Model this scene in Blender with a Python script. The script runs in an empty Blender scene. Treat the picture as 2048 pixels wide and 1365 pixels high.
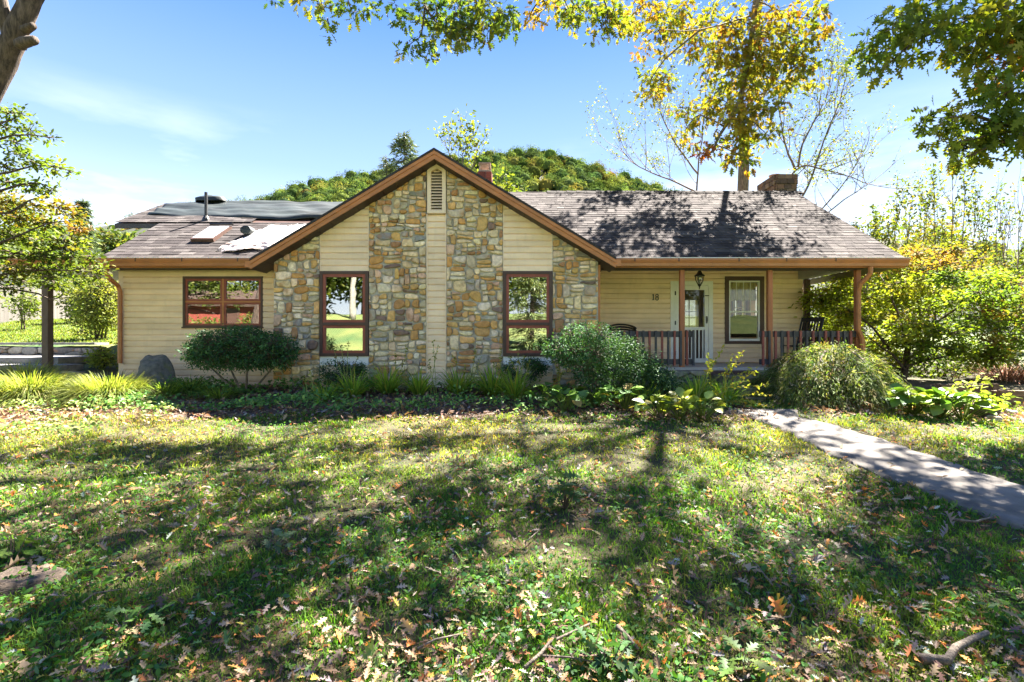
import bpy, math, random
import numpy as np
from mathutils import Vector, Matrix

R = random.Random(11)
rng = np.random.default_rng(11)
sc = bpy.context.scene
col = sc.collection

# ------------------------------------------------------------------ camera, sky, sun, exposure
EYE = 1.6
cam_data = bpy.data.cameras.new('camera')
cam_data.lens = 18.0
cam_data.sensor_width = 36.0
cam_data.clip_start = 0.05
cam_data.clip_end = 3000
cam = bpy.data.objects.new('camera', cam_data)
cam.location = (0, 0, EYE)
cam.rotation_euler = (math.radians(90), 0, 0)
col.objects.link(cam)
sc.camera = cam

SUN_AZ, SUN_EL = math.radians(34), math.radians(55)
sun_dir = Vector((math.sin(SUN_AZ) * math.cos(SUN_EL), math.cos(SUN_AZ) * math.cos(SUN_EL), math.sin(SUN_EL)))
world = bpy.data.worlds.new('World')
sc.world = world
world.use_nodes = True
wn, wl = world.node_tree.nodes, world.node_tree.links
wn.clear()
w_out = wn.new('ShaderNodeOutputWorld')
w_bg = wn.new('ShaderNodeBackground')
sky = wn.new('ShaderNodeTexSky')
sky.sky_type = 'NISHITA'
sky.sun_disc = False
sky.sun_elevation = SUN_EL
sky.sun_rotation = SUN_AZ
sky.altitude = 700
sky.air_density = 1.0
sky.dust_density = 0.0
sky.ozone_density = 1.6
w_bg.inputs['Strength'].default_value = 0.0465
# thin cirrus near the horizon, a real layer of the sky all the way round
tc = wn.new('ShaderNodeTexCoord')
sep = wn.new('ShaderNodeSeparateXYZ')
mp = wn.new('ShaderNodeMapping'); mp.inputs['Scale'].default_value = (1.5, 1.5, 6.0); mp.inputs['Location'].default_value = (0.35, 0.0, 0.4)
nz = wn.new('ShaderNodeTexNoise'); nz.inputs['Scale'].default_value = 1.7; nz.inputs['Detail'].default_value = 7; nz.inputs['Roughness'].default_value = 0.55
cr = wn.new('ShaderNodeValToRGB')
cr.color_ramp.elements[0].position = 0.47; cr.color_ramp.elements[0].color = (0, 0, 0, 1)
cr.color_ramp.elements[1].position = 0.72; cr.color_ramp.elements[1].color = (1, 1, 1, 1)
band = wn.new('ShaderNodeMapRange')
band.inputs['From Min'].default_value = 0.38; band.inputs['From Max'].default_value = 0.24
mul = wn.new('ShaderNodeMath'); mul.operation = 'MULTIPLY'
mul2 = wn.new('ShaderNodeMath'); mul2.operation = 'MULTIPLY'; mul2.inputs[1].default_value = 0.85
mix = wn.new('ShaderNodeMixRGB'); mix.inputs['Color2'].default_value = (3.3, 3.4, 3.45, 1)
hs = wn.new('ShaderNodeHueSaturation'); hs.inputs['Saturation'].default_value = 1.0
wl.new(tc.outputs['Generated'], sep.inputs[0])
wl.new(tc.outputs['Generated'], mp.inputs['Vector'])
wl.new(mp.outputs[0], nz.inputs['Vector'])
wl.new(nz.outputs[0], cr.inputs[0])
wl.new(sep.outputs['Z'], band.inputs['Value'])
wl.new(cr.outputs[0], mul.inputs[0]); wl.new(band.outputs[0], mul.inputs[1])
wl.new(mul.outputs[0], mul2.inputs[0])
wl.new(mul2.outputs[0], mix.inputs['Fac'])
wl.new(sky.outputs[0], hs.inputs['Color'])
# the clear autumn sky is even all round: pale at the horizon, deeper blue overhead
grad = wn.new('ShaderNodeValToRGB')
for i_, (p_, c_) in enumerate(((0.0, (3.0, 3.1, 3.2)), (0.13, (2.1, 2.45, 2.85)), (0.30, (.95, 1.42, 2.45)), (0.52, (.30, .74, 1.95)), (1.0, (.22, .56, 1.6)))):
    e_ = grad.color_ramp.elements[i_] if i_ < 2 else grad.color_ramp.elements.new(p_)
    e_.position = p_; e_.color = (*[q_ / 3.2 for q_ in c_], 1)
gsc = wn.new('ShaderNodeVectorMath'); gsc.operation = 'SCALE'; gsc.inputs['Scale'].default_value = 3.2
even = wn.new('ShaderNodeMixRGB'); even.inputs['Fac'].default_value = 0.9
wl.new(sep.outputs['Z'], grad.inputs[0]); wl.new(grad.outputs[0], gsc.inputs[0])
wl.new(hs.outputs[0], even.inputs['Color1']); wl.new(gsc.outputs[0], even.inputs['Color2'])
wl.new(even.outputs[0], mix.inputs['Color1'])
wl.new(mix.outputs[0], w_bg.inputs['Color'])
wl.new(w_bg.outputs[0], w_out.inputs[0])

sun_data = bpy.data.lights.new('sun', 'SUN')
sun_data.energy = 4.6
sun_data.angle = math.radians(0.5)
sun_data.color = (1.0, 0.93, 0.82)
sun = bpy.data.objects.new('sun', sun_data)
sun.rotation_euler = sun_dir.to_track_quat('Z', 'Y').to_euler()
sun.location = (8, 12, 25)
col.objects.link(sun)

sc.view_settings.view_transform = 'Standard'
sc.view_settings.look = 'None'
sc.view_settings.exposure = 3.6
sc.view_settings.gamma = 1.0
sc.view_settings.use_curve_mapping = False
sc.render.engine = 'CYCLES'
sc.cycles.max_bounces = 8
sc.cycles.diffuse_bounces = 4
sc.cycles.transparent_max_bounces = 8
sc.cycles.sample_clamp_indirect = 6.0

# ------------------------------------------------------------------ helpers
def lin(r, g, b):
    f = lambda c: (c / 255 / 12.92) if c / 255 <= 0.04045 else ((c / 255 + 0.055) / 1.055) ** 2.4
    return (f(r), f(g), f(b))

def W(px, py, Y):
    """A point seen at pixel (px, py) of the photograph at distance Y."""
    return Vector(((px - 1024) / 1024 * Y, Y, EYE + (682.5 - py) / 1024 * Y))

def wx(px, Y): return (px - 1024) / 1024 * Y
def wz(py, Y): return EYE + (682.5 - py) / 1024 * Y

def sstep(a, b, x):
    t = np.clip((np.asarray(x, float) - a) / (b - a), 0, 1)
    return t * t * (3 - 2 * t)

def vnoise(x, y, s=1.0, seed=0.0):
    x = np.asarray(x, float) * s + seed; y = np.asarray(y, float) * s + seed * 1.7
    return (np.sin(x * 1.3 + 1.7 * np.sin(y * 0.9 + 0.3)) + np.sin(y * 1.7 + 1.3 * np.sin(x * 1.1 + 2.0)) +
            0.6 * np.sin(2.3 * x - 1.9 * y + 1.1 * np.sin(x * 2.1)) + 0.5 * np.sin(3.1 * y + 2.7 * x)) / 3.1

def ground_z(x, y):
    x = np.asarray(x, float); y = np.asarray(y, float)
    z = 0.66 * np.clip((y - 1.5) / 8.5, 0, 1)
    z = z + np.where(y < -2, np.clip(-2 - y, 0, 24) * 0.17 + np.clip(-26 - y, 0, 60) * 0.05, 0)
    wleft = sstep(-7.6, -10.2, x)
    z = z + wleft * np.interp(y, [8.8, 11, 13.2, 13.9, 25, 40, 80], [0, .2, .42, .84, 1.78, 2.4, 4.5])
    wr = sstep(5.5, 8.5, x)
    z = z + wr * np.interp(y, [3, 7, 9.4, 9.9, 14, 30], [0, -.13, -.2, 0.0, 0.1, 0.5])
    z = z + np.where(y > 20, (y - 20) * 0.02, 0)
    return z

def unproj(px, py):
    y = 6.0
    for _ in range(60):
        x = (px - 1024) / 1024 * y
        d = EYE - float(ground_z(x, y))
        y = 0.5 * y + 0.5 * (d * 1024 / max(py - 682.5, 4))
    return Vector(((px - 1024) / 1024 * y, y, float(ground_z((px - 1024) / 1024 * y, y))))

def tag(o, label=None, cat=None, group=None, kind=None):
    if label: o['label'] = label
    if cat: o['category'] = cat
    if group: o['group'] = group
    if kind: o['kind'] = kind
    return o

def thing(name, label, cat, loc=(0, 0, 0), rz=0.0, group=None):
    o = bpy.data.objects.new(name, None)
    o.empty_display_size = 0.2
    o.location = loc; o.rotation_euler = (0, 0, rz)
    col.objects.link(o)
    return tag(o, label, cat, group)

def link(name, me, mat=None, parent=None, world_coords=True):
    o = bpy.data.objects.new(name, me)
    col.objects.link(o)
    if mat is not None and not me.materials:
        for m in (mat if isinstance(mat, (list, tuple)) else [mat]):
            me.materials.append(m)
    if parent is not None:
        o.parent = parent
        if world_coords:
            o.matrix_parent_inverse = wmat(parent).inverted()
    return o

def wmat(o):
    m = Matrix.LocRotScale(o.location, o.rotation_euler, o.scale)
    if o.parent is not None:
        m = wmat(o.parent) @ o.matrix_parent_inverse @ m
    return m

class MB:
    """Collects shapes and links them as ONE mesh."""
    def __init__(s): s.v = []; s.f = []; s.c = []; s.mi = []
    def add(s, vs, fs, c=(1, 1, 1), mi=0):
        b = len(s.v)
        s.v += [tuple(p) for p in vs]
        s.f += [tuple(i + b for i in f) for f in fs]
        s.c += [c] * len(vs); s.mi += [mi] * len(fs)
        return s
    def box(s, x0, x1, y0, y1, z0, z1, c=(1, 1, 1), mi=0):
        x0, x1 = min(x0, x1), max(x0, x1); y0, y1 = min(y0, y1), max(y0, y1); z0, z1 = min(z0, z1), max(z0, z1)
        v = [(x0, y0, z0), (x1, y0, z0), (x1, y1, z0), (x0, y1, z0), (x0, y0, z1), (x1, y0, z1), (x1, y1, z1), (x0, y1, z1)]
        return s.add(v, [(0, 3, 2, 1), (4, 5, 6, 7), (0, 1, 5, 4), (1, 2, 6, 5), (2, 3, 7, 6), (3, 0, 4, 7)], c, mi)
    def prism(s, poly, a, b, fn, c=(1, 1, 1), mi=0):
        """poly of 2D points swept from a to b; fn(u, v, t) gives the 3D point."""
        n = len(poly)
        v = [fn(u, w, a) for u, w in poly] + [fn(u, w, b) for u, w in poly]
        f = [tuple(range(n)), tuple(range(2 * n - 1, n - 1, -1))]
        f += [(i, i + n, (i + 1) % n + n, (i + 1) % n) for i in range(n)]
        return s.add(v, f, c, mi)
    def tube(s, pts, rad, sides=6, c=(1, 1, 1), caps=True, mi=0):
        pts = [Vector(p) for p in pts]
        n = len(pts)
        if not isinstance(rad, (list, tuple)): rad = [rad] * n
        v = []; f = []
        ref = None
        for i, p in enumerate(pts):
            t = (pts[min(i + 1, n - 1)] - pts[max(i - 1, 0)])
            if t.length < 1e-9: t = Vector((0, 0, 1))
            t.normalize()
            if ref is None:
                ref = Vector((1, 0, 0)) if abs(t.x) < .8 else Vector((0, 1, 0))
            u = (ref - t * ref.dot(t)).normalized(); w = t.cross(u); ref = u
            for k in range(sides):
                a = 2 * math.pi * k / sides
                v.append(p + (u * math.cos(a) + w * math.sin(a)) * rad[i])
        for i in range(n - 1):
            for k in range(sides):
                k2 = (k + 1) % sides
                f.append((i * sides + k, i * sides + k2, (i + 1) * sides + k2, (i + 1) * sides + k))
        if caps:
            f.append(tuple(range(sides - 1, -1, -1)))
            f.append(tuple((n - 1) * sides + k for k in range(sides)))
        return s.add(v, f, c, mi)
    def bar(s, a, b, w, h, up=(0, 0, 1), c=(1, 1, 1), mi=0):
        a, b = Vector(a), Vector(b)
        t = (b - a).normalized(); up = Vector(up)
        if abs(t.dot(up)) > .95: up = Vector((0, 1, 0))
        sx = t.cross(up).normalized(); sz = sx.cross(t)
        q = [(-w / 2, -h / 2), (w / 2, -h / 2), (w / 2, h / 2), (-w / 2, h / 2)]
        v = [a + sx * i + sz * j for i, j in q] + [b + sx * i + sz * j for i, j in q]
        return s.add(v, [(3, 2, 1, 0), (4, 5, 6, 7), (0, 1, 5, 4), (1, 2, 6, 5), (2, 3, 7, 6), (3, 0, 4, 7)], c, mi)
    def lathe(s, prof, cx, cy, seg=12, c=(1, 1, 1), mi=0):
        v = []; f = []
        for r, z in prof:
            for k in range(seg):
                a = 2 * math.pi * k / seg
                v.append((cx + r * math.cos(a), cy + r * math.sin(a), z))
        for i in range(len(prof) - 1):
            for k in range(seg):
                k2 = (k + 1) % seg
                f.append((i * seg + k, i * seg + k2, (i + 1) * seg + k2, (i + 1) * seg + k))
        f.append(tuple(range(seg - 1, -1, -1))); f.append(tuple((len(prof) - 1) * seg + k for k in range(seg)))
        return s.add(v, f, c, mi)
    def mesh(s, name, colors=False):
        me = bpy.data.meshes.new(name)
        me.from_pydata(s.v, [], s.f)
        if colors:
            a = me.color_attributes.new('Col', 'FLOAT_COLOR', 'POINT')
            a.data.foreach_set('color', np.array([(*c, 1.0) for c in s.c], dtype=np.float32).ravel())
        if any(s.mi): me.polygons.foreach_set('material_index', s.mi)
        return me
    def build(s, name, mat, parent=None, colors=False, bevel=0.0, smooth=False):
        me = s.mesh(name, colors)
        o = link(name, me, mat, parent)
        if smooth: me.polygons.foreach_set('use_smooth', [True] * len(me.polygons))
        if bevel:
            m = o.modifiers.new('bevel', 'BEVEL'); m.width = bevel; m.segments = 2; m.limit_method = 'ANGLE'
        return o

def np_mesh(name, v, f, c=None, mat=None, parent=None, smooth=False):
    """v (N,3), f (M,3|4), c (N,3) numpy arrays to one linked mesh."""
    me = bpy.data.meshes.new(name)
    v = np.asarray(v, np.float32); f = np.asarray(f, np.int32)
    k = f.shape[1]
    me.vertices.add(len(v)); me.vertices.foreach_set('co', v.ravel())
    me.loops.add(f.size); me.loops.foreach_set('vertex_index', f.ravel())
    me.polygons.add(len(f)); me.polygons.foreach_set('loop_start', np.arange(0, f.size, k, dtype=np.int32))
    me.update(calc_edges=True)
    if smooth: me.polygons.foreach_set('use_smooth', np.ones(len(f), bool))
    if c is not None:
        a = me.color_attributes.new('Col', 'FLOAT_COLOR', 'POINT')
        a.data.foreach_set('color', np.concatenate([np.asarray(c, np.float32), np.ones((len(v), 1), np.float32)], 1).ravel())
    return link(name, me, mat, parent)

class NB:
    """Collects numpy triangle soups."""
    def __init__(s): s.v = []; s.f = []; s.c = []; s.n = 0
    def add(s, v, f, c):
        if len(v) == 0: return
        s.v.append(v); s.f.append(f + s.n); s.c.append(c); s.n += len(v)
    def build(s, name, mat, parent=None, smooth=False):
        return np_mesh(name, np.concatenate(s.v), np.concatenate(s.f), np.concatenate(s.c), mat, parent, smooth)

def frames(normal, rg=rng, heading=None):
    """Rotation matrices with z near the given normals and a random (or given) heading."""
    n = np.asarray(normal, float); n /= np.linalg.norm(n, axis=1, keepdims=True)
    h = rg.normal(size=n.shape) if heading is None else np.asarray(heading, float) + 1e-4
    x = h - n * (h * n).sum(1, keepdims=True); x /= np.linalg.norm(x, axis=1, keepdims=True)
    y = np.cross(n, x)
    return np.stack([x, y, n], 2)

def scatter(tv, tf, pos, rot, scale, colr, nb, shade=None):
    k = len(tv); n = len(pos)
    if n == 0: return
    s = np.asarray(scale, float); tv = np.asarray(tv, float)
    s = s[:, None] if s.ndim == 1 else s
    v = np.einsum('nij,nkj->nki', rot, tv[None] * s[:, None, :]) + pos[:, None, :]
    f = (tf[None] + (np.arange(n) * k)[:, None, None]).reshape(-1, tf.shape[1])
    c = np.repeat(colr[:, None, :], k, 1)
    if shade is not None: c = c * shade[None, :, None]
    nb.add(v.reshape(-1, 3), f, c.reshape(-1, 3))

def segs(a, b, ra, rb, nb, colr, sides=4):
    """Tapered twigs between arrays of points."""
    a = np.asarray(a, float); b = np.asarray(b, float); n = len(a)
    if n == 0: return
    t = b - a; t /= (np.linalg.norm(t, axis=1, keepdims=True) + 1e-9)
    ref = np.where(np.abs(t[:, 2:3]) > .9, np.array([[1., 0, 0]]), np.array([[0, 0, 1.]]))
    u = np.cross(t, ref); u /= np.linalg.norm(u, axis=1, keepdims=True); w = np.cross(t, u)
    ang = np.arange(sides) * 2 * np.pi / sides
    ring = u[:, None, :] * np.cos(ang)[None, :, None] + w[:, None, :] * np.sin(ang)[None, :, None]
    ra = np.broadcast_to(np.asarray(ra, float), (n,)); rb = np.broadcast_to(np.asarray(rb, float), (n,))
    v = np.concatenate([a[:, None] + ring * ra[:, None, None], b[:, None] + ring * rb[:, None, None]], 1)
    f = []
    for k in range(sides):
        k2 = (k + 1) % sides
        f += [(k, k2, sides + k2), (k, sides + k2, sides + k)]
    f = (np.array(f)[None] + (np.arange(n) * 2 * sides)[:, None, None]).reshape(-1, 3)
    nb.add(v.reshape(-1, 3), f, np.repeat(np.broadcast_to(np.asarray(colr, float), (n, 3))[:, None], 2 * sides, 1).reshape(-1, 3))

def pick(pal, n, rg=rng, jit=.18):
    p = np.array([c[:3] for c in pal], float); w = np.array([c[3] if len(c) > 3 else 1. for c in pal], float); w /= w.sum()
    i = rg.choice(len(p), n, p=w)
    return p[i] * (1 + rg.normal(0, jit, (n, 1))).clip(.4, 1.8) * (1 + rg.normal(0, .05, (n, 3)))

# leaf shapes, about one unit long along +x
def oak_leaf(curl=.12, fold=.2):
    L = [(0, 0), (.10, .03), (.30, .07), (.53, .08), (.76, .06), (1, 0), (.24, .22), (.50, .36), (.76, .31), (.93, .13)]
    v = [(x, y) for x, y in L] + [(x, -y) for x, y in L[1:5]] + [(x, -y) for x, y in L[6:]]
    R_ = {1: 10, 2: 11, 3: 12, 4: 13, 6: 14, 7: 15, 8: 16, 9: 17}
    f = [(0, 10, 1), (1, 10, 11), (1, 11, 2), (2, 11, 12), (2, 12, 3), (3, 12, 13), (3, 13, 4), (4, 13, 5)]
    lob = [(1, 2, 6), (2, 3, 7), (3, 4, 8), (4, 5, 9)]
    f += lob + [(R_[a], R_[t], R_.get(b, b)) for a, b, t in lob]
    v3 = np.array([(x, y, -curl * x * x + fold * abs(y) - .5 * curl * abs(y) * x) for x, y in v])
    return v3, np.array(f)
OAK = oak_leaf()
STAR = (np.array([(0, 0, 0), (.35, .08, 0), (.35, -.08, 0), (.5, .36, .05), (.5, -.36, .05), (.65, .07, -.03), (.65, -.07, -.03), (1, 0, -.12), (.25, .2, .03), (.25, -.2, .03)]),
        np.array([(0, 2, 1), (1, 2, 6), (1, 6, 5), (5, 6, 7), (1, 5, 3), (2, 4, 6), (0, 1, 8), (0, 9, 2)]))
OVATE = (np.array([(0, 0, 0), (.32, .24, .05), (.32, -.24, .05), (.72, .19, .02), (.72, -.19, .02), (1, 0, -.08)]),
         np.array([(0, 2, 1), (1, 2, 4), (1, 4, 3), (3, 4, 5)]))
DIAM = (np.array([(0, 0, 0), (.45, .26, .04), (.45, -.26, .04), (1, 0, -.05)]), np.array([(0, 2, 1), (1, 2, 3)]))
LANCE = (np.array([(0, 0, 0), (.4, .09, .02), (.4, -.09, .02), (1, 0, -.12)]), np.array([(0, 2, 1), (1, 2, 3)]))
def blade(bend):
    return (np.array([(0, -.5, 0), (0, .5, 0), (bend * .22, -.42, .5), (bend * .22, .42, .5), (bend, 0, .93 - .25 * bend)]), np.array([(0, 1, 3), (0, 3, 2), (2, 3, 4)]))

# ------------------------------------------------------------------ materials
MATS = {}
def nt(name):
    m = bpy.data.materials.new(name); m.use_nodes = True
    n, l = m.node_tree.nodes, m.node_tree.links
    b = n['Principled BSDF']
    return m, n, l, b

def mat(name, c, rough=.6, var=.15, scale=6.0, bump=.0, bscale=40., metal=0., stretch=(1, 1, 1), c2=None, spec=.4, rnd=0.0, attr=False, grime=0.0):
    """A surface with uneven colour, a little relief, and optional per-object or per-vertex tint."""
    m, n, l, b = nt(name)
    tcn = n.new('ShaderNodeTexCoord'); mpn = n.new('ShaderNodeMapping'); mpn.inputs['Scale'].default_value = stretch
    geo = n.new('ShaderNodeNewGeometry')
    l.new(geo.outputs['Position'], mpn.inputs['Vector'])
    no = n.new('ShaderNodeTexNoise'); no.inputs['Scale'].default_value = scale; no.inputs['Detail'].default_value = 6; no.inputs['Roughness'].default_value = .62
    l.new(mpn.outputs[0], no.inputs['Vector'])
    rp = n.new('ShaderNodeValToRGB')
    a = c2 if c2 else tuple(x * (1 - var * 1.6) for x in c)
    bb = c if c2 else tuple(min(1, x * (1 + var)) for x in c)
    rp.color_ramp.elements[0].position = .32; rp.color_ramp.elements[0].color = (*a, 1)
    rp.color_ramp.elements[1].position = .66; rp.color_ramp.elements[1].color = (*bb, 1)
    l.new(no.outputs[0], rp.inputs[0])
    cur = rp.outputs[0]
    if attr:
        at = n.new('ShaderNodeAttribute'); at.attribute_name = 'Col'
        mx = n.new('ShaderNodeMixRGB'); mx.blend_type = 'MULTIPLY'; mx.inputs[0].default_value = 1
        l.new(cur, mx.inputs[1]); l.new(at.outputs['Color'], mx.inputs[2]); cur = mx.outputs[0]
    if rnd:
        oi = n.new('ShaderNodeObjectInfo'); mr = n.new('ShaderNodeMapRange')
        mr.inputs['To Min'].default_value = 1 - rnd; mr.inputs['To Max'].default_value = 1 + rnd
        l.new(oi.outputs['Random'], mr.inputs['Value'])
        vm = n.new('ShaderNodeVectorMath'); vm.operation = 'SCALE'
        l.new(cur, vm.inputs[0]); l.new(mr.outputs[0], vm.inputs['Scale']); cur = vm.outputs[0]
    if grime:
        gm = n.new('ShaderNodeMapping'); gm.inputs['Scale'].default_value = (5, 5, 1.3); l.new(geo.outputs['Position'], gm.inputs['Vector'])
        gn = n.new('ShaderNodeTexNoise'); gn.inputs['Scale'].default_value = 1.6; gn.inputs['Detail'].default_value = 9; gn.inputs['Roughness'].default_value = .7
        l.new(gm.outputs[0], gn.inputs['Vector'])
        gr = n.new('ShaderNodeMapRange'); gr.inputs['From Min'].default_value = .5; gr.inputs['From Max'].default_value = .78; gr.inputs['To Max'].default_value = grime
        l.new(gn.outputs[0], gr.inputs['Value'])
        gx = n.new('ShaderNodeMixRGB'); gx.inputs[2].default_value = (.16, .13, .085, 1); l.new(gr.outputs[0], gx.inputs[0]); l.new(cur, gx.inputs[1]); cur = gx.outputs[0]
    l.new(cur, b.inputs['Base Color'])
    b.inputs['Roughness'].default_value = rough; b.inputs['Metallic'].default_value = metal
    b.inputs['Specular IOR Level'].default_value = spec
    if bump:
        n2 = n.new('ShaderNodeTexNoise'); n2.inputs['Scale'].default_value = bscale; n2.inputs['Detail'].default_value = 5
        l.new(mpn.outputs[0], n2.inputs['Vector'])
        bp = n.new('ShaderNodeBump'); bp.inputs['Strength'].default_value = bump; bp.inputs['Distance'].default_value = .01
        l.new(n2.outputs[0], bp.inputs['Height']); l.new(bp.outputs[0], b.inputs['Normal'])
    MATS[name] = m
    return m

def leaf_mat(name, trans=.45, gloss=.06, rough=.4, tint=(1.5, 1.45, .8)):
    """Leaves: per-leaf colour, light passing through, a little sheen."""
    m, n, l, b = nt(name)
    n.remove(b); out = n['Material Output']
    at = n.new('ShaderNodeAttribute'); at.attribute_name = 'Col'
    df = n.new('ShaderNodeBsdfDiffuse'); tr = n.new('ShaderNodeBsdfTranslucent'); gl = n.new('ShaderNodeBsdfGlossy'); gl.inputs['Roughness'].default_value = rough
    gl.inputs['Color'].default_value = (.9, .95, 1, 1)
    mx = n.new('ShaderNodeMixRGB'); mx.blend_type = 'MULTIPLY'; mx.inputs[0].default_value = 1; mx.inputs[2].default_value = (*tint, 1)
    l.new(at.outputs['Color'], df.inputs['Color']); l.new(at.outputs['Color'], mx.inputs[1]); l.new(mx.outputs[0], tr.inputs['Color'])
    m1 = n.new('ShaderNodeMixShader'); m1.inputs[0].default_value = trans
    l.new(df.outputs[0], m1.inputs[1]); l.new(tr.outputs[0], m1.inputs[2])
    m2 = n.new('ShaderNodeMixShader'); m2.inputs[0].default_value = gloss
    l.new(m1.outputs[0], m2.inputs[1]); l.new(gl.outputs[0], m2.inputs[2])
    l.new(m2.outputs[0], out.inputs['Surface'])
    MATS[name] = m
    return m

def glass_mat(name, refl=.5, tint=(.8, .85, .85)):
    m, n, l, b = nt(name)
    n.remove(b); out = n['Material Output']
    tp = n.new('ShaderNodeBsdfTransparent'); tp.inputs['Color'].default_value = (*tint, 1)
    gl = n.new('ShaderNodeBsdfGlossy'); gl.inputs['Roughness'].default_value = 0.0
    geo = n.new('ShaderNodeNewGeometry'); no = n.new('ShaderNodeTexNoise'); no.inputs['Scale'].default_value = 3.0; no.inputs['Detail'].default_value = 1
    bp = n.new('ShaderNodeBump'); bp.inputs['Strength'].default_value = .03; bp.inputs['Distance'].default_value = .02
    l.new(geo.outputs['Position'], no.inputs['Vector']); l.new(no.outputs[0], bp.inputs['Height']); l.new(bp.outputs[0], gl.inputs['Normal'])
    lw = n.new('ShaderNodeFresnel'); lw.inputs['IOR'].default_value = 1.5
    ad = n.new('ShaderNodeMath'); ad.operation = 'ADD'; ad.use_clamp = True; ad.inputs[1].default_value = refl
    l.new(lw.outputs[0], ad.inputs[0])
    mx = n.new('ShaderNodeMixShader')
    l.new(ad.outputs[0], mx.inputs[0]); l.new(tp.outputs[0], mx.inputs[1]); l.new(gl.outputs[0], mx.inputs[2])
    l.new(mx.outputs[0], out.inputs['Surface'])
    MATS[name] = m
    return m

cream = mat('cream_siding', (.83, .63, .42), .55, .09, 1.1, .06, 60, stretch=(1, 1, 5), rnd=.05, grime=.16)
creamtrim = mat('cream_trim', (.80, .62, .44), .5, .04, 3, grime=.16)
whitep = mat('white_paint', (.78, .78, .74), .45, .04, 5, grime=.15)
brownmetal = mat('brown_metal', (.38, .145, .05), .38, .12, 3, spec=.5)
fasciam = mat('brown_fascia', (.42, .165, .055), .5, .12, 2.5, stretch=(1, 1, 3), grime=.2)
postm = mat('brown_post', (.36, .13, .05), .55, .15, 4, stretch=(3, 3, .6))
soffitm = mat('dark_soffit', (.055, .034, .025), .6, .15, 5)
darkbrown = mat('dark_brown_paint', (.075, .04, .03), .5, .12, 5)
redtrim = mat('red_sash_paint', (.26, .062, .04), .45, .15, 5)
redslat = mat('red_brown_slat', (.25, .065, .045), .55, .18, 8)
greyslat = mat('dark_grey_slat', (.055, .052, .055), .55, .2, 8)
black = mat('black_metal', (.018, .016, .015), .4, .2, 20)
blackwood = mat('black_wood', (.022, .02, .019), .45, .2, 12)
greywood = mat('weathered_wood', (.085, .076, .07), .85, .25, 3, .3, 30, stretch=(6, 6, .5), rnd=.18)
timberm = mat('brown_timber', (.16, .105, .06), .85, .3, 3, .3, 25, stretch=(.6, 4, 4), rnd=.15)
mortar = mat('mortar', (.40, .37, .31), .95, .18, 12, .5, 60)
concretem = mat('concrete', (.135, .121, .108), .9, .3, 3, .4, 160)
deckm = mat('porch_deck', (.42, .38, .33), .7, .15, 3)
lawnstone = mat('grey_step_stone', (.19, .185, .185), .85, .25, 5, .5, 18)
bark = mat('bark', (.085, .06, .045), .95, .45, 9, 1.0, 28, stretch=(3, 3, .7))
barkgrey = mat('grey_bark', (.15, .12, .095), .95, .4, 9, .9, 28, stretch=(3, 3, .7))
twigm = mat('twig_bark', (.10, .075, .055), .9, .3, 20)
tarpm = mat('dark_tarp', (.020, .027, .027), .55, .4, 2.2, 1.0, 7, stretch=(.6, 2, 2), spec=.35)
whitetarp = mat('white_plastic', (.74, .71, .70), .4, .12, 5, .2, 14)
pinkins = mat('pink_felt', (.62, .50, .47), .8, .25, 7, .4, 20)
leadm = mat('lead_pipe', (.03, .03, .032), .5, .2, 12)
clear = glass_mat('porch_glass', .0, (.93, .95, .94))
mirrorglass = glass_mat('reflective_glass', .44, (.7, .74, .74))
darkin = mat('interior_dark', (.10, .075, .055), .8, .2, 2)
tanin = mat('interior_tan', (.46, .29, .14), .8, .08, 2)
leafm = leaf_mat('leaf', .46, .012, .6, (1.12, 1.18, .42))
farleaf = leaf_mat('far_leaf', .22, .0, .6)
leafdark = leaf_mat('glossy_leaf', .25, .014, .5, (1.4, 1.45, .6))
needlem = leaf_mat('needle', .2, .05, .5)
drym = leaf_mat('dry_leaf', .18, .015, .6, (1.2, 1.0, .7))
grassm = leaf_mat('grass_blade', .45, .01, .6, (1.5, 1.5, .5))

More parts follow.
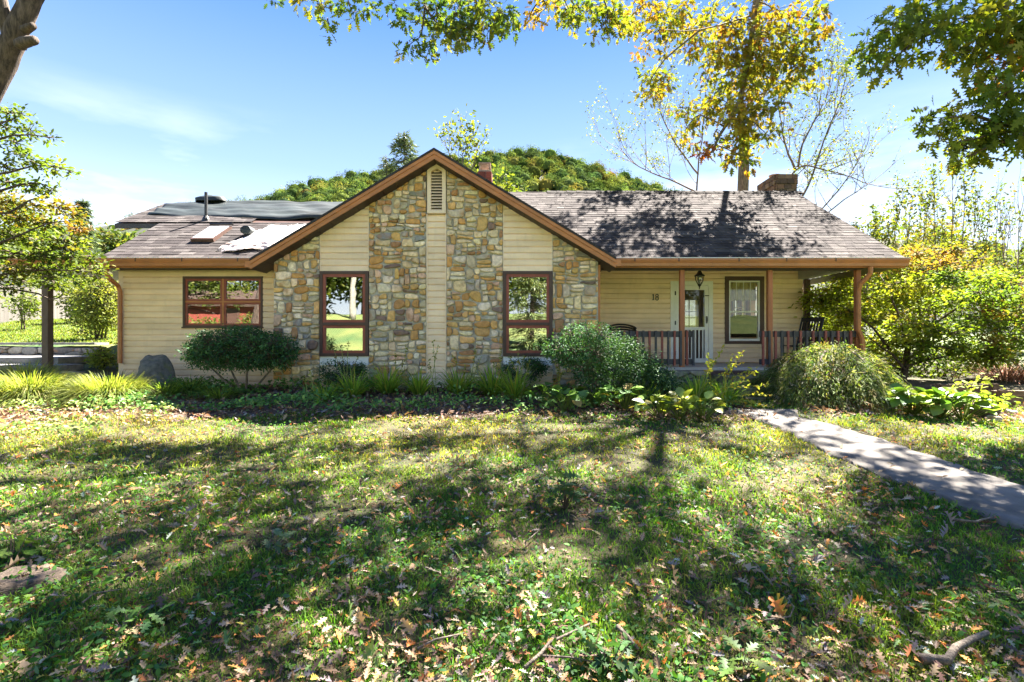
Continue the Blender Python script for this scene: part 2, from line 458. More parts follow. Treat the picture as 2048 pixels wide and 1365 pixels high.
def stone_mat(name, moss=0.0):
    m, n, l, b = nt(name)
    at = n.new('ShaderNodeAttribute'); at.attribute_name = 'Col'
    geo = n.new('ShaderNodeNewGeometry')
    no = n.new('ShaderNodeTexNoise'); no.inputs['Scale'].default_value = 14; no.inputs['Detail'].default_value = 8; no.inputs['Roughness'].default_value = .65
    n3 = n.new('ShaderNodeTexNoise'); n3.inputs['Scale'].default_value = 5; n3.inputs['Detail'].default_value = 5
    l.new(geo.outputs['Position'], no.inputs['Vector']); l.new(geo.outputs['Position'], n3.inputs['Vector'])
    mr = n.new('ShaderNodeMapRange'); mr.inputs['From Min'].default_value = .3; mr.inputs['From Max'].default_value = .72; mr.inputs['To Min'].default_value = .62; mr.inputs['To Max'].default_value = 1.3
    l.new(no.outputs[0], mr.inputs['Value'])
    vm = n.new('ShaderNodeVectorMath'); vm.operation = 'SCALE'; l.new(at.outputs['Color'], vm.inputs[0]); l.new(mr.outputs[0], vm.inputs['Scale'])
    rp = n.new('ShaderNodeValToRGB'); rp.color_ramp.elements[0].position = .54; rp.color_ramp.elements[1].position = .68
    rp.color_ramp.elements[0].color = (0, 0, 0, 1); rp.color_ramp.elements[1].color = (.6, .6, .6, 1)
    l.new(n3.outputs[0], rp.inputs[0])
    mx = n.new('ShaderNodeMixRGB'); l.new(rp.outputs[0], mx.inputs[0]); l.new(vm.outputs[0], mx.inputs[1])
    mx.inputs[2].default_value = (.36, .17, .06, 1) if not moss else (.14, .16, .035, 1)
    l.new(mx.outputs[0], b.inputs['Base Color']); b.inputs['Roughness'].default_value = .85; b.inputs['Specular IOR Level'].default_value = .3
    bp = n.new('ShaderNodeBump'); bp.inputs['Strength'].default_value = .55; bp.inputs['Distance'].default_value = .012
    n4 = n.new('ShaderNodeTexNoise'); n4.inputs['Scale'].default_value = 38; n4.inputs['Detail'].default_value = 6
    l.new(geo.outputs['Position'], n4.inputs['Vector']); l.new(n4.outputs[0], bp.inputs['Height']); l.new(bp.outputs[0], b.inputs['Normal'])
    return m
stonem = stone_mat('field_stone')
mossstone = stone_mat('mossy_stone', 1)
shinglem = mat('shingle', (.30, .315, .335), 1.0, .2, 4, .5, 140, attr=True, spec=.15)

# ------------------------------------------------------------------ polygons and stones
def clip(poly, a, b, c):
    out = []
    n = len(poly)
    for i in range(n):
        p, q = poly[i], poly[(i + 1) % n]
        dp, dq = a * p[0] + b * p[1] - c, a * q[0] + b * q[1] - c
        if dp <= 0: out.append(p)
        if (dp < 0 < dq) or (dq < 0 < dp):
            t = dp / (dp - dq)
            out.append((p[0] + (q[0] - p[0]) * t, p[1] + (q[1] - p[1]) * t))
    return out

def area(p): return abs(sum(p[i][0] * p[(i + 1) % len(p)][1] - p[(i + 1) % len(p)][0] * p[i][1] for i in range(len(p)))) / 2

def stone_cells(poly, sizes, aspect, gap, rr):
    """Packs stones of the given (radius, tries) into a convex polygon; returns their shrunk outlines."""
    x0, x1 = min(p[0] for p in poly), max(p[0] for p in poly); z0, z1 = min(p[1] for p in poly), max(p[1] for p in poly)
    inside = lambda x, z: all((poly[(i + 1) % len(poly)][0] - poly[i][0]) * (z - poly[i][1]) - (poly[(i + 1) % len(poly)][1] - poly[i][1]) * (x - poly[i][0]) >= 0 for i in range(len(poly)))
    S = []
    for r, tries, k in sizes:
        for _ in range(tries):
            x, z = rr.uniform(x0, x1), rr.uniform(z0, z1)
            if not inside(x, z): continue
            rad = r * rr.uniform(.85, 1.2)
            if all(((x - q[0]) / aspect) ** 2 + (z - q[1]) ** 2 > ((rad + q[2]) * k) ** 2 for q in S):
                S.append((x, z, rad))
    cells = []
    for i, (x, z, r) in enumerate(S):
        p = list(poly)
        for j, (x2, z2, r2) in enumerate(S):
            if i == j or abs(x - x2) > 1.1 * aspect or abs(z - z2) > .9: continue
            ax, az = 2 * (x2 - x) / aspect ** 2, 2 * (z2 - z)
            c = (x2 * x2 - x * x) / aspect ** 2 + z2 * z2 - z * z - r2 * r2 + r * r
            L = math.hypot(ax, az)
            p = clip(p, ax, az, c - gap / 2 * L)
            if len(p) < 3: break
        if len(p) >= 3 and area(p) > .0012: cells.append(p)
    return cells

def rubble(poly, rr, gap):
    """Broken courses of squarish rubble filling a convex polygon; returns stone outlines."""
    x0, x1 = min(p[0] for p in poly), max(p[0] for p in poly); z0, z1 = min(p[1] for p in poly), max(p[1] for p in poly)
    out = []
    ph = [rr.uniform(0, 6) for _ in range(4)]
    wav = lambda x, k: .022 * math.sin(x * 5.1 + k * 2.3 + ph[0]) + .014 * math.sin(x * 13 + k * 5.1 + ph[1])
    def cell(a, c, lo, hi, k0, k1):
        j = lambda s_=.013: rr.uniform(-s_, s_)
        sk = rr.uniform(-.018, .018)
        p = [(a + j(), lo + wav(a, k0) + j()), ((a + c) / 2 + j(), lo + wav((a + c) / 2, k0) + j()), (c + j(), lo + wav(c, k0) + j()), (c + sk + j(), (lo + hi) / 2 + j()), (c + j(), hi + wav(c, k1) + j()), ((a + c) / 2 + j(), hi + wav((a + c) / 2, k1) + j()), (a + j(), hi + wav(a, k1) + j()), (a + sk + j(), (lo + hi) / 2 + j())]
        # knock off a corner or two
        for q in (0, 2, 4, 6):
            if rr.random() < .45:
                cx_, cz_ = (a + c) / 2, (lo + hi) / 2; t = rr.uniform(.08, .30)
                p[q] = (p[q][0] + (cx_ - p[q][0]) * t, p[q][1] + (cz_ - p[q][1]) * t)
        cx_, cz_ = sum(q[0] for q in p) / 8, sum(q[1] for q in p) / 8
        w_, h_ = c - a, hi - lo
        p = [(cx_ + (q[0] - cx_) * max(.3, 1 - gap / w_), cz_ + (q[1] - cz_) * max(.3, 1 - gap / h_)) for q in p]
        for i in range(len(poly)):
            q, s_ = poly[i], poly[(i + 1) % len(poly)]
            nx_, nz_ = s_[1] - q[1], -(s_[0] - q[0]); L = math.hypot(nx_, nz_)
            p = clip(p, nx_, nz_, nx_ * q[0] + nz_ * q[1] - gap * .4 * L)
            if len(p) < 3: return
        if area(p) > .0014: out.append(p)
    z = z0; k = 0
    while z < z1:
        H = rr.uniform(.17, .31); x = x0 - rr.uniform(0, .2)
        while x < x1:
            w = rr.choice((rr.uniform(.10, .17), rr.uniform(.16, .25), rr.uniform(.22, .36)))
            t = rr.random()
            if w < .3 and t < .30 and H < .27: cell(x, x + w, z, z + H, k, k + 1)
            elif t < .72 or H < .2:
                m = z + H * rr.uniform(.36, .64)
                for lo, hi, a_, b_ in ((z, m, k, k + .5), (m, z + H, k + .5, k + 1)):
                    if w > .2 and rr.random() < .38: u = x + w * rr.uniform(.38, .62); cell(x, u, lo, hi, a_, b_); cell(u, x + w, lo, hi, a_, b_)
                    else: cell(x, x + w, lo, hi, a_, b_)
            else:
                m1, m2 = z + H * rr.uniform(.26, .38), z + H * rr.uniform(.6, .74)
                for lo, hi, a_, b_ in ((z, m1, k, k + .3), (m1, m2, k + .3, k + .7), (m2, z + H, k + .7, k + 1)): cell(x, x + w, lo, hi, a_, b_)
            x += w
        z += H; k += 1
    return out

def rounded(p, rr, amt=.25):
    out = []
    n = len(p)
    for i in range(n):
        a, b = p[i], p[(i + 1) % n]
        L = math.hypot(b[0] - a[0], b[1] - a[1])
        if L < .012: out.append(((a[0] + b[0]) / 2, (a[1] + b[1]) / 2)); continue
        t = min(amt, .5) * rr.uniform(.7, 1.15)
        out.append((a[0] + (b[0] - a[0]) * t, a[1] + (b[1] - a[1]) * t))
        if L > .14: out.append((a[0] + (b[0] - a[0]) * .5 + rr.uniform(-.008, .008), a[1] + (b[1] - a[1]) * .5 + rr.uniform(-.008, .008)))
        out.append((a[0] + (b[0] - a[0]) * (1 - t), a[1] + (b[1] - a[1]) * (1 - t)))
    return out

def stone_mesh(mb, p, fn, c, rr, depth=.05, back=.03):
    """A pillowed stone: outline p, fn(u, v, out) places it."""
    n = len(p)
    cx, cz = sum(q[0] for q in p) / n, sum(q[1] for q in p) / n
    d = depth * rr.uniform(.6, 1.25)
    tx, tz = rr.uniform(-.12, .12), rr.uniform(-.12, .12)
    v = []
    for s, o in ((1.0, -back), (1.0, d * .6), (.95, d * .93), (.70, d)):
        for q in p:
            u, w = cx + (q[0] - cx) * s, cz + (q[1] - cz) * s
            oo = o + ((u - cx) * tx + (w - cz) * tz + rr.uniform(-.004, .004) if o > 0 else 0)
            v.append(fn(u, w, oo))
    v.append(fn(cx, cz, d * 1.02))
    f = []
    for k in range(3):
        f += [(k * n + i, k * n + (i + 1) % n, (k + 1) * n + (i + 1) % n, (k + 1) * n + i) for i in range(n)]
    f += [(3 * n + i, 3 * n + (i + 1) % n, 4 * n) for i in range(n)]
    mb.add(v, f, c)

STONEC = [(.50, .30, .11, 4), (.42, .225, .08, 2.6), (.58, .45, .28, 4), (.52, .385, .235, 3.4), (.41, .33, .235, 2), (.31, .165, .075, 1.2), (.48, .30, .20, 1.8), (.17, .115, .09, .6), (.36, .31, .235, 1), (.64, .53, .38, 3), (.25, .235, .215, .3)]
# ------------------------------------------------------------------ ground, path, hill
def build_ground():
    xs = np.concatenate([-np.geomspace(600, 17, 26), np.arange(-16, 16.01, .15), np.geomspace(17, 600, 26)])
    ys = np.concatenate([-np.geomspace(140, 4.5, 26), np.arange(-4, 20.01, .15), np.geomspace(20.6, 140, 24), np.array([200, 300, 460, 700.])])
    X, Y = np.meshgrid(xs, ys)
    Z = ground_z(X, Y)
    near = (np.abs(X) < 16) & (Y > -4) & (Y < 20)
    Z = Z + np.where(near, .018 * vnoise(X, Y, 2.3) + .012 * vnoise(X, Y, 6.1, 3), 0)
    ny, nx = X.shape
    i = np.arange(ny * nx).reshape(ny, nx)
    f = np.stack([i[:-1, :-1], i[:-1, 1:], i[1:, 1:], i[1:, :-1]], -1).reshape(-1, 4)
    bed = bed_mask(X, Y)
    far = sstep(20, 40, np.hypot(X, Y)) + (Y < -2.5) + sstep(-8.5, -11, X) * sstep(10, 14, Y)
    far = np.clip(far, 0, 1)[..., None]
    straw = (.5 + .5 * vnoise(X, Y, 1.6, 5))[..., None] * np.array([.20, .15, .05]) + (.5 - .5 * vnoise(X, Y, 1.6, 5))[..., None] * np.array([.07, .085, .025])
    lawn = straw * .36
    green = np.array([.12, .155, .042]) + .06 * (vnoise(X, Y, .45, 9) + .8 * vnoise(X, Y, 1.9, 4))[..., None] * np.array([1, .7, .2])
    mulch = np.array([.10, .065, .045]) + .03 * vnoise(X, Y, 5, 2)[..., None]
    c = lawn * (1 - far) + green * far
    c = c * (1 - bed[..., None]) + mulch * bed[..., None]
    m = mat('soil_and_turf', (1, 1, 1), .95, .25, 16, .9, 45, attr=True)
    o = np_mesh('ground', np.stack([X, Y, Z], -1).reshape(-1, 3), f, np.clip(c, .01, 1).reshape(-1, 3), m, smooth=True)
    tag(o, kind='structure')

PATH_L = [(1462, 822), (1500, 838), (1522, 846), (1593, 875), (1660, 911), (1754, 953), (1844, 982), (1931, 1024), (2048, 1064), (2200, 1105), (2420, 1150)]
PATH_R = [(1592, 823), (1590, 833), (1612, 842), (1660, 853), (1754, 882), (1844, 911), (1931, 943), (2048, 979), (2160, 1005), (2330, 1030), (2560, 1050)]
pl = np.array([tuple(unproj(*p)) for p in PATH_L]); pr = np.array([tuple(unproj(*p)) for p in PATH_R])
def path_inside(x, y):
    poly = np.concatenate([pl[:, :2], pr[::-1, :2]])
    x = np.asarray(x, float); y = np.asarray(y, float); r = np.zeros(x.shape, bool)
    n = len(poly)
    for i in range(n):
        (xa, ya), (xb, yb) = poly[i], poly[(i + 1) % n]
        cnd = ((ya > y) != (yb > y)) & (x < (xb - xa) * (y - ya) / ((yb - ya) if yb != ya else 1e-9) + xa)
        r ^= cnd
    return r

def bed_mask(x, y):
    x = np.asarray(x, float); y = np.asarray(y, float)
    edge = 7.75 + .22 * np.sin(x * 1.7) + .1 * np.sin(x * 4.3 + 1)
    a = (y > edge) & (x > -7.4) & (x < 3.9) & (y < 14)
    e2 = 8.25 + .15 * np.sin(x * 2.1)
    b = (y > e2) & (x > 4.6) & (x < 9.2) & (y < 12)
    c = (y > 7.1 + .3 * np.sin(x * 2)) & (x <= -7.0) & (x > -12) & (y < 11.2)
    return (a | b | c).astype(float)

build_ground()

def build_path():
    n = 60
    t = np.linspace(0, 1, n)
    def res(p):
        d = np.concatenate([[0], np.cumsum(np.linalg.norm(np.diff(p, axis=0), axis=1))]); d /= d[-1]
        return np.stack([np.interp(t, d, p[:, k]) for k in range(3)], 1)
    a, b = res(pl), res(pr)
    m = 9
    rows = []
    for k in range(m):
        u = k / (m - 1); q = a * (1 - u) + b * u
        q[:, 2] = ground_z(q[:, 0], q[:, 1]) + .035
        if k in (0, m - 1): q[:, 0] += .025 * np.sin(t * 90) + .02 * np.sin(t * 37)
        rows.append(q)
    lo = [rows[0] - np.array([0, 0, .12])] + rows + [rows[-1] - np.array([0, 0, .12])]
    v = np.stack(lo, 1); i = np.arange(n * (m + 2)).reshape(n, m + 2)
    f = np.stack([i[:-1, :-1], i[1:, :-1], i[1:, 1:], i[:-1, 1:]], -1).reshape(-1, 4)
    tag(np_mesh('front_path', v.reshape(-1, 3), f[:, ::-1], None, concretem), kind='structure')
build_path()

def build_hill():
    px = np.array([-900, -300, 200, 330, 450, 530, 620, 700, 760, 850, 985, 1040, 1110, 1160, 1200, 1250, 1320, 1450, 1700, 2300, 3000.])
    py = np.array([560, 520, 450, 432, 420, 406, 376, 358, 352, 333, 318, 311, 313, 328, 344, 362, 384, 430, 465, 520, 560.])
    ang = np.linspace(-900, 3000, 130)
    hp = np.interp(ang, px, py)
    rr_ = np.array([115, 130, 150, 175, 200, 225, 250, 275, 300, 330, 370, 430.])
    hh = lambda r: np.interp(r, [115, 300, 430], [0, 1, .55])
    V = []
    for r in rr_:
        y = np.full_like(ang, r); x = (ang - 1024) / 1024 * r
        top = (682.5 - hp) / 1024 * 300
        V.append(np.stack([x, y, ground_z(x * 0, y) * .4 + (top - 2) * hh(r)], 1))
    V = np.array(V); i = np.arange(V.shape[0] * V.shape[1]).reshape(V.shape[:2])
    f = np.stack([i[:-1, :-1], i[:-1, 1:], i[1:, 1:], i[1:, :-1]], -1).reshape(-1, 4)
    m = mat('wooded_slope', (.012, .016, .006), 1, .3, .3)
    tag(np_mesh('hill', V.reshape(-1, 3), f, None, m, smooth=True), kind='structure')
    # the wood on it: crowns of leaf clumps, one mass
    g = np.random.default_rng(5)
    nb = NB()
    n = 1400
    a = np.concatenate([g.uniform(400, 1480, 1150), g.uniform(-600, 2500, 250)]); r = g.uniform(205, 312, n)
    hpx = np.interp(a, ang, hp)
    cz = (682.5 - hpx) / 1024 * 300 * hh(r)
    cx = (a - 1024) / 1024 * r
    pal = [(.08, .12, .03, 3), (.056, .09, .027, 3), (.115, .14, .033, 2), (.15, .14, .036, .6), (.042, .07, .027, 2.2), (.17, .12, .04, .12)]
    tint = pick(pal, n, g, .28)
    R0 = g.uniform(2.3, 4.8, n); K = 230
    d = g.normal(size=(n, K, 3)); d /= np.linalg.norm(d, axis=2, keepdims=True)
    d[..., 2] = np.abs(d[..., 2]) * 1.15 - .25
    lump = 1 + .28 * np.sin(d[..., 0] * 5 + R0[:, None] * 9) * np.cos(d[..., 2] * 4 + R0[:, None] * 5)
    P = np.stack([cx, r, cz + R0 * .8 + g.normal(0, .9, n)], 1)[:, None, :] + d * (R0[:, None] * lump * g.uniform(.72, 1.06, (n, K)))[..., None] * np.array([1, 1, 1.05])
    N = d + g.normal(0, .5, d.shape)
    C = tint[:, None, :] * (1 + g.normal(0, .14, (n, K, 1))).clip(.4, 1.7)
    scatter(*DIAM, P.reshape(-1, 3), frames(N.reshape(-1, 3), g), g.uniform(.5, 1.0, n * K), C.reshape(-1, 3), nb)
    core = np.array([(math.cos(a_) * math.cos(e_), math.sin(a_) * math.cos(e_), math.sin(e_)) for e_ in (-.5, .1, .7) for a_ in np.linspace(0, 2 * np.pi, 9)[:8]] + [(0, 0, 1.0)])
    cf = np.array([t_ for k_ in range(2) for i_ in range(8) for t_ in ((k_ * 8 + i_, k_ * 8 + (i_ + 1) % 8, k_ * 8 + 8 + (i_ + 1) % 8), (k_ * 8 + i_, k_ * 8 + 8 + (i_ + 1) % 8, k_ * 8 + 8 + i_))] + [(16 + i_, 16 + (i_ + 1) % 8, 24) for i_ in range(8)])
    mid = (P.mean(1) - np.array([0, 0, .1]) * R0[:, None])
    mid[:, 2] = cz + R0 * .7
    scatter(core, cf, mid, frames(np.tile([0, 0, 1.], (n, 1)), g), R0 * .80, tint * .9, nb)
    P2 = np.stack([cx, r, cz - .5], 1)
    segs(P2, P2 + np.array([0, 0, 3.]), .25, .2, nb, (.1, .08, .06), 3)
    o = nb.build('hillside_woods', farleaf)
    tag(o, kind='stuff')
build_hill()

# ------------------------------------------------------------------ the house
house = thing('cottage', 'cream sided cottage with a stone front gable, brown trim and a covered porch', 'house', (-1.5, 12, .66))
GY, GW = 9.85, 10.2
XC, GA, GS = -1.498, 5.313, .60
XL, XR = -5.04, 2.0
gz = lambda x: GA - GS * abs(x - XC)
EY, EZ, MS = 10.55, 3.32, .62
mz = lambda y: EZ + MS * (y - EY)
FLOOR = 1.05
fxz = lambda y: (lambda u, w, t: (u, t, w))

def wall_holes(mb, x0, x1, z0, z1, y0, y1, holes):
    xs = sorted({x0, x1, *[min(max(h[k], x0), x1) for h in holes for k in (0, 1)]})
    zs = sorted({z0, z1, *[min(max(h[k], z0), z1) for h in holes for k in (2, 3)]})
    for i in range(len(xs) - 1):
        for j in range(len(zs) - 1):
            cx, cz = (xs[i] + xs[i + 1]) / 2, (zs[j] + zs[j + 1]) / 2
            if any(h[0] < cx < h[1] and h[2] < cz < h[3] for h in holes): continue
            mb.box(xs[i], xs[i + 1], y0, y1, zs[j], zs[j + 1])

def siding(name, poly, yf, holes=(), exp=.1245, backing=True, thick=.14, label=None):
    """A wall panel (backing mesh) whose lapped boards are its children."""
    x0, x1 = min(p[0] for p in poly), max(p[0] for p in poly); z0, z1 = min(p[1] for p in poly), max(p[1] for p in poly)
    b = MB()
    if len(poly) == 4 and not any(p[0] not in (x0, x1) or p[1] not in (z0, z1) for p in poly):
        wall_holes(b, x0, x1, z0, z1, yf, yf + thick, holes)
    else:
        b.prism(poly, yf, yf + thick, lambda u, w, t: (u, t, w))
    panel = b.build(name, cream, house)
    if label: panel['label'] = label
    z = z0
    rows = []
    while z < z1 - .01:
        za, zb = z, min(z + exp, z1)
        pieces = [(x0, x1, za, zb)]
        for h in holes:
            nxt = []
            for (a, c, lo, hi) in pieces:
                if h[1] <= a or h[0] >= c or h[3] <= lo or h[2] >= hi: nxt.append((a, c, lo, hi)); continue
                if h[0] > a: nxt.append((a, h[0], lo, hi))
                if h[1] < c: nxt.append((h[1], c, lo, hi))
                aa, cc = max(a, h[0]), min(c, h[1])
                if h[3] < hi: nxt.append((aa, cc, h[3], hi))
                if h[2] > lo: nxt.append((aa, cc, lo, h[2]))
            pieces = nxt
        # long runs are made of shorter lengths butted together
        cut = []
        for (a, c, lo, hi) in pieces:
            if c - a > 2.6 and hi - lo > .1:
                m = a + (c - a) * R.uniform(.3, .7)
                cut += [(a, m - .0015, lo, hi), (m + .0015, c, lo, hi)]
            else: cut.append((a, c, lo, hi))
        for (a, c, lo, hi) in cut:
            if c - a < .012 or hi - lo < .012: continue
            p = [(a, lo), (c, lo), (c, hi), (a, hi)]
            for i in range(len(poly)):
                q, s = poly[i], poly[(i + 1) % len(poly)]
                nx_, nz_ = (s[1] - q[1]), -(s[0] - q[0])
                p = clip(p, nx_, nz_, nx_ * q[0] + nz_ * q[1])
                if len(p) < 3: break
            if len(p) < 3 or area(p) < .0008: continue
            m = MB()
            # dutch lap: a flat face over a coved top that sits in the shade of the next board
            zc = za + exp * .70
            lowp, topp = clip(p, 0, 1, zc), clip(p, 0, -1, -zc)
            dz = R.uniform(-.0008, .0008)
            for q_, pr in ((lowp, lambda w: .029), (topp, lambda w: .029 - .026 * ((w - zc) / (exp * .30)) ** .7 if w > zc + 1e-6 else .029)):
                n = len(q_)
                if n < 3: continue
                v = [(u, yf - pr(w) + dz, w) for u, w in q_] + [(u, yf - .001, w) for u, w in q_]
                f = [tuple(range(n))] + [(i, i + n, (i + 1) % n + n, (i + 1) % n) for i in range(n) if not (abs(q_[i][1] - zc) < 1e-6 and abs(q_[(i + 1) % n][1] - zc) < 1e-6)]
                m.add(v, f)
            m.build('siding_board', cream, panel)
        z += exp
    return panel

def rect(x0, x1, z0, z1): return [(x0, z0), (x1, z0), (x1, z1), (x0, z1)]

# left wall with the four-light window
LY = 11.0
LX0, LX1 = -8.42, -4.72
lw = (wx(367, LY), wx(527, LY), wz(656, LY), wz(553.5, LY))
siding('siding_wall', rect(LX0, LX1, .62, 3.12), LY, [lw])
m = MB(); m.box(LX0 - .012, LX0 + .09, LY - .03, LY - .0215, .64, 3.1); m.box(LX0 - .012, LX0 - .002, LY - .0215, LY + .12, .64, 3.1)
m.build('corner_trim', creamtrim, house)
m = MB(); m.box(LX0, LX1 + .4, LY + .02, LY + .2, .1, .62); m.build('foundation', concretem, house)

def frame4(mb, x0, x1, z0, z1, y0, y1, w, wb=None):
    wb = wb or w
    mb.box(x0, x1, y0, y1, z1 - w, z1); mb.box(x0, x1, y0, y1, z0, z0 + wb)
    mb.box(x0, x0 + w, y0, y1, z0 + wb, z1 - w); mb.box(x1 - w, x1, y0, y1, z0 + wb, z1 - w)

def window_left():
    x0, x1, z0, z1 = lw
    o = MB(); frame4(o, x0, x1, z0, z1, LY - .035, LY + .1, .05)
    o.box(x0 - .02, x1 + .02, LY - .045, LY - .035, z0 - .012, z0 + .02)
    win = o.build('window', darkbrown, house, bevel=.004)
    xm, zm = wx(447, LY), wz(604, LY)
    b = MB(); b.box(xm - .02, xm + .02, LY - .025, LY + .06, z0 + .05, z1 - .05); b.box(x0 + .05, xm - .02, LY - .024, LY + .05, zm - .015, zm + .015); b.box(xm + .02, x1 - .05, LY - .024, LY + .05, zm - .015, zm + .015)
    b.build('mullion', fasciam, win)
    for (a, c) in ((x0 + .05, xm - .02), (xm + .02, x1 - .05)):
        for (lo, hi) in ((z0 + .05, zm - .015), (zm + .015, z1 - .05)):
            s = MB(); frame4(s, a, c, lo, hi, LY - .018, LY + .03, .042)
            s.build('sash', redtrim, win, bevel=.003)
            g = MB(); g.box(a + .042, c - .042, LY + .004, LY + .010, lo + .042, hi - .042); g.build('pane', mirrorglass, win)
window_left()

# front gable: stone columns, siding bays, tall windows
GX = [wx(p, GW) for p in (548, 640, 738, 853, 893, 1006, 1105, 1196)]
gu = lambda x: gz(x) - .20
def top_poly(x0, x1, z0, drop=0.0):
    p = [(x0, z0), (x1, z0), (x1, gu(x1) - drop)]
    if x0 < XC < x1: p.append((XC, gu(XC) - drop))
    p.append((x0, gu(x0) - drop))
    return p
WZ0, WZ1 = wz(713, GW), wz(543, GW)
mo = MB()
panels = [top_poly(GX[0], GX[1], .3), top_poly(GX[2], GX[3], .3), top_poly(GX[4], GX[5], .3), top_poly(GX[6], GX[7], .3)]
for p in panels: mo.prism(p, GW, GW + .16, lambda u, w, t: (u, t, w))
stone_wall = mo.build('stone_wall', mortar, house)
rs = random.Random(3)
allst = []
for p in panels:
    q = [(max(u, -9), max(w, .42)) for u, w in p]
    for cell in rubble(q, rs, .020):
        allst.append(cell)
allst.sort(key=area, reverse=True)
small = MB()
def stone_color(r_):
    w = [c[3] for c in STONEC]; c = r_.choices(STONEC, w)[0]; k = r_.uniform(1.05, 1.5)
    return (c[0] * k * r_.uniform(.94, 1.06), c[1] * k, c[2] * k * r_.uniform(.9, 1.1))
for i, cell in enumerate(allst):
    p = rounded(cell, rs, rs.uniform(.18, .32))
    mb = MB() if i < 300 else small
    stone_mesh(mb, p, lambda u, w, o: (u, GW - o, w), stone_color(rs), rs, rs.uniform(.03, .062))
    if i < 300: mb.build('stone', stonem, stone_wall, colors=True, smooth=True)
if small.v: tag(small.build('small_stones', stonem, stone_wall, colors=True, smooth=True), kind='stuff')

for k in (1, 5):
    x0, x1 = GX[k], GX[k + 1]
    siding('gable_siding', top_poly(x0, x1, WZ1, .004), GW + .02, exp=.1255)
    siding('apron_siding', rect(x0, x1, .42, WZ0 - .18), GW + .03)
    s = MB(); s.box(x0 + .004, x1 - .004, GW - .015, GW + .17, WZ0 - .18, WZ0 - .004); s.build('window_apron', whitep, house)
    for x in (x0, x1 - .022):
        m = MB(); m.box(x + .001, x + .021, GW - .012, GW + .06, WZ1 + .01, gu(x + .01) - .02); m.build('corner_trim', creamtrim, house)
    o = MB(); frame4(o, x0 + .003, x1 - .003, WZ0, WZ1, GW - .045, GW + .12, .062)
    zm0, zm1 = wz(651.5, GW), wz(645.5, GW)
    o.box(x0 + .065, x1 - .065, GW - .044, GW + .12, zm0, zm1)
    win = o.build('window', darkbrown, house, bevel=.004)
    for lo, hi in ((WZ0 + .062, zm0), (zm1, WZ1 - .062)):
        a, c = x0 + .065, x1 - .065
        s = MB(); frame4(s, a, c, lo, hi, GW - .03, GW + .03, .055)
        s.build('sash', redtrim, win, bevel=.003)
        g = MB(); g.box(a + .055, c - .055, GW + .0, GW + .006, lo + .055, hi - .055); g.build('pane', mirrorglass, win)

siding('gable_siding', rect(GX[3], GX[4], .35, wz(429, GW)), GW + .03, exp=.1255)
for x in (GX[3] + .001, GX[4] - .022):
    m = MB(); m.box(x, x + .021, GW - .02, GW + .05, .5, wz(429, GW)); m.build('corner_trim', creamtrim, house)
# louvred gable vent
VX0, VX1, VZ0 = XC - .185, XC + .185, wz(428, GW)
vs, va = wz(343, GW), wz(327, GW)
vt = MB()
o_ = [(VX0, VZ0), (VX1, VZ0), (VX1, vs), (XC, va), (VX0, vs)]
i_ = [(VX0 + .075, VZ0 + .05), (VX1 - .075, VZ0 + .05), (VX1 - .075, vs - .02), (XC, vs + .045), (VX0 + .075, vs - .02)]
n = 5
v = [(u, GW - .05, w) for u, w in o_] + [(u, GW - .05, w) for u, w in i_] + [(u, GW + .05, w) for u, w in o_] + [(u, GW + .05, w) for u, w in i_]
f = []
for i in range(n):
    j = (i + 1) % n
    f += [(i, j, n + j, n + i), (2 * n + i, i, n * 0 + i, 2 * n + i)[:3] if False else (i, 2 * n + i, 2 * n + j, j), (n + i, n + j, 3 * n + j, 3 * n + i)]
vt.add(v, f)
vent = vt.build('gable_vent', creamtrim, house)
b = MB(); b.prism(o_, GW + .045, GW + .06, lambda u, w, t: (u, t, w)); b.build('vent_backing', black, vent)
z = VZ0 + .055
while z < vs + .02:
    s = MB(); w_ = .11 if z < vs - .04 else .06
    s.add([(XC - w_, GW - .035, z), (XC + w_, GW - .035, z), (XC + w_, GW - .035, z + .012), (XC - w_, GW - .035, z + .012), (XC - w_, GW + .03, z + .042), (XC + w_, GW + .03, z + .042), (XC + w_, GW + .03, z + .054), (XC - w_, GW + .03, z + .054)],
          [(0, 1, 2, 3), (3, 2, 6, 7), (7, 6, 5, 4), (4, 5, 1, 0), (0, 3, 7, 4), (1, 5, 6, 2)])
    s.build('louver_slat', creamtrim, vent)
    z += .0585

# return walls of the gable bay and the rest of the shell
m = MB()
m.box(GX[0], GX[0] + .14, GW + .165, LY, .3, 3.3)
m.box(GX[7] - .14, GX[7], GW + .165, 12.75, .3, 3.3)
m.box(LX0, LX0 + .14, LY + .142, 18, .3, 3.3)
m.prism([(11.2, 3.3), (12.4, 4.2), (14.2, 5.1), (16.5, 3.9), (17.5, 3.3)], LX0, LX0 + .14, lambda u, w, t: (t, u, w))
m.box(LX0, 1.8, 18.0, 18.15, .3, 3.3)
for a_ in ((12.9, 13.2, .3, 3.4), (15.2, 15.5, .3, 3.4), (13.2, 15.2, .3, 1.7), (13.2, 15.2, 3.2, 3.4)): m.box(7.09, 7.23, *a_)  # side opening added out of view to let sun into the room
wall_holes(m, 1.8, 7.23, .3, 3.4, 15.5, 15.64, [(2.2, 4.7, 1.6, 3.1), (5.21, 5.60, 2.06, 2.92), (6.72, 7.02, 2.25, 3.0)])  # the first, wide hole is unseen, added to let sunlight in
m.box(1.66, 1.8, 12.9, 18.0, .3, 3.4)
m.prism([(12.75, 3.4), (16.6, 3.4), (14.65, 5.75)], 7.09, 7.23, lambda u, w, t: (t, u, w))
m.build('house_shell', cream, house)
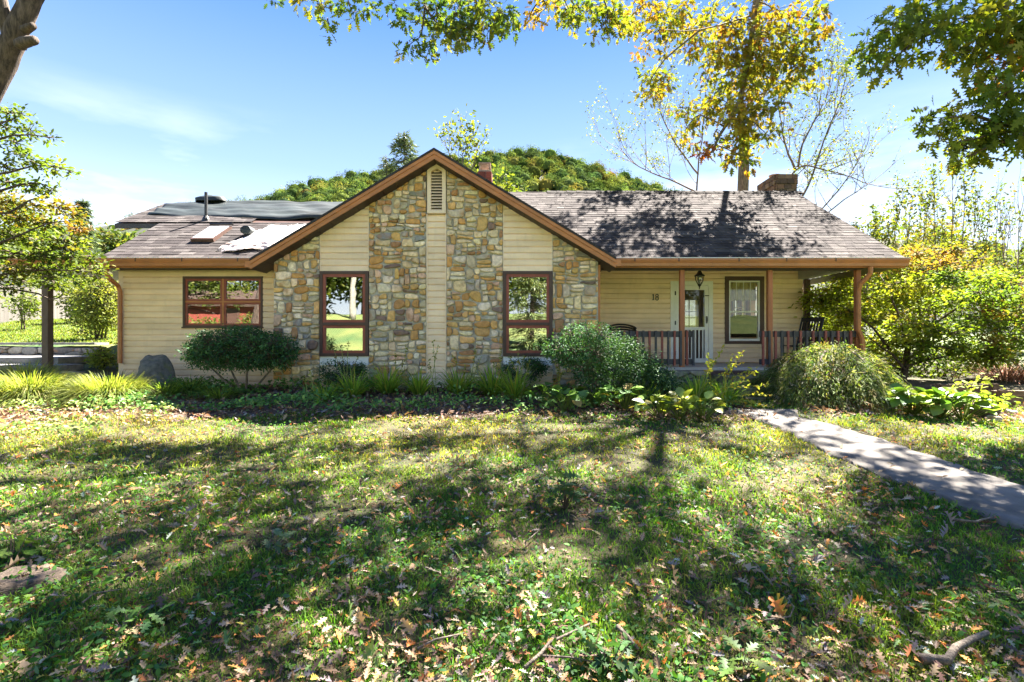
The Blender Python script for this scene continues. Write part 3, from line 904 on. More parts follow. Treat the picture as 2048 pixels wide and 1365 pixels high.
m = MB(); m.box(-8.25, 7.05, 11.2, 15.45, .9, 1.0); m.box(1.85, 7.05, 12.95, 15.45, 3.30, 3.36); m.box(-8.25, 1.6, 11.2, 17.9, 3.36, 3.42)
m.build('interior_floor', tanin, house)
# wall of the rear wing, showing under its own eave
m = MB(); m.box(-9.0, -8.45, 12.95, 17, 1.0, 4.5); m.build('wing_wall', cream, house)
for x in (-9.4, -9.12, -8.72):
    m = MB(); m.bar((x, 12.42, 4.36), (x, 12.95, 4.63), .05, .12); m.build('rafter_tail', creamtrim, house)
# brown corner board where porch meets stone
m = MB(); m.box(GX[7] + .002, GX[7] + .05, GW + .02, GW + .16, .95, 3.12); m.build('corner_board', fasciam, house)

# roof decks
def slab(mb, x0, x1, ya, za, yb, zb, th):
    return mb.prism([(ya, za), (yb, zb), (yb, zb - th), (ya, za - th)], x0, x1, lambda u, w, t: (t, u, w))
rd = MB()
slab(rd, -1.5, 8.09, EY, EZ - .02, 14.65, mz(14.65) - .02, .09)
slab(rd, -1.5, 8.09, 14.65, mz(14.65) - .02, 18.8, mz(14.65) - .02 - 4.15 * MS, .09)
slab(rd, -8.49, -1.5, EY, EZ - .02, 12.4, mz(12.4) - .02, .09)
UZ = 5.41
slab(rd, -9.59, -1.5, 12.4, mz(12.4) - .02, 14.2, UZ, .1)
slab(rd, -9.59, -1.5, 14.2, UZ, 18.9, UZ - 4.7 * .5, .1)
roof = rd.build('roof', darkbrown, house)
g = MB()
for sgn, xe in ((-1, XL), (1, XR)):
    g.prism([(XC, GA), (xe, gz(xe)), (xe, gz(xe) - .05), (XC, GA - .05)], GY - .03, 13.9, lambda u, w, t: (u, t, w))
gcap = g.build('gable_roof', mat('roof_edge', (.035, .03, .03), .9, .3, 10), house)
# shingled surfaces
SHC = [(.19, .155, .145, 3), (.15, .12, .115, 3), (.24, .20, .185, 2), (.115, .092, .09, 1.6), (.28, .235, .215, .7)]
shing = []
def shingles(x0, x1, ya, za, yb, zb, exp, vis):
    L = math.hypot(yb - ya, zb - za); dy, dz = (yb - ya) / L, (zb - za) / L
    ny_, nz_ = -dz, dy
    rows = int(L / exp)
    for r_ in range(rows + 1):
        s0 = r_ * exp; s1 = min(s0 + exp * 1.25, L)
        if s1 - s0 < .02: continue
        x = x0 - R.uniform(0, .3)
        while x < x1:
            w = R.choice((.15, .2, .3, .3, .33))
            a, c = max(x, x0) + .003, min(x + w, x1) - .003
            x += w
            if c - a < .03 or not vis((a + c) / 2, ya + dy * s0): continue
            t0 = .009 + R.uniform(0, .009); t1 = .004; js = R.uniform(-.012, .006)
            P = lambda xx, s, o: (xx, ya + dy * s + ny_ * o, za + dz * s + nz_ * o)
            vv = [P(a, s0 + js, 0), P(c, s0 + js, 0), P(c, s1, 0), P(a, s1, 0), P(a, s0 + js, t0), P(c, s0 + js, t0), P(c, s1, t1), P(a, s1, t1)]
            cc = SHC[R.choices(range(5), [q[3] for q in SHC])[0]]; k = R.uniform(.85, 1.15)
            shing.append((r_, (a + c) / 2, vv, tuple(q * k for q in cc[:3])))
SF = [(4, 5, 6, 7), (0, 1, 5, 4), (1, 2, 6, 5), (3, 0, 4, 7)]
shingles(-.9, 8.098, EY - .03, EZ - .019, 14.65, mz(14.65), .165, lambda x, y: True)
shingles(-8.495, -3.9, EY - .03, EZ - .019, 12.4, mz(12.4), .165, lambda x, y: True)
shingles(-9.595, -6.3, 12.36, mz(12.4) - .0, 14.2, UZ + .01, .165, lambda x, y: True)
order = sorted(range(len(shing)), key=lambda i: (shing[i][0], -abs(shing[i][1]))) 
first = set([i for i in order if shing[i][1] > 1.2 or shing[i][1] < -5.0][:300])
sm = MB()
for i, (r_, xm_, vv, cc) in enumerate(shing):
    if i in first:
        q = MB(); q.add(vv, SF, cc); q.build('shingle', shinglem, roof, colors=True)
    else: sm.add(vv, SF, cc)
tag(sm.build('shingles', shinglem, roof, colors=True), kind='stuff')
# ridge caps
rc = MB()
x = 1.0
while x < 8.05:
    w = .28
    zz = mz(14.65) + .015 + R.uniform(0, .01); k = R.uniform(.8, 1.1)
    rc.add([(x, 14.5, zz - .075), (x + w, 14.5, zz - .085), (x + w, 14.65, zz + .012), (x, 14.65, zz + .026), (x, 14.82, zz - .08), (x + w, 14.82, zz - .09)], [(0, 1, 2, 3), (3, 2, 5, 4), (0, 3, 4), (1, 5, 2)], tuple(.11 * k * q for q in (1, .82, .78)))
    x += w
rc.build('ridge_cap', shinglem, roof, colors=True)
# rake boards, fascia, gutters, soffits
for sgn, xe in ((-1, XL), (1, XR)):
    ft = MB()
    ft.prism([(XC, GA - .05), (xe, gz(xe) - .05), (xe, gz(xe) - .115), (XC, GA - .115)], GY - .02, GY + .03, lambda u, w, t: (u, t, w))
    ft.prism([(XC, GA - .115), (xe, gz(xe) - .115), (xe, gz(xe) - .205), (XC, GA - .205)], GY, GY + .03, lambda u, w, t: (u, t, w))
    ft.build('rake_board', fasciam, house)
    L = 3.5; n = 14
    for k in range(n):
        ua = XC + (xe - XC) * (k / n) + sgn * .004; ub = XC + (xe - XC) * ((k + 1) / n) - sgn * .004
        s = MB(); d = R.uniform(0, .006)
        s.prism([(ua, gz(ua) - .19 - d), (ub, gz(ub) - .19 - d), (ub, gz(ub) - .205 - d), (ua, gz(ua) - .205 - d)], GY + .032, GW + .3, lambda u, w, t: (u, t, w))
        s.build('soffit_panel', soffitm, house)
    r = MB(); r.box(xe - (.0 if sgn > 0 else .1), xe + (.1 if sgn > 0 else 0), GY + .0, GY + .16, gz(xe) - .17, gz(xe) - .05)
    r.build('gutter_end', fasciam, house)
gp = [(EY - .005, 3.285), (EY - .125, 3.285), (EY - .125, 3.25), (EY - .095, 3.19), (EY - .09, 3.135), (EY - .005, 3.135)]
for x0, x1 in ((-10.3, XL + .15), (XR - .06, 8.11)):
    q = MB(); q.prism(gp, x0, x1, lambda u, w, t: (t, u, w))
    gut = q.build('gutter', brownmetal, house)
    n = int((x1 - x0) / 1.05)
    for k in range(n):
        x = x0 + .5 + k * 1.05 + R.uniform(-.1, .1)
        h = MB(); h.box(x - .012, x + .012, EY - .129, EY - .127, 3.22, 3.287); h.box(x - .012, x + .012, EY - .129, EY, 3.287, 3.292); h.build('hanger', darkbrown, gut)
    d = MB(); d.box(max(x0, -8.5), x1 + .004, EY - .11, EY + .02, 3.293, 3.306); d.build('drip_edge', whitep, house)
    f_ = MB(); f_.box(max(x0, -8.5), x1, EY, EY + .03, 3.11, 3.29); f_.build('fascia_board', fasciam, house)
m = MB(); m.box(-8.48, GX[0], EY + .031, LY, 3.115, 3.125)
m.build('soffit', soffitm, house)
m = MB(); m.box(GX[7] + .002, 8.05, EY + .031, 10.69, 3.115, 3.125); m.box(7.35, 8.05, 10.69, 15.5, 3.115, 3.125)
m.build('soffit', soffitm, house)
# right rake edge of the main roof
m = MB(); m.prism([(EY, EZ - .03), (14.65, mz(14.65) - .03), (14.65, mz(14.65) - .2), (EY, EZ - .2)], 8.09, 8.115, lambda u, w, t: (t, u, w)); m.build('rake_board', fasciam, house)
m = MB(); m.prism([(12.4, mz(12.4) - .03), (14.2, UZ - .01), (14.2, UZ - .13), (12.4, mz(12.4) - .15)], -9.615, -9.592, lambda u, w, t: (t, u, w)); m.box(-9.6, -8.5, 12.37, 12.395, mz(12.4) - .14, mz(12.4) - .03); m.build('rake_board', greyslat, house)

# downspouts
def spout(pts, w=.075, d=.055):
    m = MB()
    m.tube(pts, .046, 8)
    o = m.build('downspout', brownmetal, house, smooth=False)
    return o
spout([W(212, 534, EY - .06), W(213, 548, EY - .05), W(219, 558, EY), W(236, 572, 10.88), W(240, 584, 10.92), W(240, 640, 10.92), W(240, 727, 10.92)])
spout([W(1741, 534, EY - .06), W(1741, 546, EY - .05), W(1733, 557, EY), W(1721, 568, 10.62), W(1717, 582, 10.66), W(1717, 640, 10.66), W(1717, 660, 10.66), W(1724, 676, 10.66), W(1726, 694, 10.66), W(1726, 730, 10.66)])

# porch
m = MB(); m.box(GX[7] + .01, 7.45, 10.66, 12.74, FLOOR - .06, FLOOR)
m.box(GX[7] + .06, 7.4, 10.72, 12.7, .4, FLOOR - .061)
porch = m.build('porch_floor', deckm, house)
door_h = (wx(1347, 12.75), wx(1419, 12.75), FLOOR, wz(569, 12.75))
win_h = (wx(1455, 12.75), wx(1521, 12.75), wz(683, 12.75), wz(560, 12.75))
siding('porch_siding', rect(GX[7] + .005, 7.23, FLOOR + .02, 3.38), 12.75, [door_h, win_h], exp=.1235)
m = MB(); m.box(GX[7], 7.4, 10.86, 12.74, 3.38, 3.42); m.build('porch_ceiling', creamtrim, house)
m = MB(); m.box(GX[7] + .052, 7.34, 10.70, 10.86, 3.09, 3.375); m.build('porch_header', soffitm, house)
m = MB(); m.box(7.11, 7.32, 10.862, 12.73, 3.13, 3.375); m.build('porch_beam', mat('grey_beam', (.40, .385, .35), .6, .08, 3), house)
for x in (3.575, 5.42, 7.27):
    m = MB(); m.box(x - .048, x + .048, 10.73, 10.83, FLOOR, 3.089); m.build('porch_post', postm, house, bevel=.006)
m = MB(); m.box(7.24, 7.36, 12.62, 12.74, FLOOR, 3.128); m.build('porch_post', darkbrown, house, bevel=.006)

def railing(p0, p1, start):
    p0, p1 = Vector(p0), Vector(p1); d = (p1 - p0); L = d.length; t = d / L; nrm = Vector((t.y, -t.x, 0))
    m = MB()
    m.bar(p0 + Vector((0, 0, 1.745)), p1 + Vector((0, 0, 1.745)), .035, .125); m.bar(p0 + Vector((0, 0, 1.165)), p1 + Vector((0, 0, 1.165)), .035, .115)
    rail = m.build('railing', greyslat, house)
    k = 0; s = .06
    while s < L - .02:
        c = p0 + t * s + nrm * .036
        q = MB(); q.bar(c + Vector((0, 0, 1.085)), c + Vector((0, 0, 1.815 + R.uniform(-.004, .004))), .036, .042, up=t)
        q.build('slat', (redslat if (k + start) % 2 else greyslat), rail)
        s += .131; k += 1
railing((GX[7] + .06, 10.76, 0), (3.83, 10.76, 0), 1)
railing((5.2, 10.76, 0), (7.23, 10.76, 0), 1)
railing((7.28, 10.84, 0), (7.28, 12.6, 0), 0)

# storm door
def door():
    Y0 = 12.75
    x0, x1, z1 = wx(1340.5, Y0), wx(1425, Y0), wz(563, Y0)
    t = MB(); wth = wx(1349, Y0) - x0
    t.box(x0, x0 + wth, Y0 - .04, Y0 + .1, FLOOR, z1); t.box(x1 - wth, x1, Y0 - .04, Y0 + .1, FLOOR, z1); t.box(x0 + wth, x1 - wth, Y0 - .04, Y0 + .1, z1 - wth, z1)
    t.build('door_trim', whitep, house, bevel=.004)
    a, c, top = x0 + wth + .004, x1 - wth - .004, z1 - wth - .004
    zr = wz(657, Y0)
    d = MB(); sw = .095
    d.box(a, a + sw, Y0 - .03, Y0, FLOOR + .012, top); d.box(c - sw, c, Y0 - .03, Y0, FLOOR + .012, top)
    d.box(a + sw, c - sw, Y0 - .03, Y0, top - .11, top); d.box(a + sw, c - sw, Y0 - .03, Y0, zr - .045, zr + .03); d.box(a + sw, c - sw, Y0 - .03, Y0, FLOOR + .012, FLOOR + .12)
    dr = d.build('storm_door', whitep, house, bevel=.004)
    g = MB(); g.box(a + sw, c - sw, Y0 - .016, Y0 - .012, zr + .03, top - .11); g.build('pane', clear, dr)
    n = 7
    for k in range(n):
        x = a + sw + (c - a - 2 * sw) * (k + .5) / n
        s = MB(); s.box(x - .016, x + .016, Y0 - .028, Y0 - .006, FLOOR + .12, zr - .045); s.build('slat', whitep, dr)
    h = MB(); h.box(c - .06, c - .035, Y0 - .05, Y0 - .03, zr + .12, zr + .3); h.tube([(c - .047, Y0 - .05, zr + .15), (c - .047, Y0 - .085, zr + .17), (c - .047, Y0 - .085, zr + .26), (c - .047, Y0 - .05, zr + .28)], .008, 6)
    h.build('handle', black, dr)
    for z in (FLOOR + .25, FLOOR + 1.0, z1 - .3):
        q = MB(); q.box(a - .012, a + .02, Y0 - .046, Y0 - .031, z - .05, z + .05); q.build('hinge', leadm, dr)
    q = MB(); q.tube([(c - .09, Y0 - .036, z1 - .36), (c + .01, Y0 - .036, z1 - .36)], .011, 6); q.build('closer', black, dr)
    # brown inner door with its own lights
    i = MB(); yb = Y0 + .06
    xm0, xm1 = wx(1366, Y0), wx(1396, Y0)
    i.box(a, xm0, yb, yb + .05, FLOOR, top); i.box(xm1 + .02, c, yb, yb + .05, FLOOR, top); i.box(xm0, xm1 + .02, yb, yb + .05, wz(600, Y0), top); i.box(xm0, xm1 + .02, yb, yb + .05, FLOOR, wz(656, Y0))
    ind = i.build('inner_door', darkbrown, house)
    g = MB(); g.box(xm0, xm1 + .02, yb + .02, yb + .026, wz(656, Y0), wz(600, Y0)); g.build('pane', clear, ind)
    g = MB(); g.box(xm0, xm1 + .02, yb + .01, yb + .03, wz(636, Y0) - .01, wz(636, Y0) + .012); g.box(xm0 + .17, xm0 + .19, yb + .011, yb + .029, wz(656, Y0), wz(600, Y0)); g.build('muntin', darkbrown, ind)
door()

def porch_window():
    Y0 = 12.75
    x0, x1, z0, z1 = wx(1448.5, Y0), wx(1527, Y0), wz(688.5, Y0), wz(553.5, Y0)
    o = MB(); frame4(o, x0, x1, z0, z1, Y0 - .045, Y0 + .04, .105, .075)
    win = o.build('window', darkbrown, house, bevel=.005)
    a, c, lo, hi = x0 + .106, x1 - .106, z0 + .076, z1 - .106
    zm = wz(624, Y0)
    f = MB(); frame4(f, a, c, lo, hi, Y0 - .03, Y0 + .06, .035, .055); f.box(a + .035, c - .035, Y0 - .012, Y0 + .03, zm - .02, zm + .022)
    f.build('sash', whitep, win, bevel=.003)
    for p, q, yy in ((lo + .055, zm - .02, Y0 + .012), (zm + .022, hi - .035, Y0 + .02)):
        g = MB(); g.box(a + .035, c - .035, yy, yy + .005, p, q); g.build('pane', clear, win)
    g = MB()
    for k in (1, 2, 3):
        x = a + .035 + (c - a - .07) * k / 4; g.box(x - .006, x + .006, Y0 + .018, Y0 + .027, zm + .022, hi - .035)
    g.build('muntin', whitep, win)
    # folded valance behind the upper lights
    v = MB(); n = 33; pts = []
    for k in range(n):
        u = a + .03 + (c - a - .06) * k / (n - 1)
        pts.append((u, Y0 + .13 + .018 * math.sin(k * 1.15)))
    vz = [(hi, 0), (wz(585, Y0), .0), (wz(592, Y0), -.03), (wz(598, Y0), -.025), (wz(601, Y0), .0)]
    vv = [(u, y + dy, z) for z, dy in vz for u, y in pts]
    v.add(vv, [(r * n + k, r * n + k + 1, (r + 1) * n + k + 1, (r + 1) * n + k) for r in range(len(vz) - 1) for k in range(n - 1)])
    v.build('valance', mat('cream_cloth', (.62, .52, .30), .9, .1, 20, stretch=(4, 1, .3)), win)
porch_window()
# back windows seen through the rooms
for (xa, xb, za, zb) in ((5.21, 5.60, 2.06, 2.92), (6.72, 7.02, 2.25, 3.0)):
    m = MB(); frame4(m, xa - .05, xb + .05, za - .05, zb + .05, 15.44, 15.498, .06)
    m.box(xa, xb, 15.52, 15.56, (za + zb) / 2 - .012, (za + zb) / 2 + .012); w_ = m.build('window', whitep, house)
    g = MB(); g.box(xa + .01, xb - .01, 15.57, 15.575, za + .01, zb - .01); g.build('pane', clear, w_)

# house number 18 beside the door
def number():
    Y0 = 12.75 - .044; z0 = wz(601, 12.75); h = .15
    d1 = MB(); x = wx(1303.5, 12.75)
    d1.box(x + .018, x + .042, Y0, Y0 + .012, z0, z0 + h); d1.box(x, x + .054, Y0 + .001, Y0 + .011, z0, z0 + .016); d1.bar((x + .002, Y0 + .006, z0 + h * .8), (x + .024, Y0 + .006, z0 + h * .95), .01, .014)
    d1.build('house_number_one', black, house)
    d8 = MB(); cx = x + .12
    for cz, r in ((z0 + .041, .041), (z0 + .112, .035)):
        n = 16
        d8.tube([(cx + r * .9 * math.cos(2 * math.pi * k / n), Y0 + .006, cz + r * math.sin(2 * math.pi * k / n)) for k in range(n + 1)], .011, 6, caps=False)
    d8.build('house_number_eight', black, house)
number()

# chimneys
def chimney(x0, x1, y0, y1, z0, z1, rows, pal, ch_name, mm, cap=True):
    m = MB(); m.box(x0 + .02, x1 - .02, y0 + .02, y1 - .02, z0, z1 - .01)
    ch = m.build(ch_name, mortar, house)
    h = (z1 - z0) / rows
    for r_ in range(rows):
        za = z0 + r_ * h; off = (r_ % 2) * .5
        out = .03 if r_ >= rows - 2 and cap else 0
        def course(p, q, fixed, axis, sgn):
            n = max(2, round((q - p) / .24)); w = (q - p) / n
            cuts = [p] + [p + (k + off * .6 + .2) * w for k in range(n)] + [q]
            cuts = sorted(c for c in cuts if p <= c <= q)
            for a, b_ in zip(cuts, cuts[1:]):
                if b_ - a < .02: continue
                k = MB(); e = out + R.uniform(.0, .014); cc = R.choice(pal); kk = R.uniform(.75, 1.25); cc = tuple(x * kk for x in cc)
                if axis == 'x': k.box(a + .005, b_ - .005, fixed - sgn * .02, fixed + sgn * e, za + .006, za + h - .006)
                else: k.box(fixed - sgn * .02, fixed + sgn * e, a + .005, b_ - .005, za + .006, za + h - .006)
                k.c = [cc] * len(k.v)
                k.build('brick', mm, ch, colors=True)
        course(x0, x1, y0, 'x', -1)
        course(y0 + .02, y1, x0, 'y', -1)
        course(y0 + .02, y1, x1, 'y', 1)
    return ch
brickm = mat('brick', (1, 1, 1), .9, .2, 25, .5, 80, attr=True)
CX0, CX1 = wx(1552, 15.0), wx(1594, 15.0)
ch = chimney(CX0, CX1, 15.0, 16.1, 5.2, wz(349, 15.0), 9, [(.15, .09, .065), (.19, .11, .075), (.11, .075, .06), (.22, .15, .11)], 'chimney', brickm)
m = MB(); m.lathe([(.16, wz(349, 15.0) + .0), (.13, wz(349, 15.0) + .08), (.17, wz(349, 15.0) + .10), (.17, wz(349, 15.0) + .13)], CX0 + .22, 15.5, 10); m.build('flue_cap', mat('clay_flue', (.33, .2, .16), .8, .2, 10), ch)
c2 = (wx(955, 14.2), wx(983, 14.2))
ch2 = chimney(c2[0], c2[1], 14.2, 14.75, 4.9, wz(343, 14.2), 7, [(.24, .06, .045), (.30, .08, .055), (.19, .05, .04)], 'chimney', brickm, False)
m = MB(); zb, zt = wz(343, 14.2), wz(325, 14.2)
m.box(c2[0] + .02, c2[1] - .02, 14.22, 14.73, zb, zb + .05)
for x in (c2[0] + .05, c2[1] - .05):
    for y in (14.26, 14.69): m.bar((x, y, zb + .05), (x * .8 + (c2[0] + c2[1]) / 2 * .2, y, zt - .02), .03, .03)
m.box(c2[0] + .03, c2[1] - .03, 14.2, 14.75, zt - .03, zt); m.build('flue_cap', mat('rust_cap', (.34, .24, .21), .7, .3, 9), ch2)

# plumbing vent and skylight on the left slope
m = MB(); vx = wx(412, 12.5); zb = wz(438, 12.5); m.tube([(vx, 12.5, zb - .1), (vx, 12.5, wz(385, 12.5))], .036, 10); m.lathe([(.11, zb - .12), (.08, zb + .0), (.045, zb + .07)], vx, 12.5, 10)
m.build('vent_pipe', leadm, house, smooth=False)
def on_left(x, y, o=0.0): return Vector((x, y - o * .527, mz(y) + o * .85))
def skylight():
    ya, yb = 11.28, 12.02; xa, xb = wx(378, 11.2), wx(424, 11.2)
    xa2, xb2 = xa, xb
    q = [on_left(xa, ya), on_left(xb, ya), on_left(xb2, yb), on_left(xa2, yb)]
    t = [on_left(xa, ya, .085), on_left(xb, ya, .085), on_left(xb2, yb, .07), on_left(xa2, yb, .07)]
    m = MB(); m.add(q + t, [(0, 1, 5, 4), (1, 2, 6, 5), (2, 3, 7, 6), (3, 0, 4, 7), (4, 5, 6, 7)])
    s = m.build('skylight', darkbrown, house)
    c = sum(t, Vector()) / 4
    g = MB(); g.add([p + (c - p) * .12 + Vector((0, -.006, .009)) for p in t] + [c + (p - c) * .4 + Vector((0, -.02, .03)) for p in t], [(0, 1, 5, 4), (1, 2, 6, 5), (2, 3, 7, 6), (3, 0, 4, 7), (4, 5, 6, 7)])
    g.build('dome', mat('skylight_dome', (.78, .84, .93), .2, .05, 3, spec=.8), s)
    b = MB(); b.tube([on_left(xb2 + .02, yb + .05, .1), on_left(xa2 - .02, yb + .05, .1)], .03, 6); b.build('flashing', black, s)
skylight()

# side porch at the left end
sp = MB(); sp.prism([(10.5, 3.30), (13.6, 3.36), (13.6, 3.20), (10.5, 3.14)], -10.35, -8.5, lambda u, w, t: (t, u, w))
spo = sp.build('side_porch_roof', darkbrown, house)
m = MB(); m.prism([(10.52, 3.138), (13.55, 3.198), (13.55, 3.188), (10.52, 3.128)], -10.3, -8.45, lambda u, w, t: (t, u, w)); m.build('soffit', mat('grey_soffit', (.28, .26, .24), .7, .1, 4), spo)
m = MB(); m.box(-10.22, -10.08, 11.12, 11.26, .95, 3.14); m.build('porch_post', mat('dark_post', (.10, .07, .055), .6, .2, 5), house, bevel=.006)
# ------------------------------------------------------------------ plants: builders
TW = (.10, .075, .055)
def blob_leaves(nb, tw, blobs, leaf, size, dens, pal, rg, spread=.13, per=9, up=.8, out=.5, rnd=.7, droop=0.0, tint=.16, shell=1.8, twig=.006, tone=None):
    """Leaf clusters through ellipsoids (c, r). dens: leaves per blob; each blob keeps its own tone, so crowns have light and dark clumps."""
    for bi, (c, r) in enumerate(blobs):
        c = np.array(c, float); r = np.array(r if hasattr(r, '__len__') else (r, r, r), float)
        n = int(dens(r) if callable(dens) else dens)
        k = max(1, n // per)
        d = rg.normal(size=(k, 3)); d /= np.linalg.norm(d, axis=1, keepdims=True)
        q = c + d * r * (rg.random((k, 1)) ** (1 / shell))
        if twig:
            segs(np.broadcast_to(c, q.shape) + (q - c) * rg.uniform(.0, .25, (k, 1)), q, twig * 1.5, twig * .5, tw, TW, 3)
        idx = np.repeat(np.arange(k), per)
        p = q[idx] + rg.normal(0, spread, (k * per, 3)) * np.array([1, 1, .75])
        N = d[idx] * out + np.array([0, 0, up]) + rg.normal(0, rnd, (k * per, 3))
        H = (p - q[idx]) + d[idx] * .1 + np.array([0, 0, -droop])
        base = pick(pal, 1, rg, .08) if tone is None else np.array([tone(c)])
        cc = pick(pal, k, rg, .1)[idx] * .62 + base * .38
        cc = cc * (1 + rg.normal(0, tint, (k * per, 1))).clip(.45, 1.7)
        scatter(*leaf, p, frames(N, rg, H + rg.normal(0, .04, p.shape)), size * rg.uniform(.65, 1.25, k * per), cc, nb)

class Limbs:
    """Branch skeleton of one tree: tubes plus the points where leaves grow."""
    def __init__(s, rr): s.mb = MB(); s.tips = []; s.rr = rr
    def path(s, pts, r0, r1, sides=7, wob=0.0):
        P = [Vector(p) for p in pts]
        Q = []
        for i in range(len(P) - 1):
            a = P[max(i - 1, 0)]; b = P[i]; c = P[i + 1]; d = P[min(i + 2, len(P) - 1)]
            for k in range(3):
                t = k / 3
                q = .5 * ((2 * b) + (c - a) * t + (2 * a - 5 * b + 4 * c - d) * t * t + (3 * b - a - 3 * c + d) * t ** 3)
                Q.append(q + Vector([s.rr.uniform(-wob, wob) for _ in range(3)]))
        Q.append(P[-1])
        n = len(Q)
        s.mb.tube(Q, [r0 + (r1 - r0) * (i / (n - 1)) ** .8 for i in range(n)], sides)
        return Q
    def grow(s, p, d, L, r, lev, up=.12, spread=.7, kids=3, shrink=.62):
        rr = s.rr
        p = Vector(p); d = Vector(d).normalized(); pts = [p.copy()]
        n = 4
        for k in range(n):
            d = (d + Vector((rr.uniform(-1, 1), rr.uniform(-1, 1), rr.uniform(-1, 1))) * .22 + Vector((0, 0, up))).normalized()
            p = p + d * L / n; pts.append(p.copy())
        s.mb.tube(pts, [r * (1 - .6 * k / n) for k in range(n + 1)], 5 if r > .02 else 3, caps=False)
        if lev <= 0:
            s.tips += [q for q in pts[1:]]
            return
        for k in range(kids):
            i = rr.randint(1, n)
            nd = (d + Vector((rr.uniform(-1, 1), rr.uniform(-1, 1), rr.uniform(-.6, 1))) * spread).normalized()
            s.grow(pts[i], nd, L * shrink * rr.uniform(.75, 1.25), r * .5, lev - 1, up, spread, kids, shrink)
        s.tips.append(pts[-1])

def tips_leaves(nb, tips, leaf, size, per, spread, pal, rg, up=.6):
    t = np.array([tuple(q) for q in tips]); idx = np.repeat(np.arange(len(t)), per); n = len(idx)
    p = t[idx] + rg.normal(0, spread, (n, 3))
    N = rg.normal(0, .8, (n, 3)) + np.array([0, 0, up])
    scatter(*leaf, p, frames(N, rg), size * rg.uniform(.6, 1.25, n), pick(pal, n, rg, .2), nb)

def finish(root, limbs, nb, tw=None, barkmat=None, leafmat=None, crown='crown', trunk='trunk'):
    if limbs is not None and limbs.mb.v: limbs.mb.build(trunk, barkmat or bark, root, smooth=True)
    if tw is not None and tw.n: tag(tw.build('twigs', twigm, root), kind='stuff')
    if nb is not None and nb.n: nb.build(crown, leafmat or leafm, root)

OAKY = [(.27, .20, .02, 3), (.20, .185, .02, 3), (.13, .145, .02, 2.8), (.40, .20, .03, 1.2), (.12, .16, .02, 3), (.34, .10, .02, .5), (.10, .065, .025, .3)]
OAKG = [(.07, .115, .02, 3), (.11, .15, .022, 2.6), (.17, .185, .025, 1.6), (.25, .20, .03, .7), (.05, .085, .02, 2), (.20, .09, .03, .25)]

def px_blobs(lst, Y, rg, dy=.35, zs=1.0):
    out = []
    for e in lst:
        x, y, r = e[:3]; yy = Y + rg.uniform(-dy, dy)
        out.append((W(x, y, yy), np.array([r / 1024 * yy, r / 1024 * yy * 1.1, r / 1024 * yy * zs])))
    return out

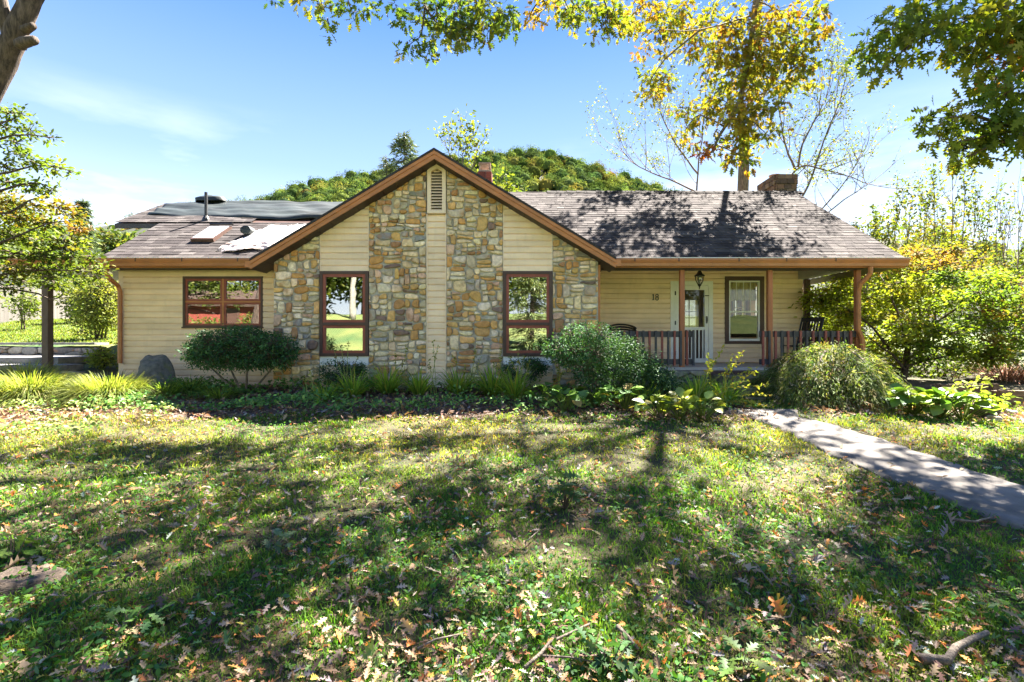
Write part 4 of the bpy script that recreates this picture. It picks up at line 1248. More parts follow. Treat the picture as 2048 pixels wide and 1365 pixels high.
# oak behind the house, its boughs hanging over the roof
def rear_oak():
    rr = random.Random(21); rg = np.random.default_rng(21)
    base = W(1484, 690, 18)
    root = thing('oak_tree', 'tall oak with yellowing leaves hanging over the roof beside the brick chimney', 'tree', (base.x, 18, float(ground_z(base.x, 18))))
    L = Limbs(rr)
    L.path([(base.x, 18, .3), W(1486, 384, 18), W(1489, 310, 18), W(1487, 260, 18)], .215, .15, 9, .02)
    L.path([W(1487, 270, 18), W(1482, 200, 18), W(1500, 120, 18), W(1530, -40, 17.6), W(1545, -200, 17), W(1560, -330, 16.5)], .12, .06, 7, .02)
    L.path([W(1487, 300, 18), W(1502, 240, 18.2), W(1545, 150, 18.3), W(1590, 20, 18.5)], .12, .05, 6, .02)
    L.path([W(1540, -170, 17), W(1530, -90, 15), W(1512, 0, 13.6), W(1503, 70, 13.5), W(1492, 150, 13.5), W(1472, 215, 13.4), W(1440, 270, 13.3), W(1425, 305, 13.2)], .12, .025, 6, .015)
    for a, b, c in (((1500, 80), (1530, 84), (1560, 95)), ((1478, 205), (1500, 175), (1530, 165)), ((1495, 130), (1470, 60), (1440, 20)), ((1508, 30), (1400, 60), (1320, 60)), ((1400, 60), (1330, 120), (1300, 160)), ((1512, 0), (1575, 30), (1620, 40)), ((1545, 60), (1590, 110), (1620, 140)), ((1460, 240), (1500, 240), (1530, 265)), ((1430, 290), (1460, 300), (1490, 315)), ((1450, 255), (1400, 230), (1370, 262))):
        L.path([W(*a, 13.5), W(*b, 13.5 + rr.uniform(-.3, .3)), W(*c, 13.5 + rr.uniform(-.3, .3))], .03, .01, 4, .015)
    pts = [(1264, 32, 32), (1256, 60, 18), (1319, 59, 34), (1310, 25, 30), (1299, 150, 30), (1312, 185, 18), (1330, 110, 18), (1358, 20, 34), (1410, 40, 38), (1398, 79, 26), (1485, 40, 44), (1450, 60, 34), (1461, 85, 36), (1516, 67, 46), (1575, 51, 44), (1615, 31, 34), (1575, 118, 44), (1615, 130, 30), (1634, 166, 16), (1600, 160, 22), (1516, 118, 40), (1461, 118, 32), (1418, 158, 24), (1429, 189, 36), (1477, 150, 36), (1516, 177, 44), (1567, 170, 28), (1410, 221, 36), (1370, 225, 22), (1366, 268, 20), (1461, 237, 40), (1516, 221, 36), (1492, 268, 36), (1540, 272, 26), (1461, 316, 22), (1492, 320, 26), (1429, 284, 20), (1385, 290, 16), (1550, 215, 22), (1545, 20, 40), (1390, 250, 20), (1495, 95, 36), (1500, 150, 32), (1488, 200, 30), (1480, 250, 30), (1530, 140, 34), (1550, 90, 34), (1440, 110, 30), (1380, 60, 30), (1345, 35, 28), (1290, 100, 20), (1445, 200, 26), (1475, 290, 22), (1515, 250, 28), (1595, 85, 28), (1285, 10, 30), (1190, 10, 26), (1230, 28, 26), (1160, 26, 18), (1272, 58, 24), (1340, 70, 28), (1380, 110, 24), (1302, 186, 20), (1330, 158, 22), (1650, 60, 26), (1640, 15, 26)]
    nb, tw = NB(), NB()
    blob_leaves(nb, tw, px_blobs([e for e in pts if e[0] >= 1420], 13.5, rg, .7) + px_blobs([e for e in pts if e[0] < 1420], 15.6, rg, 1.6), OAK, .185, lambda r: 108 * (r[0] / .5) ** 2 + 14, OAKY, rg, .10, 7, .5, .4, .8, droop=.12)
    blob_leaves(nb, tw, [(W(1410, 306, 13.2), .2), (W(1405, 300, 13.2), .15)], OAK, .18, 26, [(.38, .10, .02), (.30, .07, .02), (.36, .16, .03)], rg, .07, 6, droop=.1)
    # the main crown, above the picture: its shade falls over the lawn
    up = []
    for _ in range(105):
        up.append(((rg.uniform(-1.5, 12), rg.uniform(9.0, 15.8), rg.uniform(12.6, 17)), rg.uniform(.3, .62)))
    for _ in range(105): up.append(((rg.uniform(0.8, 9), rg.uniform(9.2, 12.2), rg.uniform(12.0, 15.0)), rg.uniform(.3, .6)))
    for _ in range(48):
        y_ = rg.uniform(9.5, 14.5); up.append(((rg.uniform(6.8, 12.5), y_, 1.6 + .69 * y_ + rg.uniform(.9, 3)), rg.uniform(.3, .55)))
    blob_leaves(nb, tw, up, STAR, .23, 40, OAKY, rg, .16, 8, .7, .4, .6)
    for _ in range(10):
        q = Vector((rr.uniform(0, 11), rr.uniform(10, 16), rr.uniform(13, 15)))
        s0 = W(1550, -260, 16.8)
        L.path([s0, s0.lerp(q, .5) + Vector((0, 0, .5)), q], .09, .03, 5)
    finish(root, L, nb, tw, barkgrey)
rear_oak()

# sparse small-leaved trees behind the roof
SPARSE = [(.12, .15, .04, 3), (.17, .18, .04, 2), (.23, .2, .05, 1), (.08, .11, .04, 2)]
def sparse_tree(name, label, stems, Y, seed, up, leafn, size, pal=SPARSE, r0=.05, lev=3, kids=3, cat='tree', group=None, L0=None, bk=None, spread=.7, lspread=.1):
    rr = random.Random(seed); rg = np.random.default_rng(seed)
    b = W(stems[0][0][0], 0, Y); gz_ = float(ground_z(b.x, Y))
    root = thing(name, label, cat, (b.x, Y, gz_), 0, group)
    L = Limbs(rr)
    for st in stems:
        P = [W(x, y, Y + rr.uniform(-.3, .3)) for x, y in st]
        Q = L.path(P, r0, r0 * .3, 6, .02)
        d = (Q[-1] - Q[-3]).normalized()
        for k in range(2, len(Q), max(1, len(Q) // 6)):
            dd = Vector((rr.uniform(-1, 1), rr.uniform(-1, 1), rr.uniform(.1, 1))).normalized()
            L.grow(Q[k], (d + dd * 1.2), (L0 or 1.6) * rr.uniform(.6, 1.1), r0 * .42, lev - 1, up, spread, kids)
        L.grow(Q[-1], d, (L0 or 1.6), r0 * .4, lev - 1, up, spread, kids)
    nb = NB()
    tips_leaves(nb, L.tips, OVATE, size, leafn, lspread, pal, rg)
    finish(root, L, nb, None, bk or barkgrey)
sparse_tree('bare_tree', 'slim half bare tree with a straight trunk behind the roof ridge', [[(1392, 420), (1397, 340), (1403, 280), (1410, 200), (1412, 130)], [(1397, 350), (1360, 300), (1330, 250), (1318, 215)], [(1393, 384), (1340, 360), (1290, 340), (1262, 322)]], 17.5, 31, .05, 2, .085, r0=.034, L0=1.5, lev=3)
sparse_tree('bare_tree', 'half bare tree with a long arching bough reaching over the stone chimney', [[(1520, 430), (1560, 384), (1597, 336), (1640, 338), (1690, 350), (1735, 368)], [(1597, 336), (1605, 290), (1630, 240), (1650, 205)], [(1600, 400), (1625, 350), (1660, 250), (1680, 200)], [(1590, 340), (1570, 290), (1560, 230)]], 16.5, 33, .06, 3, .085, r0=.042, L0=1.4, lev=3)
sparse_tree('bare_tree', 'leaning young tree with thin bare twigs past the gable end of the roof', [[(1600, 470), (1660, 400), (1700, 350), (1715, 320)], [(1610, 460), (1690, 400), (1735, 370)]], 16, 35, .1, 1, .07, r0=.03, L0=1.0, lev=2)

# oak at the left edge: leaning limb in the top corner, green sprays along the top of the frame
def left_oak():
    rr = random.Random(41); rg = np.random.default_rng(41)
    b = W(-175, 0, 6.6)
    root = thing('oak_tree', 'rough barked oak leaning in from the top corner, green sprays hanging high over the gable', 'tree', (b.x, 6.6, float(ground_z(b.x, 6.6))))
    L = Limbs(rr)
    main = [(b.x, 6.6, .1), W(-165, 620, 6.6), W(-120, 400, 6.6), W(-62, 260, 6.6), W(-8, 150, 6.6), W(28, 80, 6.6), W(52, 20, 6.6), W(95, -60, 6.7), W(160, -200, 7), W(330, -330, 8), W(560, -230, 9.2), W(860, -110, 10), W(1180, -75, 10.6)]
    L.path(main, .21, .05, 12, .012)
    L.path([W(20, 85, 6.6), W(5, 20, 6.5), W(-12, -60, 6.5)], .09, .06, 7, .01)
    L.path([W(40, 90, 6.5), W(58, 82, 6.35), W(70, 80, 6.3)], .075, .05, 7, .008)
    L.path([W(50, 60, 6.5), W(66, 52, 6.4)], .06, .045, 7, .006)
    for pth in ([(860, -110), (852, -20), (848, 40), (838, 75), (812, 92)], [(850, 15), (872, 45), (892, 68)], [(860, -110), (930, -20), (985, 35)], [(700, -170), (690, -40), (700, 15)], [(700, -170), (640, -40), (648, 20)], [(1100, -85), (1120, -20), (1140, 25)], [(1150, -80), (1075, 5), (1058, 35)], [(1170, -78), (1215, 20), (1200, 60)]):
        L.path([W(x, y, 10 if x < 1040 else 10.5) for x, y in pth], .03, .008, 4, .012)
    pts = [(544, 0, 12), (640, 12, 24), (656, 36, 18), (680, 8, 20), (712, 24, 22), (735, 10, 12), (776, 36, 11), (790, 8, 20), (808, 44, 12), (872, 22, 38), (920, 24, 46), (960, 24, 46), (1000, 24, 36), (900, 64, 28), (940, 66, 34), (980, 58, 34), (1016, 50, 22), (912, 90, 15), (864, 72, 16), (816, 84, 18), (852, 92, 18), (852, 116, 14), (808, 106, 9), (600, 2, 14), (840, 20, 18)]
    pts2 = [(1060, 34, 18), (1085, 22, 18), (1132, 18, 34), (1152, 36, 16), (1200, 52, 20), (1225, 28, 36), (1186, 76, 10), (1240, 60, 22), (1110, 5, 20), (1180, 20, 24)]
    nb, tw = NB(), NB()
    blob_leaves(nb, tw, px_blobs(pts, 10, rg, .35), OAK, .165, lambda r: 72 * (r[0] / .33) ** 2 + 10, OAKG, rg, .07, 6, .5, .4, .8, droop=.08)
    blob_leaves(nb, tw, px_blobs(pts2, 10.5, rg, .35), OAK, .165, lambda r: 72 * (r[0] / .33) ** 2 + 10, OAKY + OAKG[:3], rg, .07, 6, .5, .4, .8, droop=.08)
    up = [((rg.uniform(-7.5, .5), rg.uniform(6.5, 11.5), rg.uniform(9.9, 12.5)), rg.uniform(.4, .7)) for _ in range(10)]
    blob_leaves(nb, tw, up, STAR, .22, 80, OAKG, rg, .2, 8, .7, .4, .6)
    finish(root, L, nb, tw)
left_oak()

def right_oak():
    rr = random.Random(51); rg = np.random.default_rng(51)
    root = thing('oak_tree', 'oak spreading broad lobed leaves in from the top corner above the dogwood', 'tree', (11.6, 9, float(ground_z(11.6, 9))))
    L = Limbs(rr)
    L.path([(11.6, 9, .1), (11.5, 9, 2.5), (11.2, 8.9, 5), (11, 8.8, 8), (10.6, 8.7, 11)], .33, .12, 10, .02)
    for pth in ([(2330, 240), (2200, 250), (2048, 262), (1980, 270), (1900, 288)], [(2048, 262), (1960, 235), (1880, 236)], [(2300, -60), (2120, -30), (1980, 20), (1900, 55), (1770, 100)], [(1980, 20), (1960, 80), (1935, 125)], [(2250, 60), (2100, 90), (2010, 130), (1985, 175)], [(2048, 268), (1990, 290), (1930, 315)], [(1900, 55), (1850, 70), (1780, 125)], [(2100, -30), (1950, -20), (1830, 20)]):
        L.path([W(x, y, 7.9) for x, y in pth], .045, .008, 5, .01)
    pts = [(1733, 88, 20), (1728, 116, 20), (1745, 128, 18), (1776, 132, 14), (1784, 59, 34), (1812, 30, 38), (1855, 59, 38), (1855, 22, 36), (1910, 39, 46), (1962, 51, 48), (2009, 24, 46), (1926, 102, 32), (1970, 98, 38), (1950, 132, 20), (2013, 98, 34), (2037, 138, 30), (1990, 173, 24), (2013, 190, 38), (1855, 232, 16), (1891, 237, 24), (1926, 220, 22), (1970, 221, 34), (2021, 237, 42), (1879, 280, 24), (1918, 284, 34), (1958, 284, 36), (2001, 276, 36), (2040, 276, 34), (1918, 318, 14), (1950, 312, 18), (1800, 90, 24), (1822, 100, 14), (1895, 85, 18), (2045, 60, 40), (2048, 200, 36)]
    pts += [(rg.uniform(2070, 2300), rg.uniform(-60, 330), 46) for _ in range(22)]
    nb, tw = NB(), NB()
    blob_leaves(nb, tw, px_blobs(pts, 7.9, rg, .35), OAK, .20, lambda r: 62 * (r[0] / .30) ** 2 + 9, OAKG[:4] + [(.12, .155, .018, 4), (.19, .18, .025, 2), (.09, .14, .02, 2.4)], rg, .085, 6, .5, .4, .8, droop=.1)
    blob_leaves(nb, tw, [(W(2012, 92, 7.9), .17), (W(2040, 130, 7.9), .15), (W(1975, 170, 7.9), .12)], OAK, .17, 20, [(.42, .12, .03), (.36, .18, .04)], rg, .06, 5, droop=.1)
    up = [((rg.uniform(3.5, 11), rg.uniform(5.8, 11), rg.uniform(9.6, 12.5)), rg.uniform(.4, .7)) for _ in range(12)]
    blob_leaves(nb, tw, up, STAR, .23, 80, OAKG, rg, .2, 8, .7, .4, .6)
    finish(root, L, nb, tw)
right_oak()

# dogwood at the left edge, layered
DOGL = [(.085, .12, .02, 3), (.125, .15, .022, 2.2), (.05, .078, .016, 2.6), (.17, .12, .022, .6)]
def left_dogwood():
    rr = random.Random(61); rg = np.random.default_rng(61); Y = 8.8
    b = W(-70, 0, Y)
    root = thing('dogwood_tree', 'dogwood with flat layered yellow green and orange leaves in front of the side porch', 'tree', (b.x, Y, float(ground_z(b.x, Y))))
    L = Limbs(rr)
    L.path([(b.x, Y, .4), W(-64, 620, Y), W(-50, 480, Y), W(-40, 330, Y), W(-30, 220, Y)], .09, .03, 7, .01)
    for pth in ([(-60, 590), (0, 578), (60, 584), (100, 598), (128, 590)], [(-55, 560), (30, 545), (110, 540), (185, 545)], [(-50, 500), (20, 480), (90, 450), (150, 440)], [(-45, 430), (20, 425), (60, 400), (100, 395)], [(-42, 350), (20, 345), (90, 330), (148, 344)], [(-38, 300), (10, 275), (60, 270), (108, 275)], [(-35, 260), (10, 245), (40, 232)], [(-45, 400), (40, 370), (90, 370), (115, 385)], [(-52, 520), (60, 510), (130, 495), (185, 500)]):
        L.path([W(x, y, Y + rr.uniform(-.3, .3)) for x, y in pth], .028, .006, 5, .012)
    nb, tw = NB(), NB()
    top = [(18, 226, 22), (42, 228, 16), (10, 255, 20), (60, 262, 22), (98, 276, 14), (30, 285, 22), (40, 310, 20), (10, 330, 26), (70, 326, 24), (110, 336, 22), (140, 344, 12), (20, 365, 26), (60, 372, 24), (100, 382, 22)]
    mid = [(20, 405, 30), (70, 412, 26), (115, 415, 26), (145, 430, 22), (40, 438, 28), (95, 448, 28), (150, 458, 22)]
    low = [(20, 470, 32), (70, 480, 30), (120, 482, 30), (165, 485, 22), (30, 505, 32), (85, 510, 30), (140, 512, 28), (180, 512, 16), (20, 538, 30), (75, 540, 28), (125, 538, 26), (170, 540, 24), (200, 534, 12), (40, 562, 22), (110, 562, 20), (190, 552, 12), (150, 566, 16), (10, 575, 20)]
    f = lambda r: 175 * (r[0] / .25) ** 2 + 16
    blob_leaves(nb, tw, px_blobs(top, Y, rg, .5, .55), OVATE, .085, f, [(.10, .15, .025, 3), (.15, .19, .03, 2), (.07, .10, .02, 1.5)], rg, .06, 7, 1.1, .2, .6)
    blob_leaves(nb, tw, px_blobs(mid, Y, rg, .6, .55), OVATE, .085, f, [(.19, .13, .022, 2), (.22, .10, .022, 1), (.11, .13, .02, 3)], rg, .06, 7, 1.1, .2, .6)
    blob_leaves(nb, tw, px_blobs(low, Y, rg, .6, .55), OVATE, .085, f, DOGL, rg, .06, 7, 1.1, .2, .6)
    ext = [(rg.uniform(-190, -5), rg.uniform(260, 590), 34) for _ in range(26)]
    blob_leaves(nb, tw, px_blobs(ext, Y, rg, .8, .55), OVATE, .085, f, DOGL, rg, .06, 7, 1.1, .2, .6)
    finish(root, L, nb, tw)
left_dogwood()

def right_dogwood():
    rr = random.Random(71); rg = np.random.default_rng(71); Y = 11.6
    b = W(1812, 0, Y)
    root = thing('dogwood_tree', 'broad low dogwood with green to golden leaves past the corner porch post', 'tree', (b.x, Y, float(ground_z(b.x, Y))))
    L = Limbs(rr)
    L.path([(b.x, Y, .3), W(1806, 770, Y), W(1812, 730, Y), W(1816, 690, Y)], .085, .06, 8, .008)
    for pth in ([(1810, 740), (1785, 710), (1755, 690), (1720, 660)], [(1815, 700), (1830, 650), (1870, 600), (1905, 540)], [(1815, 690), (1800, 640), (1780, 590), (1760, 550)], [(1815, 720), (1860, 690), (1930, 660), (2010, 640)], [(1812, 735), (1880, 715), (1960, 700), (2040, 690)], [(1830, 660), (1880, 640), (1950, 590), (2000, 550)], [(1812, 740), (1770, 730), (1735, 735)], [(1780, 700), (1730, 640), (1680, 610)], [(1840, 650), (1835, 600), (1840, 540)]):
        L.path([W(x, y, Y + rr.uniform(-.5, .5)) for x, y in pth], .038, .008, 5, .014)
    nb, tw = NB(), NB()
    g1, g2, g3 = [], [], []
    for _ in range(170):
        a = rg.uniform(0, 2 * math.pi); q = rg.random() ** .5
        x, y = 1860 + 245 * q * math.cos(a), 625 + 128 * q * math.sin(a)
        if y > 725 + (x < 1760) * -20: y -= 45
        e = (x, y, rg.uniform(18, 34))
        (g3 if (y < 545 or (x > 1980 and rg.random() < .4)) else g1 if x < 1850 - (y - 620) * .5 else g2).append(e)
    f = lambda r: 125 * (r[0] / .3) ** 2 + 18
    blob_leaves(nb, tw, px_blobs([e for e in g1 if e[0] < 1800], Y + 1.1, rg, .8, .5) + px_blobs([e for e in g1 if e[0] >= 1800], Y, rg, 1.2, .5), OVATE, .095, f, [(.23, .28, .03, 3), (.30, .31, .035, 2), (.14, .19, .025, 2.2), (.32, .19, .03, .4)], rg, .08, 7, 1.1, .2, .6)
    blob_leaves(nb, tw, px_blobs([e for e in g2 if e[0] < 1800], Y + 1.1, rg, .8, .5) + px_blobs([e for e in g2 if e[0] >= 1800], Y, rg, 1.4, .5), OVATE, .095, f, [(.09, .15, .022, 3), (.14, .20, .026, 2), (.22, .26, .03, 1.2)], rg, .08, 7, 1.1, .2, .6)
    blob_leaves(nb, tw, px_blobs([e for e in g3 if e[0] < 1800], Y + 1.1, rg, .8, .5) + px_blobs([e for e in g3 if e[0] >= 1800], Y, rg, 1.4, .5), OVATE, .095, f, [(.19, .18, .03, 2.4), (.26, .15, .035, 1.3), (.28, .11, .04, .8), (.12, .145, .022, 2)], rg, .08, 7, 1.1, .2, .6)
    finish(root, L, nb, tw)
right_dogwood()

# tall thin saplings and thickets on the right
G = 'tall thin saplings beyond the dogwood'
SAP = [(.10, .13, .025, 3), (.15, .165, .03, 2.2), (.20, .16, .04, 1.2), (.06, .09, .02, 1.5)]
for i, (x, y, lab) in enumerate(((1738, 455, 'short leafy sapling nearest the roof corner, beyond the dogwood'), (1790, 420, 'slender sapling with sparse yellow tips beyond the porch eave'), (1850, 395, 'upright sapling forked low, its crown beside the tallest one'),
                                 (1905, 350, 'tallest sapling with a pointed yellow green crown beyond the dogwood'), (1950, 405, 'thin grey sapling just past the tallest one'), (1995, 395, 'nearly bare twiggy sapling toward the edge of the thicket'), (2040, 400, 'twiggy sapling at the very edge of the frame beyond the dogwood'))):
    st = [[(x - 14, 640), (x - 8, 560), (x - 3, 490), (x, y + 30)], [(x - 10, 600), (x + 14, 530), (x + 24, y + 60)], [(x - 12, 610), (x - 30, 540), (x - 36, y + 75)]]
    sparse_tree('sapling', lab, st, 16 + (i % 3) * 1.2, 80 + i, .32, 3 if i not in (5, 6) else 1, .12, SAP, .028, 2, 3, group=G, L0=1.0, spread=.5, lspread=.09)

def thicket(name, label, cat, cpx, cpy, rpx, rpy, Y, n, size, pal, seed, per=9, leaf=OVATE, group=None, sp=.16, trunk=True, dpt=None):
    rg = np.random.default_rng(seed); rr = random.Random(seed)
    c = W(cpx, cpy, Y); rx, rz = rpx / 1024 * Y, rpy / 1024 * Y
    g0 = float(ground_z(c.x, Y))
    root = thing(name, label, cat, (c.x, Y, g0), 0, group)
    nb, tw = NB(), NB()
    bl = []
    for _ in range(n):
        d = rg.normal(size=3); d /= np.linalg.norm(d); q = rg.random() ** .45
        r = rg.uniform(.16, .30) * min(rx, rz) + .1
        bl.append((np.array(c) + d * q * np.array([rx - r * .6, dpt or rx * .7, rz - r * .6]), np.array([r, r, r * .8])))
    blob_leaves(nb, tw, bl, leaf, size, lambda r: 16 * (r[0] / size) ** 2 * .5 + 24, pal, rg, sp, per, .6, .5, .7)
    L = None
    if trunk:
        L = Limbs(rr)
        for k in range(4):
            q = Vector(c) + Vector((rr.uniform(-.7, .7) * rx, rr.uniform(-.3, .3) * rx, rr.uniform(-.2, .6) * rz))
            b0 = Vector((c.x + rr.uniform(-.12, .12) * rx, Y + rr.uniform(-.1, .1), g0 - .1))
            L.path([b0, b0.lerp(q, .5) + Vector((rr.uniform(-.1, .1), 0, .2)), q], max(.02, .02 * rz + .012), .01, 5, .01)
    finish(root, L, nb, tw)
    return root
BG = [(.105, .14, .025, 3), (.155, .185, .03, 2), (.065, .095, .02, 2.4), (.21, .175, .035, .6)]
BR = [(.18, .155, .03, 2), (.24, .13, .04, 1.2), (.11, .13, .025, 2)]
for i, a in enumerate((
    ('tree', 'dense yellow green tree filling the view under the porch beam', 1690, 600, 120, 130, 22, 46, .17, BG),
    ('tree', 'rounded tree with russet tops behind the dogwood', 1850, 560, 130, 130, 23, 50, .17, BR),
    ('tree', 'bushy mid green tree behind the saplings at the edge of the frame', 2010, 590, 130, 130, 24, 50, .17, BG),
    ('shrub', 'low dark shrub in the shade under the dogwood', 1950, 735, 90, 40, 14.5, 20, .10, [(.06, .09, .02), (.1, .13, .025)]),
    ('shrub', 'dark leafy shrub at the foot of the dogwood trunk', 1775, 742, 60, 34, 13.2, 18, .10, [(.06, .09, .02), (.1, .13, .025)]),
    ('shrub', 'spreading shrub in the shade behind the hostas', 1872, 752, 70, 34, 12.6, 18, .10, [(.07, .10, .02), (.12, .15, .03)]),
    ('shrub', 'pale green shrub beside the porch side rail', 1690, 690, 70, 60, 15.5, 22, .11, BG))):
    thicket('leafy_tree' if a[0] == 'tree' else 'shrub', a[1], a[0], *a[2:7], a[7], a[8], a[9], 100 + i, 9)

# left background
def conifer(name, label, px, top, bot, wpx, Y, seed, pal, n=900, ln=.5):
    rg = np.random.default_rng(seed); rr = random.Random(seed)
    a, t = W(px, bot, Y), W(px, top, Y)
    g0 = float(ground_z(a.x, Y)); H = t.z - a.z; R0 = wpx / 2 / 1024 * Y
    root = thing(name, label, 'tree', (a.x, Y, g0))
    L = Limbs(rr); L.path([(a.x, Y, g0 - .2), (a.x, Y, a.z), (a.x + .05 * R0, Y, (a.z + t.z) / 2), tuple(t)], .02 * H + .05, .02, 6)
    nb, tw = NB(), NB()
    u = rg.random(n) ** .75; lay = np.floor(u * 14) / 14 + rg.normal(0, .012, n)
    rad = R0 * (1 - lay) ** .75 * rg.uniform(.15, 1.0, n) ** .6 * (1 + .35 * np.sin(lay * 40)); th = rg.uniform(0, 2 * np.pi, n)
    p = np.stack([a.x + rad * np.cos(th), Y + rad * np.sin(th), a.z + lay * H - rad * .12], 1)
    segs(np.stack([np.full(n, a.x), np.full(n, Y), p[:, 2]], 1)[:160], p[:160], .02 * R0, .006, tw, TW, 3)
    idx = np.repeat(np.arange(n), 7); q = p[idx] + rg.normal(0, R0 * .075, (n * 7, 3)) * np.array([1, 1, .5])
    scatter(*LANCE, q, frames(rg.normal(0, .5, q.shape) + np.array([0, 0, 1]), rg, np.stack([np.cos(th), np.sin(th), th * 0 - .25], 1)[idx] + rg.normal(0, .5, q.shape)), ln * R0 * .55 * rg.uniform(.6, 1.3, n * 7), pick(pal, n * 7, rg), nb)
    finish(root, L, nb, tw, bark, needlem)
PINE = [(.06, .09, .04, 3), (.09, .12, .05, 2), (.04, .065, .035, 2)]
conifer('pine_tree', 'dark pine rising past the layered dogwood at the end of the fence', 165, 396, 560, 66, 36, 121, PINE)
conifer('hemlock_tree', 'feathery hemlock rising behind the peak of the stone gable', 808, 262, 470, 118, 40, 122, [(.07, .095, .055, 3), (.10, .125, .055, 1.4)], 420, .42)
conifer('hemlock_tree', 'small wispy hemlock just outside the gable rake, below the taller one', 772, 310, 470, 74, 40, 123, [(.08, .10, .06, 3), (.11, .13, .06, 1)], 170, .42)
sparse_tree('young_tree', 'airy yellow green tree behind the gable beside the small red chimney', [[(930, 420), (928, 360), (925, 310), (935, 290)], [(930, 380), (905, 320), (895, 300)], [(930, 370), (950, 320), (955, 300)]], 26, 124, .1, 2, .22, [(.11, .14, .03, 2), (.17, .17, .03, 1)], .04, 2, 3, L0=1.2, lspread=.16)
YG = [(.12, .145, .025, 2), (.165, .165, .03, 1.6), (.08, .11, .02, 1.8)]
thicket('leafy_tree', 'bright yellow green tree right behind the small red chimney', 'tree', 1005, 392, 40, 44, 32, 22, .30, YG, 125, 8, sp=.3)
thicket('leafy_tree', 'dark round tree under the eave of the rear roof wing', 'tree', 222, 500, 52, 52, 42, 34, .42, [(.05, .08, .025, 3), (.09, .12, .03, 2), (.18, .15, .04, .7)], 126, 8, sp=.4)
thicket('leafy_tree', 'golden green tree standing behind the wooden fence', 'tree', 130, 545, 100, 62, 44, 40, .42, BG, 127, 8, sp=.4)
thicket('leafy_tree', 'tall tree behind the fence at the edge of the frame', 'tree', 10, 470, 110, 110, 46, 48, .42, BG, 128, 8, sp=.4)
thicket('leafy_bush', 'tall loose bush of small leaves beside the downspout', 'bush', 200, 610, 50, 84, 15.5, 60, .085, [(.20, .23, .05, 3), (.13, .16, .04, 2), (.28, .26, .06, 1)], 129, 8, sp=.1)
thicket('leafy_bush', 'green bush growing against the end of the wooden fence', 'bush', 165, 600, 46, 60, 24, 34, .13, BG, 130, 8, sp=.16)
thicket('leafy_bush', 'sprawling bush in front of the tall fence boards', 'bush', 45, 612, 40, 34, 20, 16, .11, BG, 131, 8, sp=.16)
thicket('leafy_bush', 'low bush on the bank above the stone wall', 'bush', 160, 672, 16, 12, 17, 6, .09, [(.16, .2, .04), (.22, .22, .05)], 132, 7, sp=.08)
thicket('leafy_bush', 'bright weedy bush beside the porch steps', 'bush', 208, 715, 26, 26, 12.2, 12, .08, [(.22, .28, .05), (.3, .33, .07), (.14, .19, .03)], 133, 7, sp=.07)

# ------------------------------------------------------------------ what the windows mirror: the hillside behind the viewer
for i, (x, y, s, lab) in enumerate(((-13.2, -22, .30, 'thickest pale trunk mirrored in the tall window'), (-11.9, -24, .18, 'thin pale trunk beside the thickest one mirrored in the window'), (-16.5, -23, .2, 'pale trunk mirrored at the window jamb'))):
    rr = random.Random(140 + i); rg = np.random.default_rng(140 + i)
    g0 = float(ground_z(x, y))
    root = thing('pale_trunk_tree', lab, 'tree', (x, y, g0), 0, 'pale trees on the slope behind the viewer')
    L = Limbs(rr); L.path([(x, y, g0 - .2), (x + .05, y, g0 + 3), (x + rr.uniform(-.3, .3), y, g0 + 7), (x + rr.uniform(-.5, .5), y, g0 + 12)], s, s * .5, 8, .02)
    nb, tw = NB(), NB()
    blob_leaves(nb, tw, [((x + rg.uniform(-3, 3), y + rg.uniform(-2, 2), g0 + rg.uniform(8, 13)), 1.3) for _ in range(9)], DIAM, .45, 70, BG, rg, .4, 8)
    finish(root, L, nb, tw, mat('pale_bark', (.27, .25, .21), .9, .2, 4) if i == 0 else MATS['pale_bark'])
def blobtree(name, label, x, y, zc, rx, rz, n, size, pal, seed, cat='tree', dens=60, g=None):
    rg = np.random.default_rng(seed); rr = random.Random(seed); g0 = float(ground_z(x, y))
    root = thing(name, label, cat, (x, y, g0), 0, g)
    nb, tw = NB(), NB(); bl = []
    for _ in range(n):
        d = rg.normal(size=3); d /= np.linalg.norm(d)
        bl.append((np.array([x, y, g0 + zc]) + d * rg.random() ** .4 * np.array([rx, rx * .7, rz]), .28 * rx))
    blob_leaves(nb, tw, bl, DIAM, size, dens, pal, rg, size * .9, 8)
    L = Limbs(rr); L.path([(x, y, g0 - .2), (x, y, g0 + zc)], .12, .06, 6)
    finish(root, L, nb, tw)
WOODS = [('tall', -31, -27), ('broad', -25.5, -26), ('round', -21, -28), ('dark', -17.5, -26.5), ('golden', -14.2, -28), ('shady', -10.5, -27), ('dense', -6.5, -28), ('leafy', -2.5, -26.5), ('low', 2, -27.5), ('mossy', 6.5, -27), ('lofty', 11.5, -28), ('sunny', 17, -27)]
for i, (k_, x, y) in enumerate(WOODS):
    blobtree('leafy_tree', k_ + ' tree of the woods mirrored in the windows', x, y, 2.9, 2.9, 2.9, 16, .5, BG if i % 2 else [(.05, .08, .025), (.085, .115, .025)], 150 + i, dens=110)
